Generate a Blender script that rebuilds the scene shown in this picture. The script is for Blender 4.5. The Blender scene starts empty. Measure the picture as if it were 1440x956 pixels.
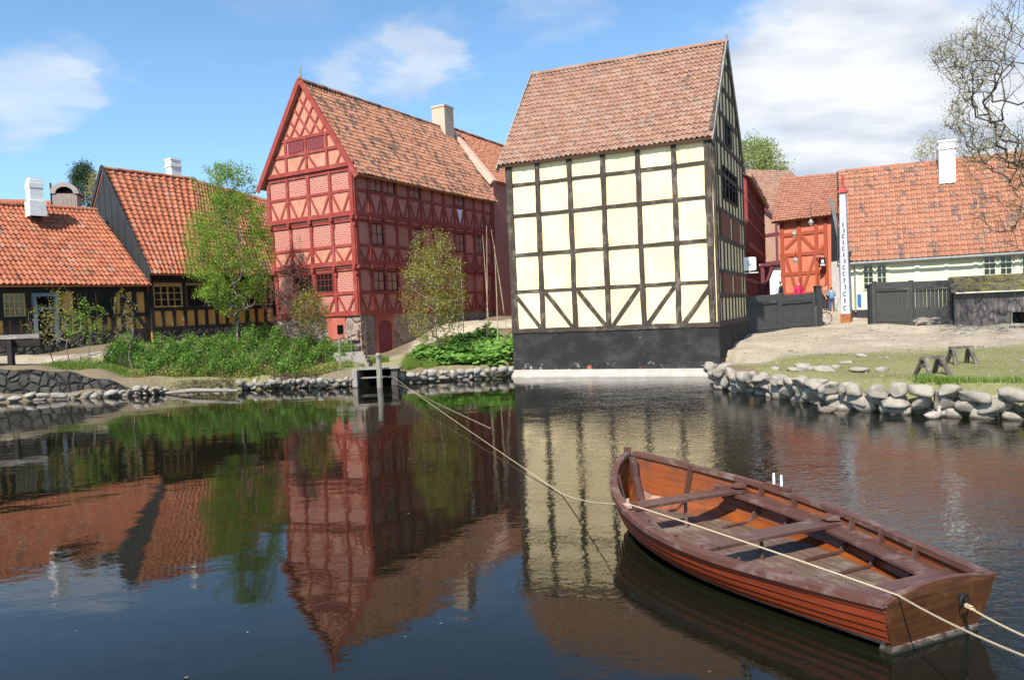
import bpy, math, random
import numpy as np
from mathutils import Vector, Matrix
random.seed(7); np.random.seed(7)
R_ = math.radians
scene = bpy.context.scene
col = scene.collection

# ------------------------------------------------------------ camera
IW, IH, FP, CZ = 1440.0, 956.0, 1050.0, 2.8
ROLL, PITCH = 0.045, math.atan(40/1050.0)
cam_d = bpy.data.cameras.new('camera'); cam = bpy.data.objects.new('camera', cam_d); col.objects.link(cam)
cF = Vector((0, math.cos(PITCH), -math.sin(PITCH))); cu = Vector((0, math.sin(PITCH), math.cos(PITCH))); cr = Vector((1, 0, 0))
cU = cu*math.cos(ROLL)+cr*math.sin(ROLL); cR = cr*math.cos(ROLL)-cu*math.sin(ROLL)
CAM = Vector((0, 0, CZ))
M = Matrix((cR, cU, -cF)).transposed().to_4x4(); M.translation = CAM
cam.matrix_world = M
cam_d.sensor_width = 36; cam_d.lens = 36*FP/IW; cam_d.clip_end = 5000; cam_d.clip_start = 0.05
scene.camera = cam

def ray(x, y): return cF + cR*((x-720)/FP) + cU*((478-y)/FP)
def G(x, y, z=0.0):
    d = ray(x, y); return CAM + d*((z-CZ)/d.z)
def P(x, y, Y):
    d = ray(x, y); return CAM + d*(Y/d.y)

# ------------------------------------------------------------ sun, sky, exposure
SUN_EL, SUN_A = R_(47), R_(26.5)
SUN = Vector((-math.sin(SUN_A)*math.cos(SUN_EL), -math.cos(SUN_A)*math.cos(SUN_EL), math.sin(SUN_EL)))
sd = bpy.data.lights.new('sun', 'SUN'); sd.energy = 4.6; sd.angle = R_(0.53); sd.color = (1.0, 0.95, 0.86)
so = bpy.data.objects.new('sun', sd); col.objects.link(so)
so.rotation_euler = SUN.to_track_quat('Z', 'Y').to_euler()
scene.view_settings.view_transform = 'Standard'; scene.view_settings.look = 'None'
scene.view_settings.exposure = 0.68; scene.view_settings.gamma = 1.0
scene.view_settings.use_curve_mapping = False

class NT:
    """tiny node helper"""
    def __init__(s, tree): s.t = tree; tree.nodes.clear()
    def n(s, typ, ins=None, **props):
        nd = s.t.nodes.new('ShaderNode'+typ)
        for k, v in props.items(): setattr(nd, k, v)
        for k, v in (ins or {}).items():
            so_ = nd.inputs[k]
            if isinstance(v, bpy.types.NodeSocket): s.t.links.new(v, so_)
            else:
                if isinstance(v, tuple) and len(v) == 3 and so_.type == 'RGBA': v = (*v, 1)
                so_.default_value = v
        return nd
    def math(s, op, a, b=0.0, c=0.0, clamp=False):
        nd = s.t.nodes.new('ShaderNodeMath'); nd.operation = op; nd.use_clamp = clamp
        for i, v in enumerate((a, b, c)):
            if isinstance(v, bpy.types.NodeSocket): s.t.links.new(v, nd.inputs[i])
            else: nd.inputs[i].default_value = v
        return nd.outputs[0]
    def ramp(s, fac, stops, interp='LINEAR'):
        nd = s.t.nodes.new('ShaderNodeValToRGB'); cr_ = nd.color_ramp; cr_.interpolation = interp
        while len(cr_.elements) < len(stops): cr_.elements.new(0.5)
        for e, (p, c) in zip(cr_.elements, stops):
            e.position = p; e.color = (*c, 1) if len(c) == 3 else c
        s.t.links.new(fac, nd.inputs[0]); return nd.outputs[0]
    def mix(s, fac, a, b, mode='MIX'):
        nd = s.t.nodes.new('ShaderNodeMix'); nd.data_type = 'RGBA'; nd.blend_type = mode
        for i, v in ((0, fac), (6, a), (7, b)):
            if isinstance(v, bpy.types.NodeSocket): s.t.links.new(v, nd.inputs[i])
            else:
                if isinstance(v, tuple) and len(v) == 3: v = (*v, 1)
                nd.inputs[i].default_value = v
        return nd.outputs[2]
    def noise(s, vec, scale, detail=4, rough=0.55, dist=0.0):
        ins = {'Scale': scale, 'Detail': detail, 'Roughness': rough, 'Distortion': dist}
        if vec is not None: ins['Vector'] = vec
        return s.n('TexNoise', ins)
    def mapping(s, vec, scale=(1, 1, 1), loc=(0, 0, 0), rot=(0, 0, 0)):
        return s.n('Mapping', {'Vector': vec, 'Scale': scale, 'Location': loc, 'Rotation': rot}).outputs[0]
    def sstep(s, v, a, b):
        nd = s.n('MapRange', {'Value': v, 'From Min': a, 'From Max': b}, interpolation_type='SMOOTHSTEP'); return nd.outputs[0]

world = bpy.data.worlds.new('World'); scene.world = world; world.use_nodes = True
w = NT(world.node_tree)
sky = w.n('TexSky', sky_type='NISHITA', sun_disc=False)
sky.sun_elevation = SUN_EL; sky.sun_rotation = math.atan2(SUN.x, SUN.y); sky.altitude = 30
sky.air_density = 0.9; sky.dust_density = 0.5; sky.ozone_density = 2.2
tc = w.n('TexCoord').outputs['Generated']
sep = w.n('SeparateXYZ', {'Vector': tc})
zc = w.math('MAXIMUM', sep.outputs[2], 0.0)
# cloud sheet seen in perspective: direction divided by height above the horizon
den = w.math('ADD', zc, 0.16)
px_ = w.math('DIVIDE', sep.outputs[0], den); py_ = w.math('DIVIDE', sep.outputs[1], den)
cv = w.n('CombineXYZ', {'X': px_, 'Y': py_, 'Z': 0.0}).outputs[0]
n1 = w.noise(cv, 1.15, 7, 0.56, 0.25).outputs[0]
n2 = w.noise(w.mapping(cv, (2.3, 4.0, 1), (4.2, 1.3, 0)), 1.0, 6, 0.62, 0.6).outputs[0]
wob_ = w.n('VectorMath', {0: w.noise(w.mapping(tc, (1, 1, 2.4)), 5.0, 5, .6).outputs['Color'], 1: (.5, .5, .5)}, operation='SUBTRACT').outputs[0]
tcw = w.n('VectorMath', {0: tc, 1: w.n('VectorMath', {0: wob_, 1: (.30, .05, .10)}, operation='MULTIPLY').outputs[0]}, operation='ADD').outputs[0]
tcw = w.n('VectorMath', {0: tcw}, operation='NORMALIZE').outputs[0]
def blob(px, py, r0, r1):     # smooth bump of cloudiness around a sky direction
    d = ray(px, py).normalized()
    dt = w.n('VectorMath', {0: tcw, 1: tuple(d)}, operation='DOT_PRODUCT').outputs['Value']
    return w.sstep(dt, math.cos(R_(r1)), math.cos(R_(r0)))
cover = w.math('MULTIPLY', blob(1330, 60, 3, 22), 0.22)
for (bx, by, r0, r1, k) in [(1180, 120, 2, 12, .20), (200, 60, 3, 13, -.10), (200, 200, 2, 9, -.06), (540, 96, .0, 4.2, .25), (475, 104, .0, 3.2, .19), (610, 86, .0, 4.0, .25), (655, 94, .0, 3.0, .14), (-5, 150, .3, 4.4, .38), (800, 20, 0, 4, .12), (1110, 95, 0, 5, .12), (630, 30, .3, 5, .10), (1090, 90, 1, 6, .08), (1290, 110, 1, 5, .10), (60, 50, 0, 5, .16), (105, 108, 0, 3.4, .17),
                            (780, 15, .5, 4, .09), (690, 45, .3, 3, .08), (900, 30, .5, 4, .07), (1290, 215, .5, 8, .2), (230, 210, .5, 5, .04)]:
    cover = w.math('ADD', cover, w.math('MULTIPLY', blob(bx, by, r0, r1), k))
lowh = w.math('MULTIPLY', w.sstep(zc, 0.30, 0.0), 0.05)
dens = w.math('ADD', w.math('ADD', w.math('MULTIPLY', n1, 0.62), w.math('MULTIPLY', n2, 0.38)), w.math('ADD', cover, lowh))
cl = w.math('MULTIPLY', w.sstep(dens, 0.56, 0.95), w.math('ADD', 0.62, w.math('MULTIPLY', w.sstep(sep.outputs[0], -.2, .3), .38)))
thin = w.math('MULTIPLY', w.sstep(n2, 0.5, 0.8), 0.13)
cl = w.math('MAXIMUM', cl, thin)
cshade = w.ramp(w.noise(w.mapping(cv, (1.3, 2.0, 1), (7, 3, 0)), 1.4, 5, 0.55).outputs[0], [(0.38, (3.1, 3.5, 4.15)), (0.60, (4.9, 5.05, 5.25))])
hz = w.sstep(zc, 0.5, 0.0)
skyc = w.mix(w.math('MULTIPLY', hz, 0.35), sky.outputs[0], (2.9, 4.1, 5.5))
skyc = w.mix(1.0, skyc, (.84, 1.04, 1.10), 'MULTIPLY')
skyc = w.mix(cl, skyc, cshade)
bg = w.n('Background', {'Color': skyc, 'Strength': 0.125})
out = w.n('OutputWorld', {'Surface': bg.outputs[0]})

# ------------------------------------------------------------ object helpers
def tag(o, label=None, cat=None, group=None, kind=None):
    if label: o['label'] = label
    if cat: o['category'] = cat
    if group: o['group'] = group
    if kind: o['kind'] = kind
    return o
def empty(name, loc, label, cat, group=None, rz=0):
    o = bpy.data.objects.new(name, None); col.objects.link(o)
    o.location = loc; o.rotation_euler = (0, 0, rz); o.empty_display_size = 0.3
    bpy.context.view_layer.update()
    return tag(o, label, cat, group)
def parent_to(o, p):
    o.parent = p
    if p is not None: o.matrix_parent_inverse = p.matrix_world.inverted()
    return o

class MB:
    """collects world-space geometry, then links it as ONE mesh object"""
    def __init__(s): s.v = []; s.f = []; s.uv = []; s.mi = []
    def face(s, pts, uvs=None, mi=0):
        b = len(s.v); s.v.extend([tuple(p) for p in pts]); s.f.append(tuple(range(b, b+len(pts))))
        s.uv.extend(uvs if uvs else [(0, 0)]*len(pts)); s.mi.append(mi)
    def hexa(s, p, mi=0, uvlen=None):
        # p: 8 points, 0-3 one end ring, 4-7 other end ring
        l = (Vector(p[4])-Vector(p[0])).length; wd = (Vector(p[1])-Vector(p[0])).length; dp = (Vector(p[2])-Vector(p[1])).length
        for (i, j) in ((0, 1), (1, 2), (2, 3), (3, 0)):
            ww = wd if i in (0, 2) else dp
            o = random.random()*0
            s.face([p[i], p[j], p[j+4], p[i+4]], [(0, o), (0, ww), (l, ww), (l, o)], mi)
        s.face([p[3], p[2], p[1], p[0]], [(0, 0), (0, wd), (dp, wd), (dp, 0)], mi)
        s.face([p[4], p[5], p[6], p[7]], [(0, 0), (0, wd), (dp, wd), (dp, 0)], mi)
    def box(s, c, ax, ay, az, mi=0):
        """centre and three half-axis vectors"""
        c = Vector(c); ax = Vector(ax); ay = Vector(ay); az = Vector(az)
        p = [c-ax-ay-az, c-ax+ay-az, c-ax+ay+az, c-ax-ay+az, c+ax-ay-az, c+ax+ay-az, c+ax+ay+az, c+ax-ay+az]
        s.hexa(p, mi)
    def abox(s, x0, x1, y0, y1, z0, z1, mi=0):
        s.box(((x0+x1)/2, (y0+y1)/2, (z0+z1)/2), ((x1-x0)/2, 0, 0), (0, (y1-y0)/2, 0), (0, 0, (z1-z0)/2), mi)
    def tube(s, pts, rad, sides=6, mi=0, cap=True):
        pts = [Vector(p) for p in pts]
        if not hasattr(rad, '__len__'): rad = [rad]*len(pts)
        up = Vector((0.13, 0.21, 0.97)); b = len(s.v); L = 0; prev = None
        for i, p in enumerate(pts):
            t = (pts[min(i+1, len(pts)-1)]-pts[max(i-1, 0)]).normalized()
            if abs(t.dot(up)) > .95: up2 = Vector((1, 0, 0))
            else: up2 = up
            a = t.cross(up2).normalized() if prev is None else (prev - t*prev.dot(t)).normalized()
            prev = a; bb = t.cross(a)
            for k in range(sides):
                an = 2*math.pi*k/sides
                s.v.append(tuple(p+(a*math.cos(an)+bb*math.sin(an))*rad[i]))
        ls = [0]
        for i in range(1, len(pts)): ls.append(ls[-1]+(pts[i]-pts[i-1]).length)
        for i in range(len(pts)-1):
            for k in range(sides):
                k2 = (k+1) % sides
                s.f.append((b+i*sides+k, b+i*sides+k2, b+(i+1)*sides+k2, b+(i+1)*sides+k)); s.mi.append(mi)
                s.uv.extend([(ls[i], k/sides), (ls[i], (k+1)/sides), (ls[i+1], (k+1)/sides), (ls[i+1], k/sides)])
        if cap:
            s.f.append(tuple(b+k for k in range(sides))[::-1]); s.mi.append(mi); s.uv.extend([(0, 0)]*sides)
            e = b+(len(pts)-1)*sides
            s.f.append(tuple(e+k for k in range(sides))); s.mi.append(mi); s.uv.extend([(0, 0)]*sides)
    def build(s, name, mats, parent=None, smooth=False):
        me = bpy.data.meshes.new(name); me.from_pydata(s.v, [], s.f); 
        if not isinstance(mats, (list, tuple)): mats = [mats]
        for m in mats: me.materials.append(m)
        uvl = me.uv_layers.new(name='UVMap'); uvl.data.foreach_set('uv', np.array(s.uv, dtype=np.float32).ravel())
        me.polygons.foreach_set('material_index', np.array(s.mi, dtype=np.int32))
        if smooth: me.polygons.foreach_set('use_smooth', np.ones(len(s.f), dtype=bool))
        me.update()
        o = bpy.data.objects.new(name, me); col.objects.link(o)
        if parent is not None: parent_to(o, parent)
        return o
def recenter(o):
    """put a single-mesh thing's origin at its base"""
    me = o.data; co = np.empty(len(me.vertices)*3, dtype=np.float32); me.vertices.foreach_get('co', co); co = co.reshape(-1, 3)
    c = np.array([(co[:, 0].min()+co[:, 0].max())/2, (co[:, 1].min()+co[:, 1].max())/2, co[:, 2].min()])
    me.vertices.foreach_set('co', (co-c).astype(np.float32).ravel()); o.location = c.tolist(); me.update(); return o
def np_mesh(name, verts, faces_quads, mat, parent=None, smooth=False, uv=None):
    me = bpy.data.meshes.new(name); nv = len(verts); nf = len(faces_quads); k = faces_quads.shape[1]
    me.vertices.add(nv); me.vertices.foreach_set('co', verts.astype(np.float32).ravel())
    me.loops.add(nf*k); me.loops.foreach_set('vertex_index', faces_quads.astype(np.int32).ravel())
    me.polygons.add(nf); me.polygons.foreach_set('loop_start', np.arange(0, nf*k, k, dtype=np.int32))
    me.polygons.foreach_set('loop_total', np.full(nf, k, dtype=np.int32))
    me.polygons.foreach_set('use_smooth', np.full(nf, bool(smooth)))
    if uv is not None:
        l = me.uv_layers.new(name='UVMap'); l.data.foreach_set('uv', uv.astype(np.float32).ravel())
    me.materials.append(mat); me.update(calc_edges=True); me.validate()
    o = bpy.data.objects.new(name, me); col.objects.link(o)
    if parent is not None: parent_to(o, parent)
    return o

# ------------------------------------------------------------ materials
def newmat(name):
    m = bpy.data.materials.new(name); m.use_nodes = True; return m, NT(m.node_tree)
def finish(b, color, rough=0.85, bump=None, bstr=0.3, bdist=0.02, spec=0.3, **kw):
    ins = {'Base Color': color, 'Roughness': rough, 'Specular IOR Level': spec}; ins.update(kw)
    pr = b.n('BsdfPrincipled', ins)
    if bump is not None:
        bp = b.n('Bump', {'Height': bump, 'Strength': bstr, 'Distance': bdist}); b.t.links.new(bp.outputs[0], pr.inputs['Normal'])
    b.n('OutputMaterial', {'Surface': pr.outputs[0]}); return pr
def pos(b): return b.n('NewGeometry').outputs['Position']
def uvn(b): return b.n('UVMap').outputs[0]

def m_tile(name, stops, moss=0.0, mosscol=(.05, .045, .035), mscale=0.5, streak=True, sat=1.0):
    m, b = newmat(name); uv = uvn(b)
    fl = b.n('VectorMath', {0: uv}, operation='FLOOR').outputs[0]
    wn = b.n('TexWhiteNoise', {'Vector': fl}, noise_dimensions='2D')
    c = b.ramp(wn.outputs['Value'], stops); mid_ = stops[len(stops)//2][1]; c = b.mix(.42, c, mid_)
    big = b.noise(pos(b), 0.45, 3).outputs[0]
    c = b.mix(b.math('MULTIPLY', b.sstep(big, .4, .7), .35), c, b.mix(1.0, c, (.78, .72, .7), 'MULTIPLY'))
    fine = b.noise(pos(b), 14, 5, .65).outputs[0]
    c = b.mix(b.math('MULTIPLY', b.sstep(fine, .45, .75), .4), c, (.30, .22, .16))
    # lichen and soot patches with a shape of their own, tile by tile
    mn = b.noise(b.mapping(uv, (0.085*mscale*2, 0.026*mscale*2, 1)), 4.0, 6, .68, .6).outputs[0]
    mm = b.math('ADD', mn, b.math('MULTIPLY', b.math('SUBTRACT', b.n('TexWhiteNoise', {'Vector': b.n('VectorMath', {0: fl, 1: (7.3, 1.1, 0)}, operation='ADD').outputs[0]}, noise_dimensions='2D').outputs['Value'], .5), .22))
    mk = b.sstep(mm, .74-moss*.42, .80-moss*.40)
    c = b.mix(b.math('MULTIPLY', mk, .88), c, mosscol)
    finish(b, c, .82, fine, .35, .01, .25); return m

def m_timber(name, colA, colB, light=None, rough=.8, bs=.5):
    m, b = newmat(name); uv = uvn(b); ps = pos(b)
    g = b.noise(b.mapping(uv, (2.0, 26, 1)), 1.0, 6, .65, .4).outputs[0]
    g2 = b.noise(ps, 2.2, 5, .6).outputs[0]
    c = b.ramp(g, [(.3, colA), (.68, colB)])
    if light: c = b.mix(b.math('MULTIPLY', b.sstep(b.math('ADD', g2, b.math('MULTIPLY', g, .5)), .74, .98), .8), c, light)
    finish(b, c, rough, g, bs, .02, .3); return m

def m_plaster(name, c1, c2, stain=None, sc=1.2, bs=.25):
    m, b = newmat(name); ps = pos(b)
    a = b.noise(ps, sc, 6, .6).outputs[0]; f = b.noise(ps, 22, 5, .6).outputs[0]
    c = b.mix(b.sstep(a, .35, .7), c1, c2)
    if stain:
        st = b.noise(b.mapping(ps, (3, 3, .5)), 1.3, 6, .7).outputs[0]
        c = b.mix(b.math('MULTIPLY', b.sstep(st, .56, .74), .5), c, stain)
    finish(b, c, .92, f, bs, .01, .15); return m

def m_brick(name, c1, c2, mortar, w_=.25, h_=.085, ms=.014, bs=.4):
    m, b = newmat(name); uv = uvn(b)
    br = b.n('TexBrick', {'Vector': uv, 'Color1': c1, 'Color2': c2, 'Mortar': mortar, 'Scale': 1.0, 'Mortar Size': ms, 'Mortar Smooth': .3, 'Brick Width': w_, 'Row Height': h_, 'Bias': 0.0})
    nz = b.noise(pos(b), 1.3, 6, .65).outputs[0]
    c = b.mix(b.math('MULTIPLY', b.sstep(nz, .4, .75), .35), br.outputs[0], c2)
    finish(b, c, .9, br.outputs['Fac'], -bs, .012, .15); return m

def m_rubble(name, cols, mortar, scale=1.7, bs=.9):
    m, b = newmat(name); ps = pos(b)
    wv = b.noise(ps, 1.2, 3).outputs['Color']
    q = b.n('VectorMath', {0: ps, 1: b.n('VectorMath', {0: wv, 'Scale': .35}, operation='SCALE').outputs[0]}, operation='ADD').outputs[0]
    v1 = b.n('TexVoronoi', {'Vector': q, 'Scale': scale}, feature='DISTANCE_TO_EDGE').outputs['Distance']
    v2 = b.n('TexVoronoi', {'Vector': q, 'Scale': scale}, feature='F1')
    sp_ = b.n('SeparateColor', {'Color': v2.outputs['Color']}).outputs[0]
    c = b.ramp(sp_, [(i/(len(cols)-1), x) for i, x in enumerate(cols)])
    fn = b.noise(ps, 9, 6, .65).outputs[0]
    c = b.mix(b.math('MULTIPLY', fn, .5), c, b.mix(1, c, (.5, .48, .45), 'MULTIPLY'))
    e = b.sstep(v1, .02, .09); c = b.mix(e, mortar, c)
    h = b.math('ADD', b.sstep(v1, 0, .2), b.math('MULTIPLY', fn, .3))
    finish(b, c, .9, h, bs, .08, .2); return m

def m_flat(name, c, rough=.6, var=.15, sc=6, metal=0, spec=.4, bs=.1):
    m, b = newmat(name); f = b.noise(pos(b), sc, 5, .6).outputs[0]
    cc = b.mix(b.math('MULTIPLY', b.sstep(f, .35, .7), 1.0), c, tuple(x*(1-var*2) for x in c))
    finish(b, cc, rough, f, bs, .01, spec, Metallic=metal); return m

def m_leaf(name, stops, trans=.35, sc=1.2):
    m, b = newmat(name); ps = pos(b)
    rnd = b.n('NewGeometry').outputs['Random Per Island']
    f = b.noise(ps, sc, 3).outputs[0]
    c = b.ramp(b.math('ADD', b.math('MULTIPLY', rnd, .6), b.math('MULTIPLY', f, .5)), stops)
    d = b.n('BsdfPrincipled', {'Base Color': c, 'Roughness': .55, 'Specular IOR Level': .3})
    t = b.n('BsdfTranslucent', {'Color': b.mix(1, c, (1.25, 1.3, .6), 'MULTIPLY')})
    mx = b.n('MixShader', {0: trans, 1: d.outputs[0], 2: t.outputs[0]})
    b.n('OutputMaterial', {'Surface': mx.outputs[0]}); return m

def m_glass(name, c=(.012, .014, .017)):
    m, b = newmat(name); f = b.noise(pos(b), .9, 2).outputs[0]
    finish(b, b.mix(f, c, tuple(x*2.2 for x in c)), .06, f, .04, .05, .6); return m

T = {}
T['tile_orange'] = m_tile('orange pantiles', [(0, (.26, .058, .025)), (.35, (.375, .093, .038)), (.7, (.47, .138, .06)), (.93, (.42, .165, .095)), (.97, (.13, .09, .07)), (1, (.44, .30, .22))], .22, (.13, .075, .055))
T['tile_rose'] = m_tile('weathered rose pantiles', [(0, (.235, .118, .078)), (.4, (.295, .150, .10)), (.75, (.36, .208, .145)), (.95, (.33, .24, .19)), (1, (.15, .115, .10))], .12, (.15, .11, .085))
T['tile_dark'] = m_tile('lichen spotted pantiles', [(0, (.29, .105, .055)), (.45, (.37, .15, .082)), (.8, (.43, .21, .13)), (1, (.22, .11, .075))], .49, (.085, .068, .06), .8)
T['tile_brown'] = m_tile('brown pantiles', [(0, (.24, .09, .045)), (.6, (.34, .13, .065)), (1, (.40, .20, .11))], .4, (.09, .07, .05))
T['tile_pale'] = m_tile('pale orange pantiles', [(0, (.26, .10, .055)), (.5, (.335, .135, .075)), (.85, (.40, .185, .115)), (1, (.20, .14, .11))], .34, (.14, .10, .09), .7)
T['tile_fine'] = m_tile('plain orange tiles', [(0, (.27, .105, .065)), (.6, (.33, .14, .088)), (1, (.38, .18, .12))], .10, (.2, .1, .07))
T['tile_range'] = m_tile('bright orange tiles', [(0, (.36, .14, .08)), (.6, (.44, .18, .105)), (1, (.49, .23, .145))], .06, (.2, .1, .07))
T['black_timber'] = m_timber('weathered black timber', (.020, .015, .012), (.085, .063, .047), (.20, .165, .13))
T['dark_timber'] = m_timber('tarred timber', (.012, .010, .009), (.035, .028, .024))
T['red_timber'] = m_timber('oxblood painted timber', (.22, .032, .024), (.33, .055, .042), (.38, .11, .085), .7, .25)
T['darkred_timber'] = m_timber('dark oxblood timber', (.15, .026, .022), (.23, .042, .036), None, .7, .25)
T['orange_timber'] = m_timber('brick red timber', (.33, .065, .032), (.40, .095, .05), None, .8, .2)
T['yellow_plaster'] = m_plaster('pale yellow limewash', (.87, .665, .37), (.91, .74, .46), (.74, .56, .32), .8)
T['gable_plaster'] = m_plaster('straw limewash', (.72, .59, .34), (.82, .69, .43), (.5, .38, .22))
T['ochre'] = m_plaster('ochre limewash', (.58, .27, .07), (.66, .36, .11), (.36, .18, .06), 2.5)
T['pink_plaster'] = m_plaster('pink limewash', (.48, .205, .14), (.54, .26, .18), (.40, .15, .10), 2.2)
T['dim_plaster'] = m_plaster('dull red limewash', (.50, .18, .14), (.58, .24, .185), (.3, .09, .07), 2.2)
T['orange_plaster'] = m_plaster('salmon orange limewash', (.54, .175, .105), (.60, .225, .14), (.46, .12, .07), 1.5)
T['red_plaster'] = m_plaster('red limewash', (.40, .10, .07), (.48, .15, .11), (.22, .07, .055), 1.6)
T['green_plaster'] = m_plaster('pale green limewash', (.62, .65, .44), (.72, .73, .53), (.5, .5, .36), .7)
T['white_paint'] = m_plaster('white limewash', (.74, .73, .70), (.82, .81, .78), (.42, .40, .36), 3)
T['pink_brick'] = m_brick('pink mortared brick', (.36, .095, .07), (.42, .135, .10), (.52, .29, .235), .26, .105, .024)
T['red_brick'] = m_brick('red brick', (.44, .125, .09), (.36, .10, .07), (.50, .29, .23), .26, .10, .02)
T['grey_brick'] = m_brick('sooty brick', (.32, .24, .20), (.22, .15, .12), (.38, .34, .3), .25, .10, .02)
T['cream_brick'] = m_brick('buff brick', (.50, .36, .25), (.56, .42, .31), (.58, .47, .37), .25, .1, .014)
T['yard_brick'] = m_brick('patchy orange brick', (.50, .20, .11), (.40, .12, .07), (.62, .47, .36), .26, .11, .03)
T['rubble'] = m_rubble('field stone masonry', [(.20, .15, .125), (.38, .31, .26), (.27, .21, .18), (.46, .39, .33)], (.40, .24, .19), 1.7)
T['dark_rubble'] = m_rubble('shaded dark field stone', [(.045, .04, .035), (.085, .078, .068), (.06, .055, .048), (.11, .10, .088)], (.022, .02, .018), 2.4, 1.0)  # the retaining wall's shade is put into this darker stone colour
T['boards_black'] = m_timber('black tarred boards', (.018, .019, .021), (.045, .047, .05), None, .7)
T['fence_grey'] = m_timber('charcoal painted boards', (.042, .043, .042), (.072, .073, .071), None, .65, .3)
T['wood_grey'] = m_timber('weathered grey wood', (.16, .14, .115), (.34, .30, .25), (.44, .40, .34))
T['shed_wood'] = m_timber('grey stained boards', (.05, .045, .042), (.15, .13, .12), (.26, .22, .2))
T['frame_green'] = m_flat('pale window paint', (.55, .58, .42), .6)
T['frame_blue'] = m_flat('blue grey door paint', (.16, .20, .25), .6)
T['frame_ochre'] = m_flat('ochre window paint', (.55, .36, .12), .6)
T['glass'] = m_glass('dark glass', (.006, .007, .008))
T['glass_warm'] = m_glass('yellowish glass', (.10, .075, .03))  # yellowish tint held in the pane's base colour
T['brown_shutter'] = m_timber('brown shutters', (.14, .05, .03), (.24, .09, .055))
T['maroon_shutter'] = m_timber('maroon shutters', (.16, .03, .04), (.24, .055, .06))
T['lead'] = m_flat('grey lead', (.34, .32, .30), .6)
T['pillar_paint'] = m_flat('pale lilac grey paint', (.52, .54, .60), .6, .08)
T['gutter'] = m_flat('zinc gutter', (.32, .34, .34), .45, metal=.4)
T['iron'] = m_flat('black iron', (.02, .02, .022), .5)
T['sign_white'] = m_flat('white enamel', (.8, .82, .84), .4, .03)
T['sign_blue'] = m_flat('blue enamel', (.05, .14, .42), .4, .1)
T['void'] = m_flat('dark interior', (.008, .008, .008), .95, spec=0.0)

# ------------------------------------------------------------ ground
SHORE = [(-90, 27), (-45, 28.5), (-28, 29.8), (-21.2, 30.7), (-15.5, 31.05), (-13.6, 31.6), (-11.5, 31.6), (-9.3, 31.5), (-7.6, 30.9), (-6.4, 30.6), (-5.7, 31.6), (-4.8, 31.2), (-3, 31.6), (-1.2, 31.7), (0, 32.4), (0.6, 33.2), (4, 31.2), (8.2, 29.2), (8.15, 27.6), (7.3, 26.2), (6.85, 25.2), (6.75, 23.9), (7.3, 22.3), (7.85, 20.2), (8.15, 18.5), (9.15, 17.3), (10.0, 16.5), (10.9, 15.9), (14, 14.6), (22, 12.5), (45, 8)]
POLY = np.array(SHORE+[(45, -30), (-90, -30)], dtype=float)
def poly_sd(x, y):
    """signed distance to the pond outline, positive on land"""
    x = np.asarray(x, float); y = np.asarray(y, float)
    d = np.full(x.shape, 1e9); inside = np.zeros(x.shape, bool); n = len(POLY)
    for i in range(n):
        ax, ay = POLY[i]; bx, by = POLY[(i+1) % n]
        ex, ey = bx-ax, by-ay; t = np.clip(((x-ax)*ex+(y-ay)*ey)/(ex*ex+ey*ey), 0, 1)
        d = np.minimum(d, np.hypot(x-ax-t*ex, y-ay-t*ey))
        c = ((ay > y) != (by > y)) & (x < (bx-ax)*(y-ay)/((by-ay) if by != ay else 1e-9)+ax); inside ^= c
    return np.where(inside, -d, d)
HP = np.array([(-60, 30, 1.6), (-30, 30.5, 1.5), (-24, 31.3, 1.45), (-21, 31.6, 1.42), (-18, 31.7, 1.15), (-16, 31.7, .75), (-23, 33.5, 1.8), (-19, 34.5, 1.75), (-15, 33.5, 1.1), (-14, 32.4, .55), (-20, 37, 2.05), (-15, 38, 2.1), (-12, 32.5, .5), (-12, 35, 1.5), (-10, 38, 1.8),
    (-9, 32.2, .4), (-9, 34, 1.0), (-7.3, 36, 1.05), (-5.8, 36, 1.0), (-7, 33, .7), (-5.5, 32.5, .6), (-5.6, 34, .85), (-4, 32, .5), (-2, 32.3, .55), (-3.6, 34, 1.0), (-3.4, 37, 1.45), (-1, 34.5, 1.05), (-1, 38, 1.95), (-2, 41, 2.35), (1, 42, 2.4), (-1, 48, 2.5),
    (7.9, 26, .62), (7.6, 23.5, .66), (8.7, 20, .66), (9, 18.6, .68), (10, 17.6, .7), (12, 16.8, .7), (18, 15.5, .75), (10, 25, .85), (13, 24, .85), (9.2, 29, .85), (11, 33, 1.1), (12.2, 36, 1.2), (16, 30, 1.05), (20, 25, .95), (16, 38, 1.33), (21, 36, 1.3), (26, 34, 1.2), (19, 41, 1.5), (24, 38, 1.35), (30, 25, 1.0),
    (16.5, 43, 1.95), (18.5, 43, 1.98), (17, 47, 2.05), (19, 50, 2.15), (18, 58, 2.3), (0, 60, 2.6), (-20, 60, 2.6), (40, 50, 2.0), (-60, 50, 2.2), (60, 30, 1.6), (0, 90, 2.8), (60, 90, 2.6), (-60, 90, 2.8)], float)
def zland(x, y):
    x = np.asarray(x, float); y = np.asarray(y, float)
    num = np.zeros(x.shape); de = np.zeros(x.shape)
    for (px, py, pz) in HP:
        w_ = 1/((x-px)**2+(y-py)**2+.25)**2; num += w_*pz; de += w_
    return num/de
def _hn(x, y): return .035*np.sin(1.7*x+.6*y)+.03*np.sin(2.3*y-1.1*x+1)+.012*np.sin(5.1*x+4.3*y)
def zg(x, y):
    sd_ = poly_sd(x, y); z = zland(x, y)+_hn(np.asarray(x, float), np.asarray(y, float))
    k = np.clip((sd_+.15)/.5, 0, 1); k = k*k*(3-2*k)
    return -0.7+(z+0.7)*k
def zgf(x, y): return float(zg(np.array([x]), np.array([y]))[0])
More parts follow.
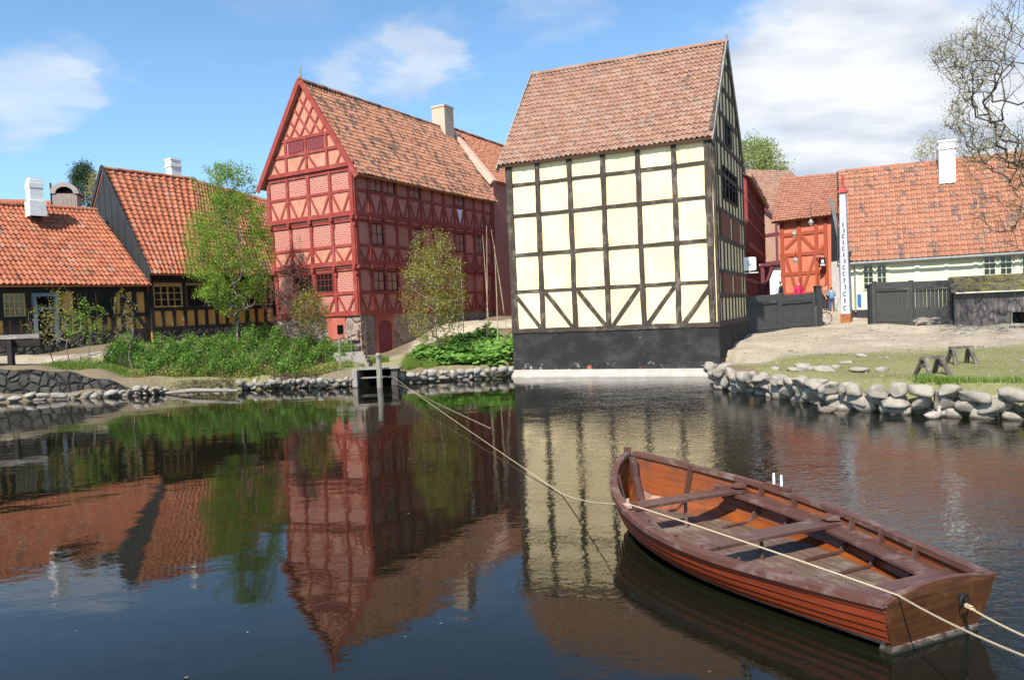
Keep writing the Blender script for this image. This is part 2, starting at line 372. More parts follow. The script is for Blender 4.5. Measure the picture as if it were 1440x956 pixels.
def axis_pts(lo, hi, dlo, dhi, st):
    a = list(np.arange(dlo, dhi+1e-6, st)); d = st; v = dlo
    L = []
    while v > lo: d *= 1.35; v -= d; L.append(v)
    L = L[::-1]; d = st; v = a[-1]; Rr = []
    while v < hi: d *= 1.35; v += d; Rr.append(v)
    return np.array(L+a+Rr)
gx = axis_pts(-1500, 1500, -27, 28, .28); gy = axis_pts(-300, 2500, 14, 46, .28)
XX, YY = np.meshgrid(gx, gy); ZZ = zg(XX, YY)
nx_, ny_ = len(gx), len(gy)
V = np.stack([XX.ravel(), YY.ravel(), ZZ.ravel()], 1)
ii = (np.arange(ny_-1)[:, None]*nx_+np.arange(nx_-1)[None, :]).ravel()
Fq = np.stack([ii, ii+1, ii+1+nx_, ii+nx_], 1)
mg, b = newmat('ground')
ps = pos(b); at = b.n('Attribute', attribute_name='cover').outputs['Color']
sp_ = b.n('SeparateColor', {'Color': at})
n_big = b.noise(ps, .7, 6, .62).outputs[0]; n_f = b.noise(ps, 7, 6, .65).outputs[0]; n_ff = b.noise(ps, 30, 4, .6).outputs[0]
sand = b.mix(b.sstep(n_big, .35, .7), (.33, .27, .20), (.44, .375, .285))
sand = b.mix(b.math('MULTIPLY', b.sstep(n_f, .48, .7), .6), sand, (.22, .175, .125)); sand = b.mix(b.math('MULTIPLY', b.sstep(n_ff, .55, .7), .4), sand, (.55, .48, .38))
dirt = b.mix(n_f, (.13, .10, .065), (.22, .17, .11))
grass = b.ramp(b.math('ADD', b.math('MULTIPLY', n_f, .6), b.math('MULTIPLY', n_ff, .4)), [(.3, (.15, .15, .06)), (.55, (.22, .21, .09)), (.75, (.34, .30, .16))])
g_amt = b.sstep(b.math('ADD', sp_.outputs[0], b.math('MULTIPLY', b.math('SUBTRACT', b.math('ADD', b.math('MULTIPLY', n_big, .5), b.math('MULTIPLY', n_f, .5)), .5), 1.5)), .3, .72)
s_amt = b.sstep(b.math('ADD', sp_.outputs[1], b.math('MULTIPLY', b.math('SUBTRACT', n_big, .5), .8)), .35, .65)
c = b.mix(s_amt, dirt, sand); c = b.mix(b.math('MULTIPLY', g_amt, .85), c, grass)
finish(b, c, .95, b.math('ADD', n_f, b.math('MULTIPLY', n_ff, .5)), .6, .04, .1)
ground = np_mesh('ground', V, Fq, mg, None, True)
def gauss(cx, cy, rx, ry, k=1): return k*np.exp(-(((XX-cx)/rx)**2+((YY-cy)/ry)**2))
SDG = poly_sd(XX, YY)
gr = .75*np.exp(-((SDG-1.0)/.9)**2)*(XX > 7.6)*(YY < 26)+gauss(10.5, 23.5, 2.6, 2.6, .9)+gauss(14.5, 22.5, 4, 3.2, .85)+gauss(13, 18.5, 4, 2.2, .75)+gauss(19, 21, 4, 4, .8)+gauss(-12, 33, 5, 2, 1)+gauss(-18, 32.6, 2.2, .8, 1)+gauss(-2.5, 34.5, 3.2, 2.8, 1)+gauss(-6.5, 33, 1, 1.5, .6)+gauss(22, 32, 4, 2, .35)
sa = gauss(14, 33, 9, 6, 1)+gauss(9.5, 29, 2.2, 3, .8)+gauss(17.5, 42, 4, 8, 1)+gauss(12, 27, 6, 2.5, .7)+gauss(-19.5, 33.6, 4.5, .9, 1.1)+gauss(-24, 33.3, 5, 1.3, 1.1)+gauss(-1, 40, 4.5, 2.2, 1)+gauss(-4, 36.5, 1.4, 2.2, .9)+gauss(-5.6, 33.4, .7, 1.8, .9)+gauss(18, 27, 6, 4, .4)
ca = ground.data.color_attributes.new('cover', 'FLOAT_COLOR', 'POINT')
ca.data.foreach_set('color', np.stack([np.clip(gr, 0, 1).ravel(), np.clip(sa, 0, 1).ravel(), np.zeros(gr.size), np.ones(gr.size)], 1).astype(np.float32).ravel())
tag(ground, kind='structure')

# ------------------------------------------------------------ water
mw, b = newmat('pond water'); ps = pos(b)
warp = b.noise(ps, .35, 3).outputs['Color']
q = b.n('VectorMath', {0: ps, 1: b.n('VectorMath', {0: warp, 'Scale': 1.2}, operation='SCALE').outputs[0]}, operation='ADD').outputs[0]
swell = b.noise(b.mapping(q, (.55, 1.0, 1)), .9, 2, .5).outputs[0]
rip = b.noise(b.mapping(q, (1.0, 1.5, 1), rot=(0, 0, .35)), 5.5, 3, .55, .3).outputs[0]
fine = b.noise(b.mapping(q, (1.0, 1.4, 1)), 15, 2, .55).outputs[0]
sx = b.n('SeparateXYZ', {'Vector': ps})
# breeze: the pond is ruffled from the middle to the right, calm on the left
ed = b.math('ADD', sx.outputs[0], b.math('MULTIPLY', b.noise(ps, .22, 3).outputs[0], 5.0))
ed = b.math('SUBTRACT', ed, b.math('MULTIPLY', sx.outputs[1], .06))
breeze = b.sstep(ed, .4, 4.2)
far = b.math('MULTIPLY', b.sstep(sx.outputs[1], 31.5, 27), b.math('MAXIMUM', b.sstep(sx.outputs[1], 8.5, 13), b.sstep(sx.outputs[0], 2.6, 4.5)))
breeze = b.math('MULTIPLY', breeze, b.math('ADD', b.math('MULTIPLY', far, .85), .15))
h = b.math('ADD', b.math('MULTIPLY', swell, .010), b.math('MULTIPLY', rip, b.math('ADD', b.math('MULTIPLY', breeze, .0065), .0010)))
h = b.math('ADD', h, b.math('MULTIPLY', fine, b.math('MULTIPLY', breeze, .0016)))
bp = b.n('Bump', {'Height': h, 'Strength': 1.0, 'Distance': 1.0})
depthc = b.mix(b.noise(ps, .25, 3).outputs[0], (.005, .006, .003), (.010, .009, .004))
pr = b.n('BsdfPrincipled', {'Base Color': depthc, 'Roughness': .015, 'IOR': 1.42, 'Specular IOR Level': .5, 'Normal': bp.outputs[0]})
b.n('OutputMaterial', {'Surface': pr.outputs[0]})
wb = MB(); wb.face([(-88, -29, 0), (44, -29, 0), (44, 34, 0), (-88, 34, 0)])
water = wb.build('water', mw); tag(water, kind='structure')

# ------------------------------------------------------------ facades, roofs, houses
class Fac:
    """a vertical wall plane: pt(s, z, o) = distance along, height, distance out of the wall"""
    def __init__(s, O, u):
        s.O = Vector((O[0], O[1], 0)); s.u = Vector((u[0], u[1], 0)).normalized()
        s.n = Vector((s.u.y, -s.u.x, 0))
        if s.n.dot(s.O) > 0: s.n = -s.n      # outward = towards the pond
        s.k = 0
    def pt(s, a, z, o=0.0): return s.O+s.u*a+s.n*o+Vector((0, 0, z))
    def px(s, x, y, o=0.0):
        d = ray(x, y); O = s.O+s.n*o; t = (O-CAM).dot(s.n)/d.dot(s.n); p = CAM+d*t; return (p-O).dot(s.u), p.z
    def box(s, mb, a0, a1, z0, z1, o0, o1, mi=0):
        c = s.pt((a0+a1)/2, (z0+z1)/2, (o0+o1)/2)
        if abs(a1-a0) > abs(z1-z0): mb.box(c, s.u*(a1-a0)/2, s.n*(o1-o0)/2, Vector((0, 0, (z1-z0)/2)), mi)
        else: mb.box(c, Vector((0, 0, (z1-z0)/2)), s.n*(o1-o0)/2, s.u*(a1-a0)/2, mi)
    def bar(s, mb, p0, p1, w_, o1=.04, o0=-.06, wob=0.0, mi=0):
        """a timber in the wall plane; each one stands a hair prouder than the last, so no faces coincide"""
        s.k += 1; o1 += (s.k*7 % 23)*.0006; 
        a = Vector((p0[0], p0[1])); c = Vector((p1[0], p1[1])); L = (c-a).length; d = (c-a)/L; nn = Vector((-d.y, d.x))
        n = max(1, int(L/.55)) if wob else 1
        rings = []
        for i in range(n+1):
            q = a+(c-a)*(i/n); j0 = random.uniform(-wob, wob); j1 = random.uniform(-wob, wob)
            e0 = q+nn*(w_/2+j0); e1 = q-nn*(w_/2+j1)
            rings.append([s.pt(e0.x, e0.y, o0), s.pt(e1.x, e1.y, o0), s.pt(e1.x, e1.y, o1), s.pt(e0.x, e0.y, o1)])
        off = random.uniform(0, 50); l = off
        for i in range(n):
            A, B = rings[i], rings[i+1]; dl = L/n
            for (m, k2) in ((1, 2), (2, 3), (3, 0)):
                mb.face([A[m], A[k2], B[k2], B[m]], [(l, off), (l, off+w_), (l+dl, off+w_), (l+dl, off)], mi)
            l += dl
        mb.face(rings[0][::-1], [(0, 0), (.1, 0), (.1, .1), (0, .1)], mi); mb.face(rings[-1], [(0, 0), (.1, 0), (.1, .1), (0, .1)], mi)
    def panel(s, mb, pts, o=.012, mi=0):
        """a filled panel (closed slab) with corners (s, z)"""
        f = [s.pt(a, z, o) for a, z in pts]; k = [s.pt(a, z, o-.05) for a, z in pts]; uv = [(a+50, z+50) for a, z in pts]
        mb.face(f, uv, mi)
        n = len(pts)
        for i in range(n):
            j = (i+1) % n; mb.face([f[i], k[i], k[j], f[j]], [uv[i]]*4, mi)

def body(F, L, D, zb, ze, zr, mat, name='wall', parent=None, rdepth=None, top=True):
    """closed masonry body of a gabled house: facade F, depth D, ridge half way"""
    mb = MB(); rd = D/2 if rdepth is None else rdepth
    def q(a, z, d): return F.pt(a, z, -d)
    ze -= .16; zr -= .22
    mb.face([q(0, zb, 0), q(L, zb, 0), q(L, ze, 0), q(0, ze, 0)], [(0, zb), (L, zb), (L, ze), (0, ze)])
    mb.face([q(L, zb, D), q(0, zb, D), q(0, ze, D), q(L, ze, D)], [(0, zb), (L, zb), (L, ze), (0, ze)])
    for a in (0, L):
        mb.face([q(a, zb, 0), q(a, zb, D), q(a, ze, D), q(a, zr, rd), q(a, ze, 0)], [(0, zb), (D, zb), (D, ze), (rd, zr), (0, ze)])
    mb.face([q(0, ze, 0), q(L, ze, 0), q(L, zr, rd), q(0, zr, rd)]); mb.face([q(0, ze, D), q(L, ze, D), q(L, zr, rd), q(0, zr, rd)])
    mb.face([q(0, zb, 0), q(L, zb, 0), q(L, zb, D), q(0, zb, D)])
    return mb.build(name, mat, parent)

WAVE_U = [0, .10, .25, .42, .58, .8]; WAVE_H = [.10, .80, 1.0, .75, .12, 0.0]
def tile_sheet(A, B, C, D, mat, parent, name='roof', tw=.215, th=.30, amp=.05, sag=.05, thick=.12, flat=False, seed=0):
    """pantiled roof slope: A,B eave ends, C,D ridge ends (C above B)"""
    A, B, C, D = (np.array(v, float) for v in (A, B, C, D)); rs = np.random.RandomState(seed+3)
    nu = max(2, int(round(np.linalg.norm(B-A)/tw))); nv = max(2, int(round((np.linalg.norm(D-A)+np.linalg.norm(C-B))/2/th)))
    nrm = np.cross(B-A, D-A); nrm /= np.linalg.norm(nrm)
    if nrm[2] < 0: nrm = -nrm
    wu = WAVE_U if not flat else [0, .03, .97]; wh = WAVE_H if not flat else [0, .12, .12]
    k = len(wu); U = []; H = []; 
    for i in range(nu):
        for a, h_ in zip(wu, wh): U.append((i+a)/nu); H.append(h_)
    U.append(1.0); H.append(wh[0]); U = np.array(U); H = np.array(H)*amp; m = len(U)
    ci = np.minimum((U*nu).astype(int), nu-1)
    rows = []; uvr = []
    ph = rs.uniform(0, 6, 4)
    jit = rs.normal(0, .006, (nv, nu)); slip = rs.normal(0, .012, (nv, nu)); slip[rs.rand(nv, nu) < .02] -= .05
    for j in range(nv):
        for e in (-1, 0, 1):
            v = (j+max(e, 0))/nv
            if e == 1 and j < nv-1 and not flat: v += .16/nv
            vv = np.full(m, v)
            if e < 1: vv = v+slip[j][ci]/th/nv*(1 if j else .6)
            base = A[None]*((1-U)*(1-vv))[:, None]+B[None]*(U*(1-vv))[:, None]+C[None]*(U*vv)[:, None]+D[None]*((1-U)*vv)[:, None]
            sg = sag*(np.sin(U*4+ph[0])*np.sin(v*3+ph[1])-.6*np.sin(U*math.pi)*.7*np.sin(v*math.pi))+.012*np.sin(U*23+ph[2]+v*9)
            h_ = H*(1.0 if e == 1 else 1.2)+(.042 if e == 0 else (.012 if e < 0 else .0))+jit[j][ci]+sg
            rows.append(base+nrm[None]*h_[:, None]); uvr.append(np.stack([U*nu, np.full(m, (j+(.02 if e < 1 else .98)))], 1))
    Vt = np.concatenate(rows); UVv = np.concatenate(uvr); nr = len(rows)
    i0 = (np.arange(nr-1)[:, None]*m+np.arange(m-1)[None]).ravel()
    Q = np.stack([i0, i0+1, i0+1+m, i0+m], 1)
    UVl = UVv[Q].copy()
    colidx = np.tile(ci[:-1], nr-1)[:, None]
    UVl[:, :, 0] = np.clip(UVl[:, :, 0], colidx+.02, colidx+.98)
    rowidx = (np.repeat(np.arange(nr-1), m-1)//3)[:, None]; UVl[:, :, 1] = np.clip(UVl[:, :, 1], rowidx+.02, rowidx+.98)
    # underside slab
    nb = len(Vt); bot = np.array([A, B, C, D])-nrm*thick; top = np.array([Vt[0], Vt[m-1], Vt[-1], Vt[-m]])
    Vt = np.concatenate([Vt, bot, top]); 
    ex = np.array([[nb, nb+3, nb+2, nb+1]]+[[nb+i, nb+(i+1) % 4, nb+4+(i+1) % 4, nb+4+i] for i in range(4)])
    Q = np.concatenate([Q, ex]); UVl = np.concatenate([UVl, np.full((5, 4, 2), .5)])
    return np_mesh(name, Vt, Q, mat, parent, False, UVl.reshape(-1, 2))
def ridge_caps(A, B, mat, parent, r=.13, name='ridge'):
    A = Vector(A); B = Vector(B); n = max(2, int((B-A).length/.38)); mb = MB(); d = (B-A).normalized()
    side = d.cross(Vector((0, 0, 1))).normalized(); up = side.cross(d)
    for i in range(n):
        p = A+(B-A)*(i/n); q = A+(B-A)*((i+1.08)/n); z = random.uniform(-.012, .012)
        ring = []
        for (c_, rr) in ((p, r*1.05), (q, r*.92)):
            ring.append([c_+side*math.cos(a)*rr+up*(math.sin(a)*rr-.03+z) for a in np.linspace(-.25, math.pi+.25, 8)])
        for k in range(7): mb.face([ring[0][k], ring[0][k+1], ring[1][k+1], ring[1][k]], [(i+.5, .5)]*4)
        mb.face(ring[0], [(i+.5, .5)]*8)
    return mb.build(name, mat, parent)
def window(F, a0, a1, z0, z1, parent, fm, gm, nx=2, nz=3, o=.02, fw=.06, bw=.03, name='window', sill=None, mull=1):
    mb = MB(); e = .002
    F.box(mb, a0, a0+fw, z0, z1, o-.04, o+.03); F.box(mb, a1-fw, a1, z0, z1, o-.04, o+.03)
    F.box(mb, a0+fw, a1-fw, z0, z0+fw, o-.04, o+.028); F.box(mb, a0+fw, a1-fw, z1-fw, z1, o-.04, o+.028)
    ia0, ia1, iz0, iz1 = a0+fw, a1-fw, z0+fw, z1-fw
    if mull > 1:
        for i in range(1, mull):
            a = ia0+(ia1-ia0)*i/mull; F.box(mb, a-fw/2, a+fw/2, iz0, iz1, o-.03, o+.026)
    for i in range(1, nx):
        a = ia0+(ia1-ia0)*i/nx; F.box(mb, a-bw/2, a+bw/2, iz0, iz1, o-.02, o+.012)
    for j in range(1, nz):
        z = iz0+(iz1-iz0)*j/nz; F.box(mb, ia0, ia1, z-bw/2, z+bw/2, o-.018, o+.010)
    wn = mb.build(name, fm, parent)
    p = MB(); F.box(p, ia0, ia1, iz0, iz1, o-.035, o-.022); p.build('pane', gm, wn)
    return wn
def chimney(c, w_, d_, z0, z1, mat, parent, ang=0, crown=1, name='chimney'):
    mb = MB(); ca, sa_ = math.cos(ang), math.sin(ang); u = Vector((ca, sa_, 0)); n = Vector((-sa_, ca, 0)); c = Vector((c[0], c[1], 0))
    def bl(s_, za, zb_): 
        mb.box(c+Vector((0, 0, (za+zb_)/2)), Vector((0, 0, (zb_-za)/2)), n*d_/2*s_, u*w_/2*s_)
    H = z1-z0
    bl(1.0, z0, z1-.5)
    if crown == 1: bl(1.14, z1-.5, z1-.34); bl(.98, z1-.34, z1-.1); bl(1.1, z1-.1, z1)
    elif crown == 2: bl(1.22, z0, z0+.75); bl(1.08, z1-.5, z1-.28); bl(.94, z1-.28, z1-.12); bl(.84, z1-.12, z1)
    else: bl(1.0, z1-.5, z1-.12); bl(1.08, z1-.12, z1)
    o = mb.build(name, mat, parent)
    f = MB(); f.box(c+Vector((0, 0, z1+.004)), u*w_*.28, n*d_*.28, Vector((0, 0, .012))); f.build('flue', T['void'], o)
    return o

# ============================================================ YELLOW MILL HOUSE
FY = Fac((0.08, 31.98), (7.9, -3.72)); YL = 8.56; YD = 8.0
FG = Fac(FY.pt(YL, 0)[:2], (-FY.n.x, -FY.n.y))        # right gable, s runs away from the pond
FG.n = FY.u.copy()
yh = empty('timber_house', FY.pt(YL/2, 0), 'tall pale yellow timber-framed house with black beams standing straight in the pond', 'house')
ZE, ZR = 9.2, 13.65
body(FY, YL, YD, -.6, ZE, ZR-.12, T['yellow_plaster'], 'wall', yh)
pl = MB(); zs = 1.86
FY.box(pl, -.03, YL+.03, -.6, zs, -.3, .05); FG.box(pl, -.038, YD+.05, -.6, zs, -.3, .05)
m, b = newmat('tarred plinth'); ps = pos(b); nb = b.noise(b.mapping(ps, (1, 1, 1.6)), 1.1, 7, .68).outputs[0]; n2_ = b.noise(ps, 3.2, 7, .7).outputs[0]
c = b.mix(b.sstep(nb, .4, .72), (.022, .021, .021), (.055, .05, .047))
c = b.mix(b.math('MULTIPLY', b.sstep(n2_, .66, .72), .75), c, (.42, .38, .34))
zz = b.n('SeparateXYZ', {'Vector': ps}).outputs[2]
low = b.sstep(zz, 1.0, .45)
c = b.mix(b.math('MULTIPLY', b.sstep(b.math('ADD', b.noise(b.mapping(ps, loc=(9, 4, 2)), 1.6, 6, .6).outputs[0], b.math('MULTIPLY', low, .10)), .735, .755), .8), c, (.42, .13, .07))
c = b.mix(b.math('MULTIPLY', b.sstep(b.math('ADD', n2_, b.math('MULTIPLY', low, .10)), .69, .75), .6), c, (.5, .46, .42))
finish(b, c, .85, b.noise(ps, 12, 6, .7).outputs[0], .5, .02, .25)
pl.build('plinth', m, yh)
lg = MB(); FY.box(lg, -.08, YL+.10, -.6, .30, .05, .13); FY.box(lg, -.08, YL+.10, -.6, .07, .14, .24)
FG.box(lg, .0, 3.5, -.6, .30, .052, .11)
lg.build('ledge', m_plaster('wet limewash ledge', (.44, .40, .34), (.56, .52, .45), (.24, .19, .13), 1.8), yh)
tf = MB()
wob = .014
zr = [8.09, 6.80, 5.16, 3.60]
for z in zr: FY.bar(tf, (0.05, z+.02), (YL-.05, z-.0), .125, .045, wob=wob)
FY.bar(tf, (-.04, 1.95), (YL+.04, 1.97), .19, .085, wob=wob)
bay = YL/6
for i in range(7):
    wd = .27 if i in (0, 6) else .20; a = i*bay
    if i == 0: a = .13
    if i == 6: a = YL-.14
    FY.bar(tf, (a+random.uniform(-.03, .03), 2.05), (a, ZE+.05), wd, .075, wob=.018)
for i in range(6):
    a0, a1 = i*bay+.16, (i+1)*bay-.14
    if i < 3: FY.bar(tf, (a0, 3.52), (a1, 2.06), .145, .06, wob=wob)
    else: FY.bar(tf, (a1, 3.52), (a0, 2.06), .145, .06, wob=wob)
# right gable timbers
gz = [3.05, 4.0, 5.3, 6.42, 7.9, 9.15, 10.35, 11.5, 12.6]
def gw(z): return (0, YD) if z <= ZE else ((z-ZE)/(ZR-ZE)*YD/2, YD-(z-ZE)/(ZR-ZE)*YD/2)
for z in gz:
    a, c_ = gw(z); FG.bar(tf, (a+.05, z), (c_-.05, z), .17, .06 if z != ZE else .07, wob=.01)
FG.bar(tf, (-.02, 1.96), (YD, 1.96), .19, .09, wob=.01)
for i in range(10):
    a = .16+i*(YD-.32)/9; dz = (a/(YD/2)) if a < YD/2 else (YD-a)/(YD/2)
    FG.bar(tf, (a, 2.05), (a, ZE+min(dz, 1)*(ZR-ZE)-.15), .30 if i in (0, 9) else .13, .045 if i else .09, wob=.01)
FG.bar(tf, (-.02, ZE), (YD/2, ZR-.05), .22, .08); FG.bar(tf, (YD+.02, ZE), (YD/2, ZR-.05), .22, .08)
tf.build('timber_frame', T['black_timber'], yh)
gp = MB(); FG.panel(gp, [(0.02, 2.0), (YD-.02, 2.0), (YD-.02, ZE), (YD/2, ZR-.16), (.02, ZE)], .012); gp.build('gable_infill', T['gable_plaster'], yh)
for (a0, a1, z0, z1, mt) in [(1.25, 3.3, 3.12, 3.92, 'brown_shutter'), (4.2, 6.2, 3.12, 3.92, 'brown_shutter'), (1.25, 3.3, 5.4, 6.33, 'brown_shutter'), (4.2, 6.2, 5.4, 6.33, 'brown_shutter')]:
    s_ = MB(); n = 5
    for i in range(n): FG.box(s_, a0+(a1-a0)*i/n+.008, a0+(a1-a0)*(i+1)/n-.008, z0, z1, .02, .075)
    s_.build('shutter', T[mt], yh)
for (a0, a1, z0, z1) in [(2.2, 5.6, 6.95, 8.3), (3.1, 4.6, 9.3, 10.25)]:
    window(FG, a0, a1, z0, z1, yh, T['dark_timber'], T['void'], 3, 2, .05, .09, .06)
eh = .26
rise = (ZR-ZE)/(YD/2)
def slope(F, a0, a1, ze, zr_, D2, over, back=False, D=None):
    dz = (zr_-ze)/D2*over
    if not back: return [F.pt(a0, ze-dz, over), F.pt(a1, ze-dz, over), F.pt(a1, zr_, -D2), F.pt(a0, zr_, -D2)]
    return [F.pt(a0, ze-dz, -D-over), F.pt(a1, ze-dz, -D-over), F.pt(a1, zr_, -D2), F.pt(a0, zr_, -D2)]
q = slope(FY, -.26, YL+.08, ZE+.05, ZR+.05, YD/2, eh); q[3].z += .18; ry = tile_sheet(*q, T['tile_rose'], yh, seed=1, tw=.2, th=.31, amp=.055)
q = slope(FY, -.26, YL+.08, ZE+.05, ZR+.05, YD/2, eh, True, YD); q[3].z += .18; tile_sheet(*q, T['tile_rose'], yh, seed=2, tw=.42, th=.6)
ridge_caps(FY.pt(-.26, ZR+.27, -YD/2), FY.pt(YL+.12, ZR+.1, -YD/2), T['tile_rose'], ry)
# weathered barge boards
for a, side in ((-.29, -1), (YL+.10, 1)):
    for (da, za, db, zb_) in ((-eh-.05, ZE-.42, YD/2, ZR+.12), (YD+eh+.05, ZE-.42, YD/2, ZR+.12)):
        zb_ += (.18 if side < 0 else 0); p0 = FY.pt(a, za, -da); p1 = FY.pt(a, zb_, -db); d = (p1-p0)/2; up = FY.u.cross(d).normalized()
        vb = MB(); vb.box((p0+p1)/2+up*0, d, FY.u*.025, up*.11); vb.build('barge_board', T['wood_grey'], yh)
for fa_, fz_, fh_ in ((YL+.10, ZR+.22, .14), (-.29, ZR+.38, .12)):
    fn = MB(); fn.box(FY.pt(fa_, fz_, -YD/2), (0, 0, fh_), (.035, 0, 0), (0, .035, 0)); fn.build('finial', T['wood_grey'], yh)
for i in range(0, 22): 
    a = .2+i*(YL-.4)/21; sf = MB(); FY.box(sf, a-.05, a+.05, ZE-.22, ZE-.10, .0, .20); sf.build('rafter_end', T['dark_timber'], yh)

# ============================================================ RED TIMBERED MANSION
RC = Vector((-7.30, 36.0, 0)); d_g = Vector((-.872, .49, 0)); 
FA = Fac(RC, (-d_g.x, -d_g.y)); FA.O = RC+d_g.normalized()*5.45       # gable facade, s from left end to corner
GL = 5.45; FA.u = (-d_g).normalized(); FA.n = Vector((FA.u.y, -FA.u.x, 0))
FB = Fac(RC, (.49, .872)); FB.u = Vector((.49, .872, 0)).normalized(); FB.n = Vector((FB.u.y, -FB.u.x, 0))
BL = 12.7
rh = empty('timber_mansion', FA.pt(GL/2, .9), 'red and pink half-timbered mansion with diamond lattice gable on a field stone base', 'house')
Z0, Z1, Z2, Z3, ZT = 2.95, 5.39, 7.72, 9.95, 10.1
J = [0.0, .11, .20, .28]
def jpt(F, lvl): 
    G_ = Fac((0, 1), (1, 0)); G_.u = F.u; G_.n = F.n; G_.O = F.O+F.n*J[lvl]; G_.k = 0
    return G_
mats_r = [T['pink_brick'], T['pink_plaster'], T['red_brick'], T['sign_white'], T['dim_plaster']]
infill = MB(); frame = MB(); 
# solid storeys
def storey(lvl, z0, z1):
    j = J[lvl]
    p = [FA.pt(-j*0, 0, j), RC+FA.n*j+FB.n*j, RC+FB.u*BL+FB.n*j, FA.O+FB.u*BL]
    p = [Vector((q.x, q.y, 0)) for q in p]
    for i in range(4):
        a, c_ = p[i], p[(i+1) % 4]; L = (c_-a).length
        infill.face([a+Vector((0, 0, z0)), c_+Vector((0, 0, z0)), c_+Vector((0, 0, z1)), a+Vector((0, 0, z1))], [(0, z0), (L, z0), (L, z1), (0, z1)], 0)
    infill.face([q+Vector((0, 0, z0)) for q in p]); infill.face([q+Vector((0, 0, z1)) for q in p])
storey(0, Z0, Z1-.1); storey(1, Z1-.12, Z2-.1); storey(2, Z2-.12, Z3+.1)
nb_ = 12
WINC = {2: [(1, 3), (4, 5), (8, 9)], 1: [(1, 2), (4, 5), (8, 9), (10, 11)], 0: [(1, 2), (2, 3), (5, 6)]}
for lvl, (z0, z1, zm) in enumerate([(Z0, Z1, 4.05), (Z1, Z2, 6.33), (Z2, Z3+.15, 8.93)]):
    for F, L, n in ((jpt(FA, lvl), GL+J[lvl]+.01, 4), (jpt(FB, lvl), BL, nb_)):
        s0 = 0 if F.u == FA.u else -J[lvl]
        tw_ = .17 if n == 4 else .15; bw_ = (L-s0)/n
        F.bar(frame, (s0-.02, z0+.11), (L+.02, z0+.11), .22, .09)          # sill beam
        F.bar(frame, (s0, zm), (L, zm), .14, .045)
        F.bar(frame, (s0, z1-.2), (L, z1-.2), .13, .048)
        for i in range(n+1):
            a = s0+i*bw_; 
            if i == 0: a += .1
            if i == n: a -= .1
            F.bar(frame, (a, z0+.2), (a, z1-.12), tw_*1.3 if i in (0, n) else tw_, .065)
            # inverted V braces below the mid rail
            for sg_ in (-1, 1):
                if (i == 0 and sg_ < 0) or (i == n and sg_ > 0): continue
                F.bar(frame, (a+sg_*.06, zm-.05), (a+sg_*bw_*.40, z0+.22), .11, .04)
            # joist ends under each jetty
            if lvl > 0:
                c0 = F.pt(a, z0-.09, -.02); frame.box(c0, F.n*.16, F.u*.09, Vector((0, 0, .09)))
                c0 = F.pt(a, z0-.32, -.05); frame.box(c0, Vector((0, 0, .16)), F.n*.05, F.u*.07)
        # infill materials: lower triangles plastered
        for i in range(n):
            a = s0+i*bw_+.08; c_ = s0+(i+1)*bw_-.08
            side = n == nb_
            if lvl >= 1 or side:
                F.panel(infill, [(a, z0+.2), (c_, z0+.2), (c_, zm-.05), (a, zm-.05)], .014, (1 if not side else (4 if random.random() < .7 else 2)))
            if side and not any(p_ <= i < q_ for p_, q_ in WINC[lvl]): F.panel(infill, [(a, zm+.05), (c_, zm+.05), (c_, z1-.24), (a, z1-.24)], .014, 2 if random.random() < .72 else 4)
        if n == nb_ and lvl == 2:
            i = 8; a = s0+i*bw_; F.panel(infill, [(a+.62, z0+.3), (a+.34, zm-.08), (a+.9, zm-.08)], .02, 3)
ro = infill.build('wall', mats_r, rh)
# gable triangle
FT = jpt(FA, 3); TL = GL+J[3]+.02; zg0 = Z3+.12; ZA = 14.36; 
FT.O = FT.O - FT.u*.0
mid = TL/2; half = TL/2
def rk(z, side): return mid+side*half*(ZA-z)/(ZA-zg0)
gi = MB(); FT.panel(gi, [(0, zg0), (TL, zg0), (mid, ZA)], .0, 0)
q0 = FT.pt(0, zg0, -.4); gi.face([FT.pt(0, zg0, 0), FT.pt(TL, zg0, 0), FT.pt(TL, zg0, -.5), FT.pt(0, zg0, -.5)]); gi.build('gable_infill', T['pink_plaster'], rh)
gf = frame
FT.bar(gf, (-.1, zg0+.06), (TL+.1, zg0+.06), .20, .07)
zA_, zB_ = 11.02, 11.78
for z, w_ in ((zA_, .15), (zB_, .15)): FT.bar(gf, (rk(z, -1), z), (rk(z, 1), z), w_, .05)
for a in (mid-TL*.235, mid, mid+TL*.235): FT.bar(gf, (a, zg0+.1), (a, zB_), .14, .06)
for sg_ in (-1, 1):
    FT.bar(gf, (mid+sg_*.05, zA_-.05), (mid+sg_*.62, zg0+.15), .11, .04)
    FT.bar(gf, (mid+sg_*TL*.385, zA_-.30), (mid+sg_*TL*.335, zg0+.15), .11, .04)
# lattice parallel to the rakes
W2 = rk(zB_, 1)-mid; Ht = ZA-zB_; nl = 5
for i in range(1, nl):
    t = i/nl
    # line rising right from base point, parallel to left rake, clipped by right rake
    x0 = mid-W2+2*W2*t; 
    FT.bar(gf, (x0, zB_+.05), (mid+W2*t, zB_+Ht*(1-t)), .10, .035)
    FT.bar(gf, (x0, zB_+.05), (mid-W2*(1-t), zB_+Ht*t), .10, .045)
for sg_ in (-1, 1): FT.bar(gf, (mid+sg_*half*1.0, zg0), (mid, ZA-.02), .16, .055)
frame.build('timber_frame', T['red_timber'], rh)
for (a0, a1) in ((mid-1.18, mid-.12), (mid+.12, mid+1.18)):
    s_ = MB(); n = 5
    for i in range(n): FT.box(s_, a0+(a1-a0)*i/n+.006, a0+(a1-a0)*(i+1)/n-.006, zA_+.12, zB_-.12, .01, .045)
    s_.build('hatch', T['maroon_shutter'], rh)
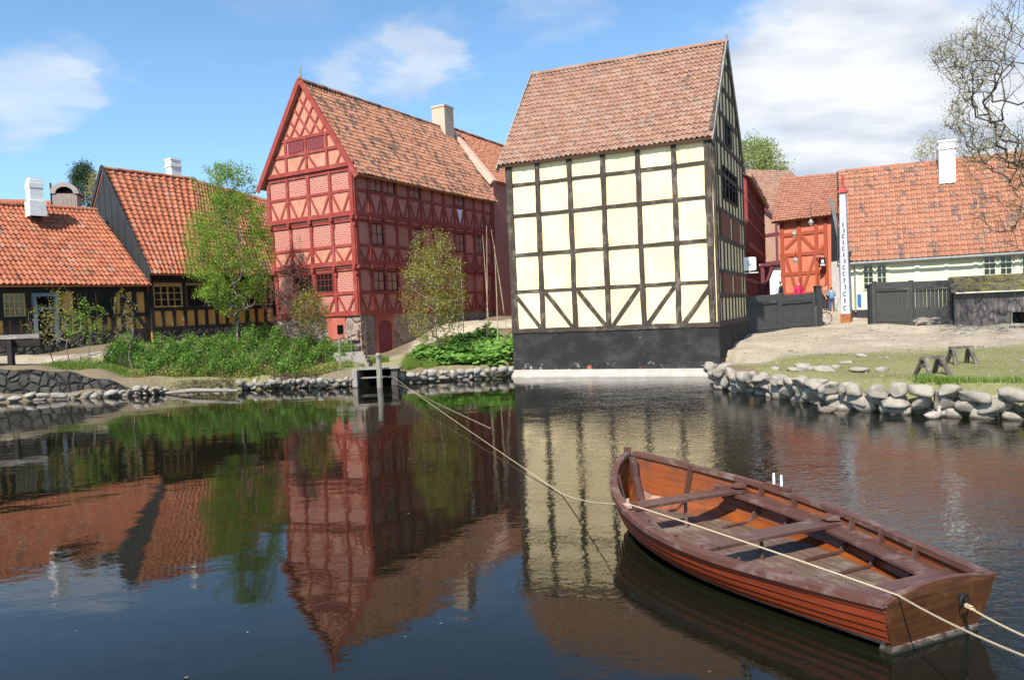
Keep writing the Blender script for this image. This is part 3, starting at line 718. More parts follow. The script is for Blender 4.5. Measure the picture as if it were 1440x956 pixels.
for sg_ in (-1, 1):
    bb = MB()
    p0 = FT.pt(mid+sg_*(half+.42), zg0-.62, .22); p1 = FT.pt(mid-sg_*.02, ZA+.22, .22); d = (p1-p0)/2; up = FT.n.cross(d).normalized()
    bb.box((p0+p1)/2, d, FT.n*.03*(1 if sg_ > 0 else .9), up*.13)
    bb.build('barge_board', T['red_timber'], rh)
fi = MB(); fi.tube([FT.pt(mid, ZA+.05, .1), FT.pt(mid, ZA+.5, .1), FT.pt(mid, ZA+.85, .1)], [.06, .04, .015], 6); fi.build('finial', T['wood_grey'], rh)
# roof
RD = GL+J[2]; zrr = ZA+.12
def rr(t, side, z, ov=0):   # point: t along FB from gable plane, side +1 right eave / -1 left eave
    base = FT.pt(mid+side*(half+ov), 0, 0) if side else FT.pt(mid, 0, 0)
    p = base+FB.u*t; return Vector((p.x, p.y, z))
zev = zg0-.46
re_ = tile_sheet(rr(-.2, 1, zev, .34), rr(BL+.35, 1, zev, .34), rr(BL+.35, 0, zrr), rr(-.2, 0, zrr), T['tile_dark'], rh, seed=5, tw=.2, th=.28, sag=.07, amp=.05)
tile_sheet(rr(BL+.3, -1, zev, .34), rr(-.2, -1, zev, .34), rr(-.2, 0, zrr), rr(BL+.3, 0, zrr), T['tile_dark'], rh, seed=6, tw=.4, th=.5)
ridge_caps(rr(-.25, 0, zrr+.04), rr(BL+.1, 0, zrr+.04), T['tile_dark'], re_, .14)
chimney(rr(BL-.55, 0, 0)[:2], 1.0, .95, 12.6, 15.85, T['cream_brick'], re_, math.atan2(FB.u.y, FB.u.x), 0)
T['dark_red_frame'] = m_flat('near black red frame', (.035, .012, .011), .6); T['void_glass'] = m_flat('unlit glass', (.006, .006, .007), .35, spec=.25)
# windows of the long side
for lvl, lst in WINC.items():
    F = jpt(FB, lvl); s0 = -J[lvl]; bw_ = (BL-s0)/nb_; zm = (4.05, 6.33, 8.93)[lvl]; z1 = (Z1, Z2, Z3+.15)[lvl]
    for i, j in lst: window(F, s0+i*bw_+.09, s0+j*bw_-.09, zm+.07, z1-.27, rh, T['dark_red_frame'], T['void_glass'], 2*(j-i), 2, .02, .045, .016, mull=j-i)
F = FA; 
for (a0, a1) in ((GL*.25+.1, GL*.5-.1), (GL*.5+.1, GL*.75-.12)): window(F, a0, a1, 4.13, Z1-.28, rh, T['darkred_timber'], T['glass'], 4, 3, .03, .06, .025)
# stone base
sb = MB()
zb_ = .2
FA.box(sb, -.1, GL+.05, zb_, Z0, -.4, -.02); FB.box(sb, .0, BL, zb_, Z0, -.4, -.03)
sb.build('stone_base', T['rubble'], rh)
rp = MB()
a0, _ = FA.px(462, 460); a1, _ = FA.px(492, 460); a1 = min(a1, GL-1.0)
FA.panel(rp, [(a0, 1.75), (a1+.1, 1.9), (a1+.1, Z0+.05), (a0-.15, Z0+.05)], .015); rp.build('rendered_patch', T['red_plaster'], rh); rp = MB()
db0, _ = FB.px(529, 470); db1, _ = FB.px(553, 470)
FB.panel(rp, [(db0, .6), (db0+.18, .6), (db0+.18, Z0+.05), (db0, Z0+.05)], .02); FB.panel(rp, [(db1-.12, .6), (db1, .6), (db1, Z0+.05), (db1-.12, Z0+.05)], .02)
# arch over the cellar door
ca_ = (db0+.18+db1-.12)/2; hw = (db1-.12-db0-.18)/2; zsp = 2.35
arc = [(ca_-hw*math.cos(t), zsp+.32*math.sin(t)) for t in np.linspace(0, math.pi, 11)]
for i in range(10): FB.panel(rp, [arc[i], arc[i+1], (arc[i+1][0], Z0+.05), (arc[i][0], Z0+.05)], .02)
rp.build('rendered_surround', T['red_plaster'], rh)
dr = MB(); FB.box(dr, ca_-hw, ca_+hw, .6, 2.75, -.5, -.028)
dd = dr.build('cellar_door', T['maroon_shutter'], rh)
for p in dd.data.vertices: pass
wv, z_ = FA.px(479, 462)
vo = MB(); FA.box(vo, wv-.2, wv+.2, z_-.28, z_+.18, -.02, .022); vo.build('vent_opening', T['void'], rh)
bo = MB()
for (a, z, s_) in ((GL-.55, 1.15, .8), (GL-.45, 2.0, .62)):
    FA.box(bo, a-s_*.6, a+s_*.68, z-s_*.42, z+s_*.4, -.1, .16)
bo.build('quoin_stone', T['rubble'], rh)
# brick range behind
FC = Fac(FB.pt(BL+.25, 0, J[2]+.03)[:2], FB.u[:2]); FC.u = FB.u.copy(); FC.n = FB.n.copy(); CL = 13.0; CD = GL+.9
bh = empty('brick_house', FC.pt(CL/2, 2.4), 'tall red brick range continuing behind the red timbered mansion', 'house')
body(FC, CL, CD, 1.8, 11.2, 14.9, T['red_brick'], 'wall', bh)
q = slope(FC, .25, CL+.3, 11.25, 14.8, CD/2, .22); rc_ = tile_sheet(*q, T['tile_range'], bh, seed=8, tw=.22, th=.24, amp=.03)
q = slope(FC, .25, CL+.3, 11.25, 14.8, CD/2, .22, True, CD); tile_sheet(*q, T['tile_fine'], bh, seed=9, tw=.44, th=.5)
ridge_caps(FC.pt(0, 14.87, -CD/2), FC.pt(CL+.3, 14.87, -CD/2), T['tile_dark'], rc_)
T['parapet'] = m_plaster('pale pink parapet', (.62, .38, .29), (.68, .46, .36), (.5, .3, .22))
for sgn in (0, 1):
    d0, d1 = (-.08, CD/2) if sgn == 0 else (CD+.08, CD/2)
    pm = MB(); p0 = FC.pt(.02, 10.95, -d0); p1 = FC.pt(.02, 14.85, -d1); d = (p1-p0)/2; up = FC.u.cross(d).normalized(); 
    if up.z < 0: up = -up
    pm.box((p0+p1)/2-up*.05, d, FC.u*.23, up*.20)
    pm.build('gable_parapet', T['parapet'], bh)
# ============================================================ LEFT HOUSES
LA = Fac((-23.3, 34.0), (.66, .75)); LA.n = Vector((LA.u.y, -LA.u.x, 0)); AL0, AL1 = -7.0, 6.5
LA.O = LA.pt(AL0, 0); AL = AL1-AL0
la = empty('timber_house', LA.pt(AL/2, 2.0), 'long low black-timbered house with ochre panels, leftmost on the far bank', 'house')
ZEa, ZRa, DA = 5.4, 9.25, 7.2
wl_ = body(LA, AL, DA, 1.2, ZEa, ZRa-.15, T['ochre'], 'wall', la)
for v_ in wl_.data.vertices:
    if v_.co.z > ZEa+1 and (v_.co-LA.O).dot(LA.u) > AL-.5: v_.co -= LA.u*1.05
tf = MB(); rect = MB(); 
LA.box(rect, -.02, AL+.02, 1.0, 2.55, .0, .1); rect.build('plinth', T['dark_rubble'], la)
def at_px(F, x): return F.px(x, 430)[0]
LA.bar(tf, (0, 2.66), (AL, 2.66), .24, .08, wob=.01); LA.bar(tf, (0, 3.52), (AL, 3.52), .17, .06, wob=.01); LA.bar(tf, (0, 4.95), (AL, 4.95), .55, .09)
posts = [0, 6.2, 16.5, 22, 32, 42, 50, 80, 94, 106, 117, 131, 145, 158, 172, 186, 206]
for x in posts[1:]:
    a = at_px(LA, x); LA.bar(tf, (a, 2.7), (a, 3.5), .22, .065, wob=.01)
for x in (0.5, 40, 84, 106, 131, 160, 172, 189, 206):
    a = at_px(LA, x); LA.bar(tf, (a, 3.5), (a, 4.7), .20, .067, wob=.01)
for x in range(-110, 0, 14):
    a = at_px(LA, x); 
    if a > 0: LA.bar(tf, (a, 2.7), (a, 4.7), .2, .066)
LA.bar(tf, (at_px(LA, 173), 4.6), (at_px(LA, 203), 2.75), .17, .075)
tf.build('timber_frame', T['dark_timber'], la)
for (x0, x1, n, gm, fm) in ((1, 38, 4, 'glass_warm', 'frame_ochre'), (108, 130, 3, 'glass', 'dark_timber'), (133, 159, 4, 'glass', 'dark_timber'), (-60, -15, 4, 'glass_warm', 'frame_ochre')):
    window(LA, at_px(LA, x0)+.1, at_px(LA, x1)-.1, 3.6, 4.66, la, T[fm], T[gm], n, 3, .03, .05, .04, mull=2)
a0, a1 = at_px(LA, 45), at_px(LA, 80)
df = MB(); LA.box(df, a0, a0+.16, 2.3, 4.66, .09, .16); LA.box(df, a1-.16, a1, 2.3, 4.66, .09, .16); LA.box(df, a0+.16, a1-.16, 4.5, 4.66, .09, .158); 
LA.box(df, a0+.16, a1-.16, 3.9, 4.0, .09, .15)
do = df.build('door', T['frame_blue'], la)
d2 = MB(); LA.box(d2, a0+.16, a1-.16, 2.3, 4.5, .04, .10); d2.build('door_panel', T['void'], do)
def ap(F, a, z, d): return F.pt(a, z, -d)
ovr = .45; dz = (ZRa-ZEa)/(DA/2)*ovr
ra = tile_sheet(ap(LA, -.2, ZEa-dz+.1, -ovr), ap(LA, AL+.25, ZEa-dz+.1, -ovr), ap(LA, AL-.75, ZRa, DA/2), ap(LA, -.2, ZRa, DA/2), T['tile_orange'], la, seed=11, tw=.23, th=.33, amp=.065)
tile_sheet(ap(LA, AL+.25, ZEa-dz, DA+ovr), ap(LA, -.2, ZEa-dz, DA+ovr), ap(LA, -.2, ZRa, DA/2), ap(LA, AL-.75, ZRa, DA/2), T['tile_orange'], la, seed=12, tw=.46, th=.6)
ridge_caps(ap(LA, -.2, ZRa+.06, DA/2), ap(LA, AL-.7, ZRa+.06, DA/2), T['tile_orange'], ra)
p = P(50, 290, 37.6); chimney((p.x, p.y), .60, .60, 8.6, 10.5, T['white_paint'], ra, math.atan2(LA.u.y, LA.u.x), 2)
# house B, steep roof and black boarded gable
LB = Fac((-18.75, 39.0), (.6, .8)); LB.n = Vector((LB.u.y, -LB.u.x, 0)); BLn = 13.0; DB = 8.0
lb = empty('timber_house', LB.pt(4, 2.0), 'steep-roofed house with a black boarded gable, orange tiles and ochre panels', 'house')
ZEb, ZRb = 6.15, 11.6
body(LB, 5.6, DB, 1.2, ZEb, ZRb-.2, T['ochre'], 'wall', lb)
g1 = LB.pt(0, 0, -DB/2)
gbm = MB()   # boarded gable end: separate upright boards with cover strips
nb2 = 26
for i in range(nb2):
    d0 = -.3+(DB+.6)*i/nb2; d1 = -.3+(DB+.6)*(i+1)/nb2; dm = (d0+d1)/2
    h_ = ZRb+.05-abs(dm-DB/2)/(DB/2+.3)*(ZRb-ZEb+.42)
    gbm.box(LB.pt(-.06-(.02 if i % 2 else 0), (5.0+h_)/2, -dm), Vector((0, 0, (h_-5.0)/2)), LB.u*.025, LB.n*(d1-d0)/2*(1.0 if i % 2 else .96))
gbm.build('boarded_gable', T['boards_black'], lb)
for (d0, d1) in ((-.5, DB/2), (DB+.5, DB/2)):
    vb = MB(); p0 = LB.pt(-.16, ZEb-.62, -d0); p1 = LB.pt(-.16, ZRb+.14, -d1); d = (p1-p0)/2; up = LB.u.cross(d).normalized(); vb.box((p0+p1)/2, d, LB.u*.03, up*.11); vb.build('barge_board', T['boards_black'], lb)
ovr = .5; dz = (ZRb-ZEb)/(DB/2)*ovr
rb = tile_sheet(ap(LB, -.12, ZEb-dz+.1, -ovr), ap(LB, 2.9, ZEb-dz+.1, -ovr), ap(LB, 5.3, ZRb, DB/2), ap(LB, -.12, ZRb, DB/2), T['tile_orange'], lb, seed=13, tw=.23, th=.33, amp=.065)
tile_sheet(ap(LB, 5.3, ZEb-dz, DB+ovr), ap(LB, -.12, ZEb-dz, DB+ovr), ap(LB, -.12, ZRb, DB/2), ap(LB, 5.3, ZRb, DB/2), T['tile_orange'], lb, seed=14, tw=.46, th=.6)
ridge_caps(ap(LB, -.12, ZRb+.06, DB/2), ap(LB, 5.3, ZRb+.06, DB/2), T['tile_orange'], rb)
pc = LB.pt(4.15, 0, -DB/2-.3); chimney((pc.x, pc.y), .62, .62, 11.0, 12.75, T['white_paint'], rb, math.atan2(LB.u.y, LB.u.x), 1)
# house C in line with it, mostly behind the bushy tree
lc = empty('timber_house', LB.pt(9.5, 2.0), 'brown-roofed low house range behind the bushy green tree beside the red mansion', 'house')
LCF = Fac(LB.pt(5.62, 0, .02)[:2], LB.u[:2]); LCF.u = LB.u.copy(); LCF.n = LB.n.copy(); CLn = 9.5
body(LCF, CLn, DB, 1.2, ZEb, 9.8, T['ochre'], 'wall', lc)
rcc = tile_sheet(ap(LB, 3.0, ZEb-dz+.14, -ovr-.05), ap(LB, 15.3, ZEb-dz+.14, -ovr-.05), ap(LB, 15.3, 10.2, DB/2), ap(LB, 5.35, ZRb+.02, DB/2), T['tile_brown'], lc, seed=15, tw=.23, th=.33, amp=.05)
tile_sheet(ap(LB, 15.3, ZEb-dz, DB+ovr), ap(LB, 5.4, ZEb-dz, DB+ovr), ap(LB, 5.4, ZRb, DB/2), ap(LB, 15.3, 10.2, DB/2), T['tile_brown'], lc, seed=16, tw=.46, th=.6)
for F_, a_, b_, hp in ((LB, 0, 5.6, lb), (LCF, 0, CLn, lc)):
    t_ = MB(); F_.bar(t_, (a_-.02, 2.72), (b_, 2.72), .22, .08); F_.bar(t_, (a_, 3.75), (b_, 3.75), .17, .06); F_.bar(t_, (a_, 5.55), (b_, 5.55), .8, .085)
    n = int((b_-a_)/.62)
    for i in range(n+1):
        s_ = a_+(b_-a_)*i/n+(.08 if i == 0 else 0); F_.bar(t_, (s_, 2.75), (s_, 3.7), .16, .062)
        if i % 3 == 0: F_.bar(t_, (s_, 3.75), (s_, 5.2), .17, .064)
    t_.build('timber_frame', T['dark_timber'], hp)
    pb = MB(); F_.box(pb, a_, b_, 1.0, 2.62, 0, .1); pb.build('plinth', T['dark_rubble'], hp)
    for i in range(0, n-1, 3):
        s_ = a_+(b_-a_)*i/n
        window(F_, s_+.16, s_+(b_-a_)*3/n-.12, 3.86, 5.0, hp, T['frame_ochre'] if i == 0 else T['dark_timber'], T['glass'], 4, 3, .03, .06, .035, mull=2)
# roofs and chimneys farther back on the left
bk = Fac(P(-60, 290, 52)[:2], (1, .25)); bk.n = Vector((bk.u.y, -bk.u.x, 0))
L_ = P(112, 280, 55).x-P(-60, 290, 52).x
bkh = empty('roofed_house', bk.pt(L_/2, 2.6), 'house farther back at the left whose orange roof shows above the low house', 'house')
body(bk, L_, 7, 2, 8.6, 12.4, T['ochre'], 'wall', bkh)
bz = 12.55
rr1 = tile_sheet(ap(bk, 0, 8.3, -.3), ap(bk, L_+.8, 8.3, -.3), ap(bk, L_-.9, bz, 3.5), ap(bk, 0, bz+.3, 3.5), T['tile_orange'], bkh, seed=21, tw=.26, th=.36, amp=.06)
tile_sheet(ap(bk, L_+.8, 8.3, 7.3), ap(bk, 0, 8.3, 7.3), ap(bk, 0, bz+.3, 3.5), ap(bk, L_-.9, bz, 3.5), T['tile_orange'], bkh, seed=22, tw=.5, th=.6)
# free-standing arched kiln chimney on a low house
kh = empty('roofed_house', P(128, 470, 47)*1+Vector((0, 0, 0)), 'small red-roofed outbuilding carrying the arched brick chimney', 'house')
K = Fac(P(88, 300, 46)[:2], (1, .35)); K.n = Vector((K.u.y, -K.u.x, 0))
body(K, 4.2, 5, 2, 8.6, 10.9, T['ochre'], 'wall', kh)
kr = tile_sheet(ap(K, -.2, 8.3, -.3), ap(K, 4.4, 8.3, -.3), ap(K, 4.3, 11.05, 2.5), ap(K, -.1, 10.3, 2.5), T['tile_brown'], kh, seed=23)
tile_sheet(ap(K, 4.4, 8.3, 5.3), ap(K, -.2, 8.3, 5.3), ap(K, -.1, 10.3, 2.5), ap(K, 4.3, 11.05, 2.5), T['tile_brown'], kh, seed=24, tw=.5, th=.5)
pk = P(95, 290, 44); kc = MB(); cu_ = K.u; cn = K.n; zk0, zk1 = 9.2, 11.0
kc.box(Vector((pk.x, pk.y, (zk0+zk1-.25)/2)), Vector((0, 0, (zk1-zk0-.25)/2)), cn*.6, cu_*.62)
def arcpt(r, t, d): return Vector((pk.x, pk.y, zk1-.25))+cu_*(r*math.cos(t))+Vector((0, 0, r*.85*math.sin(t)))+cn*d
ts = np.linspace(0, math.pi, 13)
for i in range(12):
    for (r1, r2) in ((.74, .46),):
        o1, o2, i1, i2 = arcpt(r1, ts[i], .66), arcpt(r1, ts[i+1], .66), arcpt(r2, ts[i], .66), arcpt(r2, ts[i+1], .66)
        o3, o4, i3, i4 = [q - cn*1.3 for q in (o1, o2, i1, i2)]
        kc.face([o1, o2, i2, i1]); kc.face([o3, o4, i4, i3]); kc.face([o1, o2, o4, o3]); kc.face([i1, i2, i4, i3])
kco = kc.build('chimney', T['grey_brick'], kr)
kv = MB(); kv.box(Vector((pk.x, pk.y, zk1-.1)), Vector((0, 0, .26)), cn*.5, cu_*.44); kv.build('flue', T['void'], kco)
vp = MB(); p0 = P(73, 290, 45); vp.tube([Vector((p0.x, p0.y, 8)), Vector((p0.x, p0.y, 11.7))], .05, 6)
recenter(tag(vp.build('vent_pipe', T['iron']), 'thin dark pipe standing between the white chimney and the arched brick chimney', 'pipe'))

# ============================================================ RIGHT HOUSES
# pale green house
RG = Fac(P(1186, 420, 42)[:2], (P(1440, 400, 38.4)-P(1186, 420, 42))[:2]); RG.n = Vector((RG.u.y, -RG.u.x, 0))
GLn = 16.0; DG = 8.4
gh = empty('long_house', RG.pt(5, 1.5), 'long low pale green house with an orange pantiled roof right of the lane', 'house')
ZEg, ZRg = 5.12, 10.25
body(RG, GLn, DG, .8, ZEg, ZRg-.15, T['green_plaster'], 'wall', gh)
pb = MB(); RG.box(pb, -.03, GLn, .6, 2.02, -.1, .07); pb.build('plinth', T['boards_black'], gh)
tb = MB()
for x in (1204, 1249, 1290, 1331, 1372, 1431):
    a = RG.px(x, 390)[0]; RG.bar(tb, (a, 1.95), (a, 4.9), .22, .03)
RG.bar(tb, (0, 4.78), (GLn, 4.78), .25, .045)
tb.build('painted_timber', T['green_plaster'], gh)
ovr = .42; dz = (ZRg-ZEg)/(DG/2)*ovr
rg = tile_sheet(ap(RG, -.15, ZEg-dz+.1, -ovr), ap(RG, GLn, ZEg-dz+.1, -ovr), ap(RG, GLn, ZRg, DG/2), ap(RG, -.15, ZRg+.12, DG/2), T['tile_pale'], gh, seed=31, tw=.27, th=.36, amp=.06, sag=.08)
tile_sheet(ap(RG, GLn, ZEg-dz, DG+ovr), ap(RG, -.15, ZEg-dz, DG+ovr), ap(RG, -.15, ZRg, DG/2), ap(RG, GLn, ZRg, DG/2), T['tile_pale'], gh, seed=32, tw=.5, th=.6)
ridge_caps(ap(RG, -.2, ZRg+.16, DG/2), ap(RG, GLn, ZRg+.06, DG/2), T['tile_pale'], rg)
gt = MB(); gt.tube([RG.pt(-.2, ZEg-dz-.02, ovr+.1), RG.pt(GLn, ZEg-dz-.02, ovr+.1)], .075, 8)
a = RG.px(1202, 390)[0]; gt.tube([RG.pt(a, ZEg-dz-.05, ovr+.05), RG.pt(a, ZEg-dz-.3, .14), RG.pt(a, 1.9, .14)], .05, 6); gt.build('gutter', T['gutter'], gh)
for (d0, d1) in ((-.5, DG/2), (DG+.5, DG/2)):
    ga = MB(); p0 = RG.pt(-.22, ZEg-.6, -d0); p1 = RG.pt(-.22, ZRg+.1, -d1); d = (p1-p0)/2; up = RG.u.cross(d).normalized(); ga.box((p0+p1)/2, d, RG.u*.03, up*.12); ga.build('barge_board', T['boards_black'], gh)
pc = P(1331, 232, 42.6); chimney((pc.x, pc.y), .8, .8, 8.9, 11.3, T['white_paint'], rg, math.atan2(RG.u.y, RG.u.x), 1)
for (x0, x1, y0, y1, nz_) in ((1213, 1228.5, 373, 408, 4), (1232, 1247.5, 373, 408, 4), (1382, 1400.5, 361, 388, 3), (1405, 1423.5, 360, 387, 3), (1436, 1455, 359, 386, 3)):
    s0, zt = RG.px(x0, y0); s1, _ = RG.px(x1, y0); _, zb2 = RG.px(x0, y1)
    window(RG, s0, s1, zb2, min(zt, 4.62), gh, T['frame_green'], T['glass'], 2, nz_, .035, .06, .035)
sg = MB(); s0, z0 = RG.px(1204, 414); s1, z1 = RG.px(1210, 431); RG.box(sg, s0+.05, s1+.05, z1, z0, .045, .07); so1 = sg.build('wall_sign', T['sign_blue'])
recenter(tag(so1, 'small upright blue plate fixed to the pale green wall left of the window', 'sign'))
# brick-red timber house facing the lane
H0 = P(1098.5, 400, 50); H1 = P(1164, 400, 47.5)
RH = Fac(H0[:2], (H1-H0)[:2]); RH.n = Vector((RH.u.y, -RH.u.x, 0)); HL = (H1-H0).length; HL = math.hypot(H1.x-H0.x, H1.y-H0.y)
hh = empty('timber_house', RH.pt(HL/2, 2.1), 'bright salmon-red half-timbered house with boxed braces at the end of the lane', 'house')
zT = RH.px(1100, 309)[1]; zB = RH.px(1100, 414)[1]
DH = 9.0
body(RH, HL+1.2, DH, 1.6, zT, 12.0, T['orange_plaster'], 'wall', hh)
tH = MB()
def hp(x, y): return RH.px(x, y)
for x in (1101, 1125, 1149, 1162):
    a = hp(x, 360)[0]; RH.bar(tH, (a, zB), (a, zT), .24, .06)
for y in (328, 357, 384, 413): RH.bar(tH, (0, hp(1130, y)[1]), (HL, hp(1130, y)[1]), .22, .05)
def hb(x0, y0, x1, y1): RH.bar(tH, hp(x0, y0), hp(x1, y1), .2, .045)
hb(1124, 331, 1105, 350); hb(1126, 331, 1145, 350); hb(1104, 358, 1120, 408); hb(1147, 358, 1130, 408); hb(1150, 356, 1160, 345); hb(1149, 355, 1162, 380)
tH.build('timber_frame', T['orange_timber'], hh)
sk = MB(); RH.box(sk, -.02, HL+.05, 1.6, zB-.1, .0, .03); sk.build('plinth', T['boards_black'], hh)
zRh = RH.px(1100, 250)[1]+3.4
q0 = RH.pt(-.15, zT-.1, .5); 
# ridge height fitted at the ridge's own distance
def zat(F, a, d, y):
    p_ = F.pt(a, 0, -d); return CZ+0 if False else None
yR_ = RH.pt(0, 0, -DH/2).y; pr0 = P(1103, 250, yR_).z; xl_ = P(1099, 250, yR_).x; lft = Vector((xl_, yR_, pr0)); pr1 = P(1186, 243, (RH.pt(HL+1.4, 0, -DH/2)).y).z
rhh = tile_sheet(RH.pt(-.3, zT-.15, .45), RH.pt(HL+1.3, zT-.15, .45), RH.pt(HL+1.5, pr1, -DH/2), lft, T['tile_fine'], hh, seed=33, tw=.26, th=.26, amp=.035)
tile_sheet(RH.pt(HL+1.3, zT-.15, -DH-.4), RH.pt(-.3, zT-.15, -DH-.4), lft, RH.pt(HL+1.5, pr1, -DH/2), T['tile_fine'], hh, seed=34, tw=.5, th=.5)
for v in hh.children:
    if v.name.startswith('wall'):
        for vv in v.data.vertices:
            if vv.co.z > zT+.5: vv.co.z = min(pr0, pr1)-.25
ridge_caps(RH.pt(-.3, pr0+.05, -DH/2), RH.pt(HL+1.5, pr1+.05, -DH/2), T['tile_fine'], rhh)
# narrow annex with dark weather-boarded end beside the green house
AXF = Fac(P(1171, 400, 44.6)[:2], (.35, -1)); ax = empty('annex', P(1178, 430, 44.0), 'narrow steep-roofed annex with a black boarded end between the salmon house and the green house', 'house')
am = MB(); A0 = P(1169, 372, 44.8); A1 = P(1186, 372, 43.4); Ap = P(1168.5, 283, 46.2)
for za in (0,):
    b0 = Vector((A0.x, A0.y, 1.6)); b1 = Vector((A1.x, A1.y, 1.6)); t0 = Vector((A0.x, A0.y, 4.9)); t1 = Vector((A1.x, A1.y, 4.9)); 
    bk_ = Vector((1.2, 2.4, 0))
    am.face([t0, t1, Ap]); am.face([t0+bk_, t1+bk_, Ap+bk_]); am.face([t1, t1+bk_, Ap+bk_, Ap]); am.face([t0, t0+bk_, Ap+bk_, Ap]); am.face([t0, t1, t1+bk_, t0+bk_])
am.build('boarded_gable', T['boards_black'], ax)
aw = MB(); aw.hexa([b0, b0+bk_, b0+bk_+Vector((0, 0, 3.3)), b0+Vector((0, 0, 3.3)), b1, b1+bk_, b1+bk_+Vector((0, 0, 3.3)), b1+Vector((0, 0, 3.3))]); aw.build('wall', T['white_paint'], ax)
av = MB(); d = (Ap-t1)/2; n_ = Vector((.2, -1, 0)); up = n_.cross(d).normalized(); av.box((Ap+t1)/2-Vector((0, .05, 0)), d*1.05, n_*.05, up*.10); av.build('barge_board', T['gutter'], ax)
# dark red jettied house along the lane
R10 = Vector((11.75, 38.2, 0)); RR1 = Fac(R10[:2], (5.9, 14.5)); RR1.n = Vector((RR1.u.y, -RR1.u.x, 0)); R1L = 14.2
r1 = empty('timber_house', RR1.pt(R1L/2, 1.9), 'dark maroon jettied timber house along the lane, right behind the yellow house', 'house')
z_eave = 9.3
bm1 = MB()
body(RR1, R1L, 7, 1.0, 5.6, 5.7, T['darkred_timber'], 'wall', r1)
F1 = Fac((0, 1), (1, 0)); F1.u = RR1.u.copy(); F1.n = RR1.n.copy(); F1.O = RR1.O+RR1.n*.45
body(F1, R1L, 7.4, 5.6, z_eave, 11.6, m_plaster('maroon plaster', (.26, .05, .05), (.32, .075, .07), (.15, .03, .03), 2), 'upper_wall', r1)
t1_ = MB()
for z, w_ in ((5.7, .26), (6.9, .16), (7.9, .14), (9.15, .22)): F1.bar(t1_, (0, z), (R1L, z), w_, .07)
for i in range(15): F1.bar(t1_, (.12+i*(R1L-.24)/14, 5.6), (.12+i*(R1L-.24)/14, 9.2), .17, .05)
for z in (2.9, 4.0, 5.3): RR1.bar(t1_, (0, z), (R1L, z), .18, .06)
for i in range(15):
    a = .12+i*(R1L-.24)/14; RR1.bar(t1_, (a, 1.2), (a, 5.5), .2, .05)
    c0 = RR1.pt(a, 5.4, .2); t1_.box(c0, RR1.n*.3, RR1.u*.09, Vector((0, 0, .1)))
t1_.build('timber_frame', T['darkred_timber'], r1)
q = slope(F1, -.2, R1L+.2, z_eave, 11.6, 3.7, .35); tile_sheet(*q, T['tile_rose'], r1, seed=41)
q = slope(F1, -.2, R1L+.2, z_eave, 11.6, 3.7, .35, True, 7.4); tile_sheet(*q, T['tile_rose'], r1, seed=42, tw=.5, th=.6)
for i in (2, 5, 8, 11): window(F1, .12+i*(R1L-.24)/14+.1, .12+(i+1)*(R1L-.24)/14-.1, 7.0, 7.85, r1, T['darkred_timber'], T['glass'], 2, 2, .02)
# brick gabled house at its end
R2a = P(1075, 380, 56.5); R2b = P(1099, 380, 54.8)
F2 = Fac(R2a[:2], (R2b-R2a)[:2]); F2.n = Vector((F2.u.y, -F2.u.x, 0)); L2 = math.hypot(R2b.x-R2a.x, R2b.y-R2a.y)
r2 = empty('timber_house', F2.pt(L2/2, 2.3), 'narrow patchy brick house with purple-red timbers between the maroon and salmon houses', 'house')
zl = P(1077, 288, 56).z; zr2 = P(1100, 309, 55).z
zbb = P(1088, 372, 55.5).z
m2 = MB(); D2_ = 6
m2.hexa([F2.pt(-2, zbb, 0), F2.pt(-2, zbb, -D2_), F2.pt(-2, zl+1.6, -D2_), F2.pt(-2, zl+1.6, 0), F2.pt(L2, zbb, 0), F2.pt(L2, zbb, -D2_), F2.pt(L2, zr2, -D2_), F2.pt(L2, zr2, 0)])
m2.v = m2.v; mo = m2.build('wall', T['yard_brick'], r2)
uvl = mo.data.uv_layers[0]
for lp in mo.data.loops:
    co = mo.data.vertices[lp.vertex_index].co; uvl.data[lp.index].uv = ((co-F2.O).dot(F2.u), co.z)
t2 = MB()
for a in (.1, L2*.8): F2.bar(t2, (a, zbb), (a, zl-.3-a*.6), .2, .06)
F2.bar(t2, (-.3, zbb+.1), (L2, zbb+.1), .3, .1); F2.bar(t2, (-.3, zl+.35), (L2+.15, zr2+.05), .32, .25); F2.bar(t2, (0, (zbb+zl)/2), (L2, (zbb+zl)/2), .18, .05)
F2.bar(t2, (-.2, zbb), (-.2, 2.0), .3, .05); F2.bar(t2, (-.1, zbb-1.8), (1.0, zbb), .25, .05)
t2.build('timber_frame', m_timber('purple red timber', (.17, .045, .06), (.25, .075, .09)), r2)
tr2 = tile_sheet(F2.pt(L2+.2, zr2+.1, .3), F2.pt(L2+.2, zr2+.1, -D2_), F2.pt(-3.6, zl+3.4, -D2_), F2.pt(-3.6, zl+3.4, .3), T['tile_rose'], r2, seed=43)
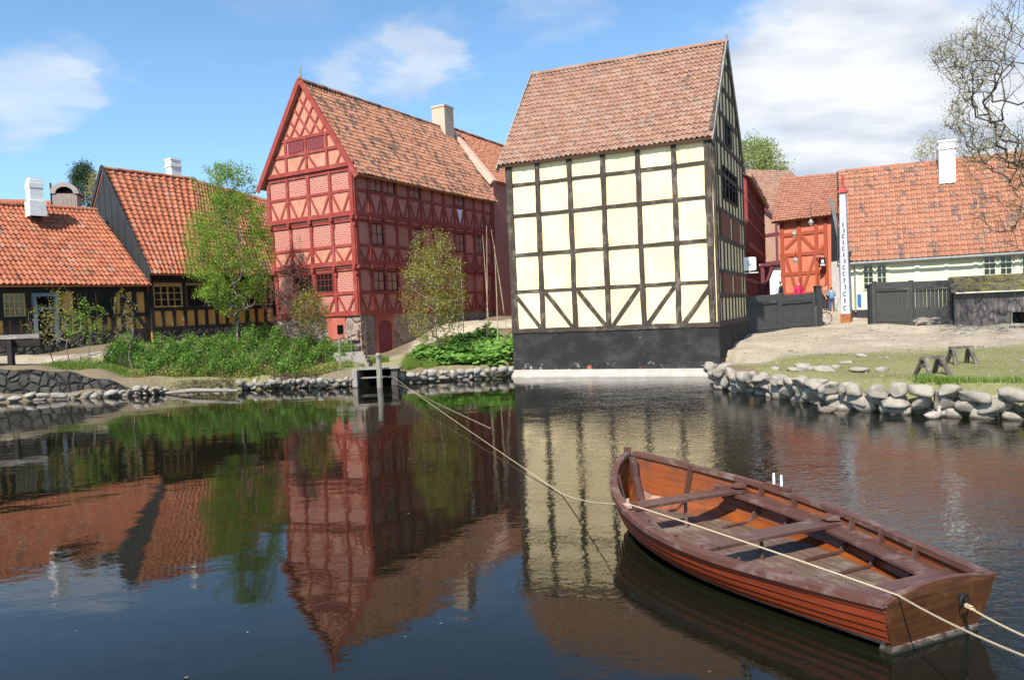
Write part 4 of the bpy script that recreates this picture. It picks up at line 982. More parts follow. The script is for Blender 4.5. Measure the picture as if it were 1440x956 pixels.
# roof with a dark verge above it
F3a = P(1058, 300, 64); s3 = empty('roofed_house', Vector((F3a.x, F3a.y, 2.4)), 'far house showing only its orange roof and dark verge above the maroon house', 'house')
K3 = Fac(F3a[:2], (1, -.15)); K3.n = Vector((K3.u.y, -K3.u.x, 0)); zz1 = P(1065, 250, 66).z; zz0 = P(1078, 292, 64).z
wid = P(1077, 250, 64).x-F3a.x
body(K3, wid, 5, 2, zz0-.5, zz1-.3, T['darkred_timber'], 'wall', s3)
tile_sheet(ap(K3, -2, zz0-.6, -.3), ap(K3, wid+.5, zz0-.6, -.3), ap(K3, wid-.2, zz1, 2.5), ap(K3, -2, zz1, 2.5), T['tile_rose'], s3, seed=44)
vb = MB(); p0 = ap(K3, wid+.55, zz0-.8, -.4); p1 = ap(K3, wid-.15, zz1+.1, 2.5); d = (p1-p0)/2; up = K3.u.cross(d).normalized(); vb.box((p0+p1)/2, d, K3.u*.06, up*.14); vb.build('barge_board', T['boards_black'], s3)
# bright white house closing the lane
wp = P(1090, 400, 75); F4 = Fac((wp.x-2.0, wp.y), (1, 0)); F4.n = Vector((0, -1, 0)); wh = empty('far_house', Vector((wp.x, wp.y, 2.4)), 'white-walled far house glimpsed through the gap left of the salmon house', 'house')
body(F4, 6, 6, 1, P(1090, 372, 75).z, P(1090, 345, 78).z, T['white_paint'], 'wall', wh)
q = slope(F4, -.2, 6.2, P(1090, 372, 75).z, P(1090, 345, 78).z+.2, 3, .3); tile_sheet(*q, T['tile_fine'], wh, seed=47)

# ============================================================ FENCES, SHED, PILLAR
def board_fence(name, p0, p1, h0, h1, label, gaps=True, nposts=2):
    p0 = Vector(p0); p1 = Vector(p1); L = math.hypot(p1.x-p0.x, p1.y-p0.y)
    F = Fac(p0[:2], (p1-p0)[:2]); F.n = Vector((F.u.y, -F.u.x, 0))
    e = empty(name, F.pt(L/2, (p0.z+p1.z)/2), label, 'fence')
    pn = MB(); n = int(L/.165)
    for i in range(n):
        a = L*i/n; z = p0.z+(p1.z-p0.z)*i/n; h = h0+(h1-h0)*i/n
        g = .02 if (gaps and i > n*.42 and random.random() < .85) or (gaps and random.random() < .15) else .004
        F.box(pn, a+g/2, a+L/n-g/2, z+.02, z+h-.34, -.012+random.uniform(-.004, .004), .012)
    for i in range(nposts-1):
        a0, a1 = L*i/(nposts-1), L*(i+1)/(nposts-1); z0 = p0.z+(p1.z-p0.z)*a0/L; z1 = p0.z+(p1.z-p0.z)*a1/L; h = h0+(h1-h0)*(a0+a1)/2/L
        F.bar(pn, (a0, z0+.2), (a1, z1+.2), .16, .035, -.01); F.bar(pn, (a0, z0+h-.17), (a1, z1+h-.17), .34, .03, -.02); F.bar(pn, (a0, z0+h-.40), (a1, z1+h-.40), .07, .06, -.02)
    pn.build('board_panel', T['fence_grey'], e)
    for i in range(nposts):
        a = L*i/(nposts-1); z = p0.z+(p1.z-p0.z)*a/L; h = h0+(h1-h0)*a/L; pm_ = MB()
        F.box(pm_, a-.09, a+.09, z-.1, z+h+.06, -.07, .10); pm_.build('post', T['fence_grey'], e)
    return e
fa = P(1045, 467, 36.3); fb = P(1147, 463, 38.2)
def gp_(px, py, Y):
    p = P(px, py, Y); return Vector((p.x, p.y, zgf(p.x, p.y)))
A_ = gp_(1046, 467, 36.4); B_ = gp_(1144, 463, 38.0)
board_fence('board_fence', A_, B_, P(1046, 416, A_.y).z-A_.z, P(1144, 413, B_.y).z-B_.z, 'charcoal board fence between the yellow house and the gate opening', True, 3)
A_ = gp_(1231, 462, 37.0); B_ = gp_(1338, 462, 34.5)
board_fence('board_fence', A_, B_, P(1231, 397, A_.y).z-A_.z, P(1338, 394, B_.y).z-B_.z, 'taller charcoal board fence in front of the pale green house, next to the shed', True, 3)
def post(name, px, ytop, Y, w_, mat, label, cat='post', lean=0, ybase=None):
    b0 = gp_(px, 462, Y); zt = P(px, ytop, b0.y).z; m_ = MB()
    m_.box(Vector((b0.x, b0.y, (b0.z-.1+zt)/2)), Vector((0, 0, (zt-b0.z+.1)/2)), (w_/2, 0, 0), (0, w_/2, 0)); m_.box(Vector((b0.x, b0.y, zt+.02)), Vector((0, 0, .02)), (w_*.6, 0, 0), (0, w_*.6, 0))
    return recenter(tag(m_.build(name, T[mat]), label, cat))
post('gate_post', 1151.5, 403, 38.3, .30, 'boards_black', 'thick black gate post at the right end of the fence by the bicycle')
post('gate_post', 1225, 402, 37.2, .22, 'boards_black', 'slimmer black gate post standing free left of the taller fence')
# bollard-like pale stake at the first fence
post('stake', 1146.5, 432, 38.0, .10, 'wood_grey', 'short pale stake leaning on the thick black gate post')
# letter pillar
b0 = gp_(1190.5, 455, 39.2); zt = P(1186, 272, b0.y).z
pe = empty('sign_pillar', b0, 'slim white pillar with black lettering, brown foot and red cap beside the lane', 'pillar')
yaw = -.62; ux = Vector((math.cos(yaw), math.sin(yaw), 0)); uy = Vector((-math.sin(yaw), math.cos(yaw), 0))
w0, w1 = .215, .14
def ring(w_, z): return [Vector((b0.x, b0.y, z))+ux*sx_*w_+uy*sy_*w_ for sx_, sy_ in ((-1, -1), (1, -1), (1, 1), (-1, 1))]
s_ = MB(); s_.hexa(ring(w0, b0.z+.42)+ring(w1, zt)); s_.build('shaft', T['pillar_paint'], pe)
s_ = MB(); s_.hexa(ring(w0+.03, b0.z-.1)+ring(w0+.03, b0.z+.44)); s_.build('foot', m_flat('rusty brown foot', (.36, .12, .05), .8), pe)
s_ = MB(); s_.hexa(ring(.22, zt+.02)+ring(.20, zt+.16)); s_.hexa(ring(.13, zt+.16)+ring(.10, zt+.3)); s_.tube([Vector((b0.x, b0.y, zt+.2)), Vector((b0.x, b0.y, zt+.95))], .05, 6)
s_.hexa([Vector((b0.x, b0.y, 0))+q for q in (Vector((-1.0, 0, zt+.12)), Vector((-1.0, .03, zt+.12)), Vector((-1.0, .03, zt+.16)), Vector((-1.0, 0, zt+.16)), Vector((0, 0, zt+.12)), Vector((0, .03, zt+.12)), Vector((0, .03, zt+.16)), Vector((0, 0, zt+.16)))])
s_.build('cap', m_flat('red cap paint', (.45, .05, .04), .5), pe)
gly = MB()
def glyph(c, u_, n_, kind, hh, ww):
    up = Vector((0, 0, 1)); t = .024
    def seg(a0, z0, a1, z1, th_=t):
        p = c+u_*a0*ww+up*z0*hh; q = c+u_*a1*ww+up*z1*hh; d = (q-p)/2; s1 = n_.cross(d).normalized(); gly.box((p+q)/2+n_*.006, d*1.06, n_*.006, s1*th_*.40)
    if kind == 'C':
        pts = [(.42*math.cos(t_), .42*math.sin(t_)) for t_ in np.linspace(R_(55), R_(305), 9)]
        for a_, b_ in zip(pts[:-1], pts[1:]): seg(a_[0], a_[1], b_[0], b_[1], .06)
    elif kind == 'I': seg(-.05, -.45, -.05, .45, .085); seg(-.2, .42, .1, .42); seg(-.2, -.42, .1, -.42)
    elif kind == ')':
        pts = [(.35*math.cos(t_)-.05, .45*math.sin(t_)) for t_ in np.linspace(R_(-80), R_(80), 8)]
        for a_, b_ in zip(pts[:-1], pts[1:]): seg(a_[0], a_[1], b_[0], b_[1], .075)
    elif kind == 'E': seg(-.3, -.4, -.3, .4); seg(-.3, .4, .3, .4); seg(-.3, 0, .2, 0); seg(-.3, -.4, .3, -.4)
for fi_, (n_, u_) in enumerate(((-uy, ux), (ux, uy))):
    z = b0.z+.75; k = 0
    while z < zt-1.5:
        f_ = (z-b0.z)/(zt-b0.z); w_ = w0+(w1-w0)*f_
        for col_ in (0,):
            glyph(Vector((b0.x, b0.y, z))+n_*(w_+.004+.006)+u_*w_*col_, u_, n_, (['C', 'I', 'C', ')', 'I', 'C', 'C', ')', 'I'][k % 9] if fi_ == 0 else ')'), .27*(1-.3*f_), w_*.9)
        z += .38*(1-.3*f_); k += 1
gly.build('lettering', m_flat('faded black lettering', (.15, .15, .17), .7), pe)
# shed with mossy boarded roof
S0 = gp_(1344, 462, 33.6); S1 = gp_(1520, 465, 31.5)
FS = Fac(S0[:2], (S1-S0)[:2]); FS.n = Vector((FS.u.y, -FS.u.x, 0)); SL = math.hypot(S1.x-S0.x, S1.y-S0.y)
sh = empty('shed', FS.pt(SL/2, S0.z), 'low dark board shed with a mossy green-brown roof at the right edge', 'shed')
zw = P(1350, 413, S0.y).z
zsb = S0.z-.15
sw = MB(); n = int(SL/.2)
for i in range(n):
    FS.box(sw, SL*i/n+.004, SL*(i+1)/n-.004, zsb, zw, -.03, random.uniform(-.004, .008))
for a in (0, SL): sw.box(FS.pt(a, (zsb+zw+.35)/2, -1.1), Vector((0, 0, (zw+.35-zsb)/2)), FS.u*.03, FS.n*1.1)
sw.box(FS.pt(SL/2, (zsb+zw)/2, -2.2), Vector((0, 0, (zw-zsb)/2)), FS.u*SL/2, FS.n*.03)
sw.build('board_wall', T['shed_wood'], sh)
hs, hz_ = FS.px(1436, 447); ho = MB(); FS.box(ho, hs-.32, hs+.32, hz_-.22, hz_+.26, -.01, .03); hob = ho.build('hatch_opening', T['void'], sh)
hf = MB(); FS.box(hf, hs-.38, hs+.38, hz_-.29, hz_-.22, .0, .06); FS.box(hf, hs-.38, hs-.32, hz_-.22, hz_+.3, .0, .055); hf.build('frame', T['wood_grey'], hob)
mm_, b = newmat('mossy boards'); ps = pos(b); q_ = b.noise(b.mapping(ps, (1.2, 1.2, 7)), 1.6, 6, .7).outputs[0]; q2 = b.noise(b.mapping(ps, (1, 1, 9), (3, 1, 2)), 1.2, 5, .65).outputs[0]
c = b.ramp(q_, [(.3, (.05, .04, .035)), (.45, (.16, .12, .09)), (.55, (.15, .14, .03)), (.66, (.28, .25, .08)), (.8, (.22, .12, .07))])
c = b.mix(b.sstep(q2, .5, .7), c, (.20, .17, .14)); finish(b, c, .9, q_, .7, .03, .2)
rs_ = MB(); nrow = 9; zt_ = P(1340, 391, S0.y+1.6).z; depth_ = 2.3
for j in range(nrow):
    f0, f1 = j/nrow, (j+1.25)/nrow; d0 = -.3+depth_*f0; d1 = -.3+depth_*f1; zz0_ = zw+.02+(zt_-zw)*f0; zz1_ = zw+.02+(zt_-zw)*f1
    for k in range(6):
        a0, a1 = -.15+(SL+.3)*k/6, -.15+(SL+.3)*(k+1)/6-.01
        jz = random.uniform(0, .012)
        rs_.hexa([FS.pt(a0, zz0_+.03+jz, -d0), FS.pt(a0, zz1_+.0, -d1), FS.pt(a0, zz1_+.02, -d1), FS.pt(a0, zz0_+.06+jz, -d0), FS.pt(a1, zz0_+.03+jz, -d0), FS.pt(a1, zz1_, -d1), FS.pt(a1, zz1_+.02, -d1), FS.pt(a1, zz0_+.06+jz, -d0)])
rs_.build('roof', mm_, sh)
# hanging sign on the yellow house's corner
sp0 = FG.pt(YD-.4, 4.25, .1); c_ = P(1054, 371, 34.9)
hsn = empty('hanging_sign', c_, 'white square sign on a bracket at the back corner of the yellow house', 'sign')
sgm = MB(); r_ = .31
pts = []
for (cx_, cy_, t0) in ((r_-.08, r_-.08, 0), (-r_+.08, r_-.08, 90), (-r_+.08, -r_+.08, 180), (r_-.08, -r_+.08, 270)):
    for t_ in (0, 30, 60, 90): pts.append((cx_+.08*math.cos(R_(t0+t_)), cy_+.08*math.sin(R_(t0+t_))))
fr = [c_+Vector((x, 0, y)) for x, y in pts]; bk2 = [p+Vector((0, .06, 0)) for p in fr]
sgm.face(fr); sgm.face(bk2[::-1])
for i in range(len(fr)): j = (i+1) % len(fr); sgm.face([fr[i], bk2[i], bk2[j], fr[j]])
sgm.build('plate', T['sign_white'], hsn)
em = MB()
for (x0, z0, x1, z1) in ((-.1, .1, .08, .14), (-.12, -.02, -.02, .06), (.0, -.06, .1, .04), (-.06, -.12, .02, -.04)): em.abox(c_.x+x0, c_.x+x1, c_.y-.012, c_.y-.002, c_.z+z0, c_.z+z1)
em.build('emblem', m_flat('grey print', (.35, .42, .38), .6), hsn)
br = MB(); a_ = Vector((c_.x-.75, c_.y+.03, c_.z-.42)); br.tube([a_, c_+Vector((.4, .03, -.42))], .022, 6); br.tube([a_+Vector((0, 0, -.45)), a_+Vector((.35, 0, -.02))], .018, 6); br.tube([a_+Vector((0, 0, .05)), a_+Vector((0, 0, -.55))], .022, 6); br.tube([c_+Vector((0, .03, -.42)), c_+Vector((0, .03, -.3))], .02, 6)
br.build('bracket', T['sign_white'], hsn)
# black lane sign and lantern on the salmon house
c_ = RH.pt(HL-.05, RH.px(1162, 369)[1], .5); bs = MB(); bs.box(c_, (.20, 0, 0), (0, .03, 0), (0, 0, .30)); o_ = bs.build('hanging_sign', T['iron'])
pz = MB(); pz.box(c_+Vector((0, -.036, -.16)), (.15, 0, 0), (0, .004, 0), (0, 0, .05)); pz.box(c_+Vector((0, -.036, .06)), (.08, 0, 0), (0, .004, 0), (0, 0, .1)); pz.box(c_+Vector((-.1, .3, .42)), (.02, 0, 0), (0, .35, 0), (0, 0, .02)); pz.build('lettering_strip', T['sign_white'], o_)
tag(o_, 'small black sign jutting from the right corner of the salmon-red house', 'sign')
def lantern(px, y0, y1, Y, label):
    t = P(px, y0, Y); u = P(px, y1, Y); e = empty('hanging_lamp', Vector((u.x, u.y, u.z)), label, 'lamp'); m_ = MB()
    m_.tube([t, u+Vector((0, 0, .4))], .02, 5); m_.build('cord', T['iron'], e)
    m_ = MB(); m_.tube([u+Vector((0, 0, z)) for z in (.42, .36, .3, .18, .17)], [.03, .07, .10, .17, .05], 10); m_.build('lamp_shade', T['lead'], e)
    m_ = MB(); m_.tube([u+Vector((0, 0, z)) for z in (.18, .1, .02)], [.09, .1, .04], 8); m_.build('bulb', T['sign_white'], e)
lantern(1140.5, 283, 318, 44.5, 'grey metal lamp hanging in front of the salmon house roof edge')
lantern(1117, 312, 334, 46, 'small dark lamp hanging high before the left half of the salmon house')
lantern(1119, 352, 371, 46, 'lower small lamp hanging before the left half of the salmon house')
# ============================================================ ROWING BOAT
BA = Vector((1.54, 10.2, 0)); BS = Vector((3.32, 5.84, 0)); ba = (BS-BA).normalized(); bp_ = Vector((-ba.y, ba.x, 0)); 
if bp_.x < 0: bp_ = -bp_
BLEN = (BS-BA).length
def bpt(s, p, z): return BA+ba*s+bp_*p+Vector((0, 0, z))
S_ = np.array([0, .12, .3, .5, .8, 1.15, 1.6, 2.1, 2.6, 3.2, 3.8, 4.3, BLEN])
HB = np.array([.035, .22, .41, .56, .74, .90, 1.04, 1.11, 1.11, 1.02, .86, .72, .60])
SH = np.array([.80, .75, .70, .655, .60, .555, .505, .46, .435, .42, .425, .435, .45])
def hb(s): return float(np.interp(s, S_, HB))
def shz(s): return float(np.interp(s, S_, SH))
from functools import lru_cache
def smooth_interp(s, ys):
    # local quadratic smoothing of the station table
    return float(sum(np.interp(min(max(s+d, 0), BLEN), S_, ys)*w_ for d, w_ in ((-.16, .25), (0, .5), (.16, .25)))) if .2 < s < BLEN-.2 else float(np.interp(s, S_, ys))
KY = np.array([0, .42, .66, .80, .895, .96, 1.0]); KZ = np.array([0, .05, .17, .34, .54, .77, 1.0])
def sec(s, k, inset=0.0, side=1):
    """point on the hull section: k 0 (keel) .. 6 (gunwale)"""
    h_ = smooth_interp(s, HB); zt = smooth_interp(s, SH)
    bow = max(0, 1-s/1.0); zk = -.12+.0*bow+max(0, (.22-s)/.22)**2*.25
    y = float(np.interp(k, range(7), KY)); z = float(np.interp(k, range(7), KZ))
    yv = (k/6)**1.05*.75+.25*y if False else k/6
    y = y*(1-bow*.55)+yv*bow*.55
    if s > BLEN-.8:
        t = (s-(BLEN-.8))/.8; y = y*(1-.25*t)+t*.25*float(np.interp(k, range(7), [0, .5, .78, .88, .94, .98, 1.0]))
    sx = s-(.10*(1-z)*t if s > BLEN-.8 else 0)
    if s < .3: sx = s+(.3-s)/.3*.16*(1-z)**1.5
    return bpt(sx, side*(h_*y-inset), zk+(zt-zk)*z+inset*.3)
boat = empty('rowing_boat', BA+ba*BLEN/2, 'varnished reddish-brown wooden rowing boat moored in the foreground', 'rowing boat')
def m_varnish(name, c1, c2, worn=None, rough=.28, coat=0.0):
    m, b = newmat(name); uv = uvn(b); ps = pos(b)
    g = b.noise(b.mapping(uv, (1.2, 22, 1)), 1.0, 6, .65, .5).outputs[0]; g2 = b.noise(ps, 3.5, 6, .65).outputs[0]
    c = b.ramp(g, [(.3, c1), (.7, c2)])
    if worn: c = b.mix(b.math('MULTIPLY', b.sstep(g2, .50, .68), .75), c, worn)
    r = b.math('ADD', rough, b.math('MULTIPLY', g2, .3))
    finish(b, c, r, b.math('ADD', g, b.math('MULTIPLY', g2, .6)), .25, .006, .5, **({'Coat Weight': coat, 'Coat Roughness': .12} if coat else {})); return m
VH = m_varnish('varnished hull planks', (.12, .018, .005), (.26, .040, .009), (.16, .028, .010), .28, .6)
VI = m_varnish('varnished inner planks', (.15, .036, .009), (.30, .075, .015), (.10, .038, .016), .25, .15)
VD = m_varnish('dark weathered varnish', (.065, .026, .018), (.14, .055, .036), (.20, .15, .125), .4)
VB = m_varnish('greyed bench wood', (.062, .027, .020), (.125, .058, .042), (.18, .125, .105), .28)
VF = m_varnish('greyed floor boards', (.085, .05, .034), (.165, .105, .075), (.23, .175, .135), .45)
WP, b = newmat('worn bottom paint'); ps = pos(b); g2 = b.noise(b.mapping(ps, (1, 1, 2.5)), 3.2, 7, .72, .5).outputs[0]
zz = b.n('SeparateXYZ', {'Vector': ps}).outputs[2]
c = b.mix(b.sstep(g2, .42, .58), (.06, .036, .025), (.30, .24, .195)); c = b.mix(b.sstep(b.math('ADD', zz, b.math('MULTIPLY', g2, .04)), .055, .03), c, (.03, .03, .02))
finish(b, c, .6, g2, .4, .01, .4)
NS = 46; ss = np.linspace(0, BLEN, NS)
kk = np.linspace(1.55, 5.9, 6)
kk = [0.0, 3.3, 3.75, 4.25, 4.8, 5.4, 6.0]
for side, sname in ((-1, 'near'), (1, 'far')):
    st = MB()
    for j in range(6):
        k0, k1 = kk[j], kk[j+1]
        for i in range(NS-1):
            sa_, sb2 = ss[i], ss[i+1]
            lap0 = .016 if j else 0
            a0 = sec(sa_, k0, -lap0, side); a1 = sec(sa_, k1, -.002, side); b0_ = sec(sb2, k0, -lap0, side); b1_ = sec(sb2, k1, -.002, side)
            a0i = sec(sa_, k0, .014-lap0*.6, side); a1i = sec(sa_, k1, .018, side); b0i = sec(sb2, k0, .014-lap0*.6, side); b1i = sec(sb2, k1, .018, side)
            u0 = [(sa_, j+.0), (sb2, j+.0), (sb2, j+.16), (sa_, j+.16)]
            o_mi = 1 if (j == 0 and sa_ > 2.0) else 0
            st.face([a0, b0_, b1_, a1], u0, o_mi); st.face([a0i, b0i, b1i, a1i], u0, 2)
            st.face([a0, b0_, b0i, a0i], [(sa_, j)]*4, 3)
            if j == 5: st.face([a1, b1_, b1i, a1i], u0, 0)
    st.build('hull_side', [VH, WP, VI, VD], boat)
# stem, keel and transom
stm = MB()
pts = [bpt(-.05, 0, .86), bpt(-.055, 0, .78), bpt(-.03, 0, .55), bpt(.03, 0, .3), bpt(.12, 0, .05), bpt(.22, 0, -.12)]
for i in range(len(pts)-1):
    a, c_ = pts[i], pts[i+1]; w_ = .035
    stm.hexa([a-bp_*w_-ba*.03, a+bp_*w_-ba*.03, a+bp_*w_+ba*.05, a-bp_*w_+ba*.05, c_-bp_*w_-ba*.03, c_+bp_*w_-ba*.03, c_+bp_*w_+ba*.05, c_-bp_*w_+ba*.05])
stm.build('stem', VD, boat)
ap_ = MB()   # inner stem (apron)
pts = [bpt(.09, 0, .74), bpt(.12, 0, .5), bpt(.22, 0, .25), bpt(.38, 0, .08)]
for i in range(3):
    a, c_ = pts[i], pts[i+1]; w_ = .04
    ap_.hexa([a-bp_*w_-ba*.04, a+bp_*w_-ba*.04, a+bp_*w_+ba*.04, a-bp_*w_+ba*.04, c_-bp_*w_-ba*.04, c_+bp_*w_-ba*.04, c_+bp_*w_+ba*.04, c_-bp_*w_+ba*.04])
ap_.build('apron', VB, boat)
tm = MB()
def trans(k, off, side): 
    q = sec(BLEN, k, .0, side); return q+ba*off
n = 13; ks = np.linspace(0, 6, n)
L = [trans(k, .0, -1) for k in ks]; Rr_ = [trans(k, .0, 1) for k in ks]
Li = [q-ba*.04 for q in L]; Ri = [q-ba*.04 for q in Rr_]
L = [q+ba*.012 for q in L]; Rr_ = [q+ba*.012 for q in Rr_]
for i in range(n-1):
    tm.face([L[i], Rr_[i], Rr_[i+1], L[i+1]], [(-.5, i*.07), (.5, i*.07), (.5, i*.07+.07), (-.5, i*.07+.07)]); tm.face([Li[i], Ri[i], Ri[i+1], Li[i+1]], [(-.5, i*.07), (.5, i*.07), (.5, i*.07+.07), (-.5, i*.07+.07)])
    tm.face([L[i], L[i+1], Li[i+1], Li[i]]); tm.face([Rr_[i], Rr_[i+1], Ri[i+1], Ri[i]])
# arched top edge
ntop = 14; h6 = smooth_interp(BLEN, HB); zt6 = float(SH[-1])
for i in range(ntop):
    def tp(u_, o): return bpt(BLEN+o, u_*h6, zt6+.085*(1-u_*u_))
    def bt(u_, o): return bpt(BLEN+o, u_*h6, zt6-.002)
    u0 = -1+2*i/ntop; u1 = -1+2*(i+1)/ntop
    tm.face([bt(u0, .012), bt(u1, .012), tp(u1, .012), tp(u0, .012)], [(u0, .5), (u1, .5), (u1, .58), (u0, .58)]); tm.face([bt(u0, -.04), bt(u1, -.04), tp(u1, -.04), tp(u0, -.04)], [(u0, .5), (u1, .5), (u1, .58), (u0, .58)])
    tm.face([tp(u0, -.04), tp(u1, -.04), tp(u1, .012), tp(u0, .012)], [(u0, 0), (u1, 0), (u1, .05), (u0, .05)], 1)
VT = m_varnish('aged varnish transom', (.05, .018, .008), (.14, .05, .015), (.19, .075, .026), .24, .5)
tr = tm.build('transom', [VT, VD], boat)
tb_ = MB()
tb_.hexa([bpt(BLEN-.20, -.50, -.08), bpt(BLEN-.06, -.485, -.08), bpt(BLEN-.05, -.485, .06), bpt(BLEN-.14, -.50, .095), bpt(BLEN-.20, .50, -.08), bpt(BLEN-.06, .475, -.08), bpt(BLEN-.05, .475, .06), bpt(BLEN-.14, .50, .09)])
tb_.build('bumper', WP, tr)
rg_ = MB(); c_ = bpt(BLEN+.02, .20, .36); 
rpts = [c_+bp_*.05*math.cos(t)+Vector((0, 0, .05*math.sin(t)-.03))+ba*.02 for t in np.linspace(0, 2*math.pi, 13)]
rg_.tube(rpts, .008, 6, cap=False); rg_.box(c_, ba*.02, bp_*.02, Vector((0, 0, .02))); rg_.build('mooring_ring', T['iron'], tr)
# gunwales
for side in (-1, 1):
    gm_ = MB()
    for i in range(NS-1):
        def rg4(s):
            q = sec(s, 6, 0, side); o = bp_*side
            return [q+o*.035+Vector((0, 0, -.035)), q+o*.035+Vector((0, 0, .018)), q-o*.075+Vector((0, 0, .022)), q-o*.075+Vector((0, 0, -.03))]
        a, c_ = rg4(max(ss[i], .03)), rg4(max(ss[i+1], .05))
        for m, k2 in ((0, 1), (1, 2), (2, 3), (3, 0)): gm_.face([a[m], a[k2], c_[k2], c_[m]], [(ss[i], m*.1), (ss[i], m*.1+.08), (ss[i+1], m*.1+.08), (ss[i+1], m*.1)], 0)
    gm_.face(rg4(BLEN)); gm_.build('gunwale', VD, boat)
# side benches
for side in (-1, 1):
    sb_ = MB()
    rngs = np.linspace(.95, BLEN-.10, 26)
    for i in range(25):
        def r4(s):
            h_ = smooth_interp(s, HB)*.955; z = smooth_interp(s, SH)-.115; wi = .27*min(1, (s-.7)/.6)
            return [bpt(s, side*h_, z-.03), bpt(s, side*h_, z), bpt(s, side*(h_-wi), z-.012), bpt(s, side*(h_-wi), z-.042)]
        a, c_ = r4(rngs[i]), r4(rngs[i+1])
        for m, k2 in ((0, 1), (1, 2), (2, 3), (3, 0)): sb_.face([a[m], a[k2], c_[k2], c_[m]], [(rngs[i], m*.3), (rngs[i], m*.3+.27), (rngs[i+1], m*.3+.27), (rngs[i+1], m*.3)])
        if i == 0: sb_.face(a)
    sb_.build('side_bench', VB, boat)
# thwarts
for s0, w_ in ((1.28, .23), (2.62, .25)):
    t_ = MB(); h_ = smooth_interp(s0, HB)*.93; z = smooth_interp(s0, SH)-.095
    n = 8
    for i in range(n):
        u0, u1 = -1+2*i/n, -1+2*(i+1)/n
        f = lambda u_: z+.012*(1-u_*u_)
        t_.hexa([bpt(s0-w_/2, u0*h_, f(u0)-.035), bpt(s0+w_/2, u0*h_, f(u0)-.035), bpt(s0+w_/2, u0*h_, f(u0)), bpt(s0-w_/2, u0*h_, f(u0)), bpt(s0-w_/2, u1*h_, f(u1)-.035), bpt(s0+w_/2, u1*h_, f(u1)-.035), bpt(s0+w_/2, u1*h_, f(u1)), bpt(s0-w_/2, u1*h_, f(u1))])
    o_ = t_.build('thwart', VB, boat)
    for side in (-1, 1):
        k_ = MB(); a = bpt(s0, side*(h_-.02), z+.02); c_ = bpt(s0, side*(h_-.16), z+.03)
        k_.hexa([a-ba*.09, a+ba*.09, a+ba*.09+Vector((0, 0, .05)), a-ba*.09+Vector((0, 0, .05)), c_-ba*.06, c_+ba*.06, c_+ba*.06+Vector((0, 0, .012)), c_-ba*.06+Vector((0, 0, .012))]); k_.build('knee', VD, o_)
    pl_ = MB(); pl_.tube([bpt(s0, 0, z-.03), bpt(s0, 0, .08)], .022, 7); pl_.build('pillar', VB, o_)
t_ = MB()
for i in range(3):
    a0, a1 = BLEN-.5+.155*i, BLEN-.5+.155*(i+1)-.006; h0, h1 = smooth_interp(a0, HB)*.955, smooth_interp(a1, HB)*.955; z = .35+.0
    t_.hexa([bpt(a0, -h0, z-.03), bpt(a1, -h1, z-.03), bpt(a1, -h1, z), bpt(a0, -h0, z), bpt(a0, h0, z-.03), bpt(a1, h1, z-.03), bpt(a1, h1, z), bpt(a0, h0, z)])
t_.build('stern_seat', VB, boat)
# floor boards, one part; ribs
fb_ = MB(); zf = .075
def fw_(s): 
    h_ = smooth_interp(s, HB); zk = -.12; zt = smooth_interp(s, SH); zz_ = (zf+.0-zk)/(zt-zk)
    bow = max(0, 1-s/1.0); y = float(np.interp(zz_, KZ, KY)); y = y*(1-bow*.55)+float(np.interp(zz_, KZ, np.arange(7)/6))*bow*.55
    return max(.0, h_*y-.03)
pw = .115
for j in range(-8, 8):
    y0, y1 = j*pw+.006, (j+1)*pw-.006
    for i in range(40):
        s0, s1 = .28+i*(BLEN-.36)/40, .28+(i+1)*(BLEN-.36)/40
        w0_, w1_ = fw_(s0), fw_(s1)
        a0, a1 = max(min(y0, w0_), -w0_), max(min(y1, w0_), -w0_); c0, c1 = max(min(y0, w1_), -w1_), max(min(y1, w1_), -w1_)
        if a1-a0 < .004 and c1-c0 < .004: continue
        jj = (j*37 % 11)*.0007
        fb_.face([bpt(s0, a0, zf+jj), bpt(s1, c0, zf+jj), bpt(s1, c1, zf+jj), bpt(s0, a1, zf+jj)], [(s0, j+.0), (s1, j+.0), (s1, j+pw), (s0, j+pw)])
        for (q0, q1) in (((s0, a0), (s1, c0)), ((s0, a1), (s1, c1))):
            fb_.face([bpt(q0[0], q0[1], zf+jj), bpt(q1[0], q1[1], zf+jj), bpt(q1[0], q1[1], zf-.025), bpt(q0[0], q0[1], zf-.025)], [(s0, j)]*4)
fb_.build('floor_boards', VF, boat)
db_ = MB()
for i in range(30):
    s0, s1 = .2+i*(BLEN-.25)/30, .2+(i+1)*(BLEN-.25)/30; a, c_ = fw_(s0), fw_(s1)
    db_.face([bpt(s0, -a, zf-.03), bpt(s1, -c_, zf-.03), bpt(s1, c_, zf-.03), bpt(s0, a, zf-.03)])
db_.build('bilge', VD, boat)
for s0 in (.62, 1.55, 2.02, 2.9, 3.35, 3.85):
    for side in (-1, 1):
        rb_ = MB(); ks_ = np.linspace(1.2, 5.9, 14); prev = None
        pts = []
        for k in ks_:
            q = sec(s0, k, .03, side); pts.append(Vector((q.x, q.y, max(q.z, zf+.015))))
        inn = []
        for i, k in enumerate(ks_):
            q = sec(s0, k, .075+.03*abs(k-3.2)/3, side); inn.append(Vector((q.x, q.y, max(q.z+.02, zf+.04))))
        # floor limb runs in along the boards
        pts = [bpt(s0, side*.30, zf+.004)]+pts; inn = [bpt(s0, side*.32, zf+.03)]+inn
        for i in range(len(pts)-1):
            a, c_, d_, e_ = pts[i], pts[i+1], inn[i+1], inn[i]; w_ = ba*.011
            rb_.hexa([a-w_, a+w_, e_+w_, e_-w_, c_-w_, c_+w_, d_+w_, d_-w_])
        rb_.build('rib', VB, boat)
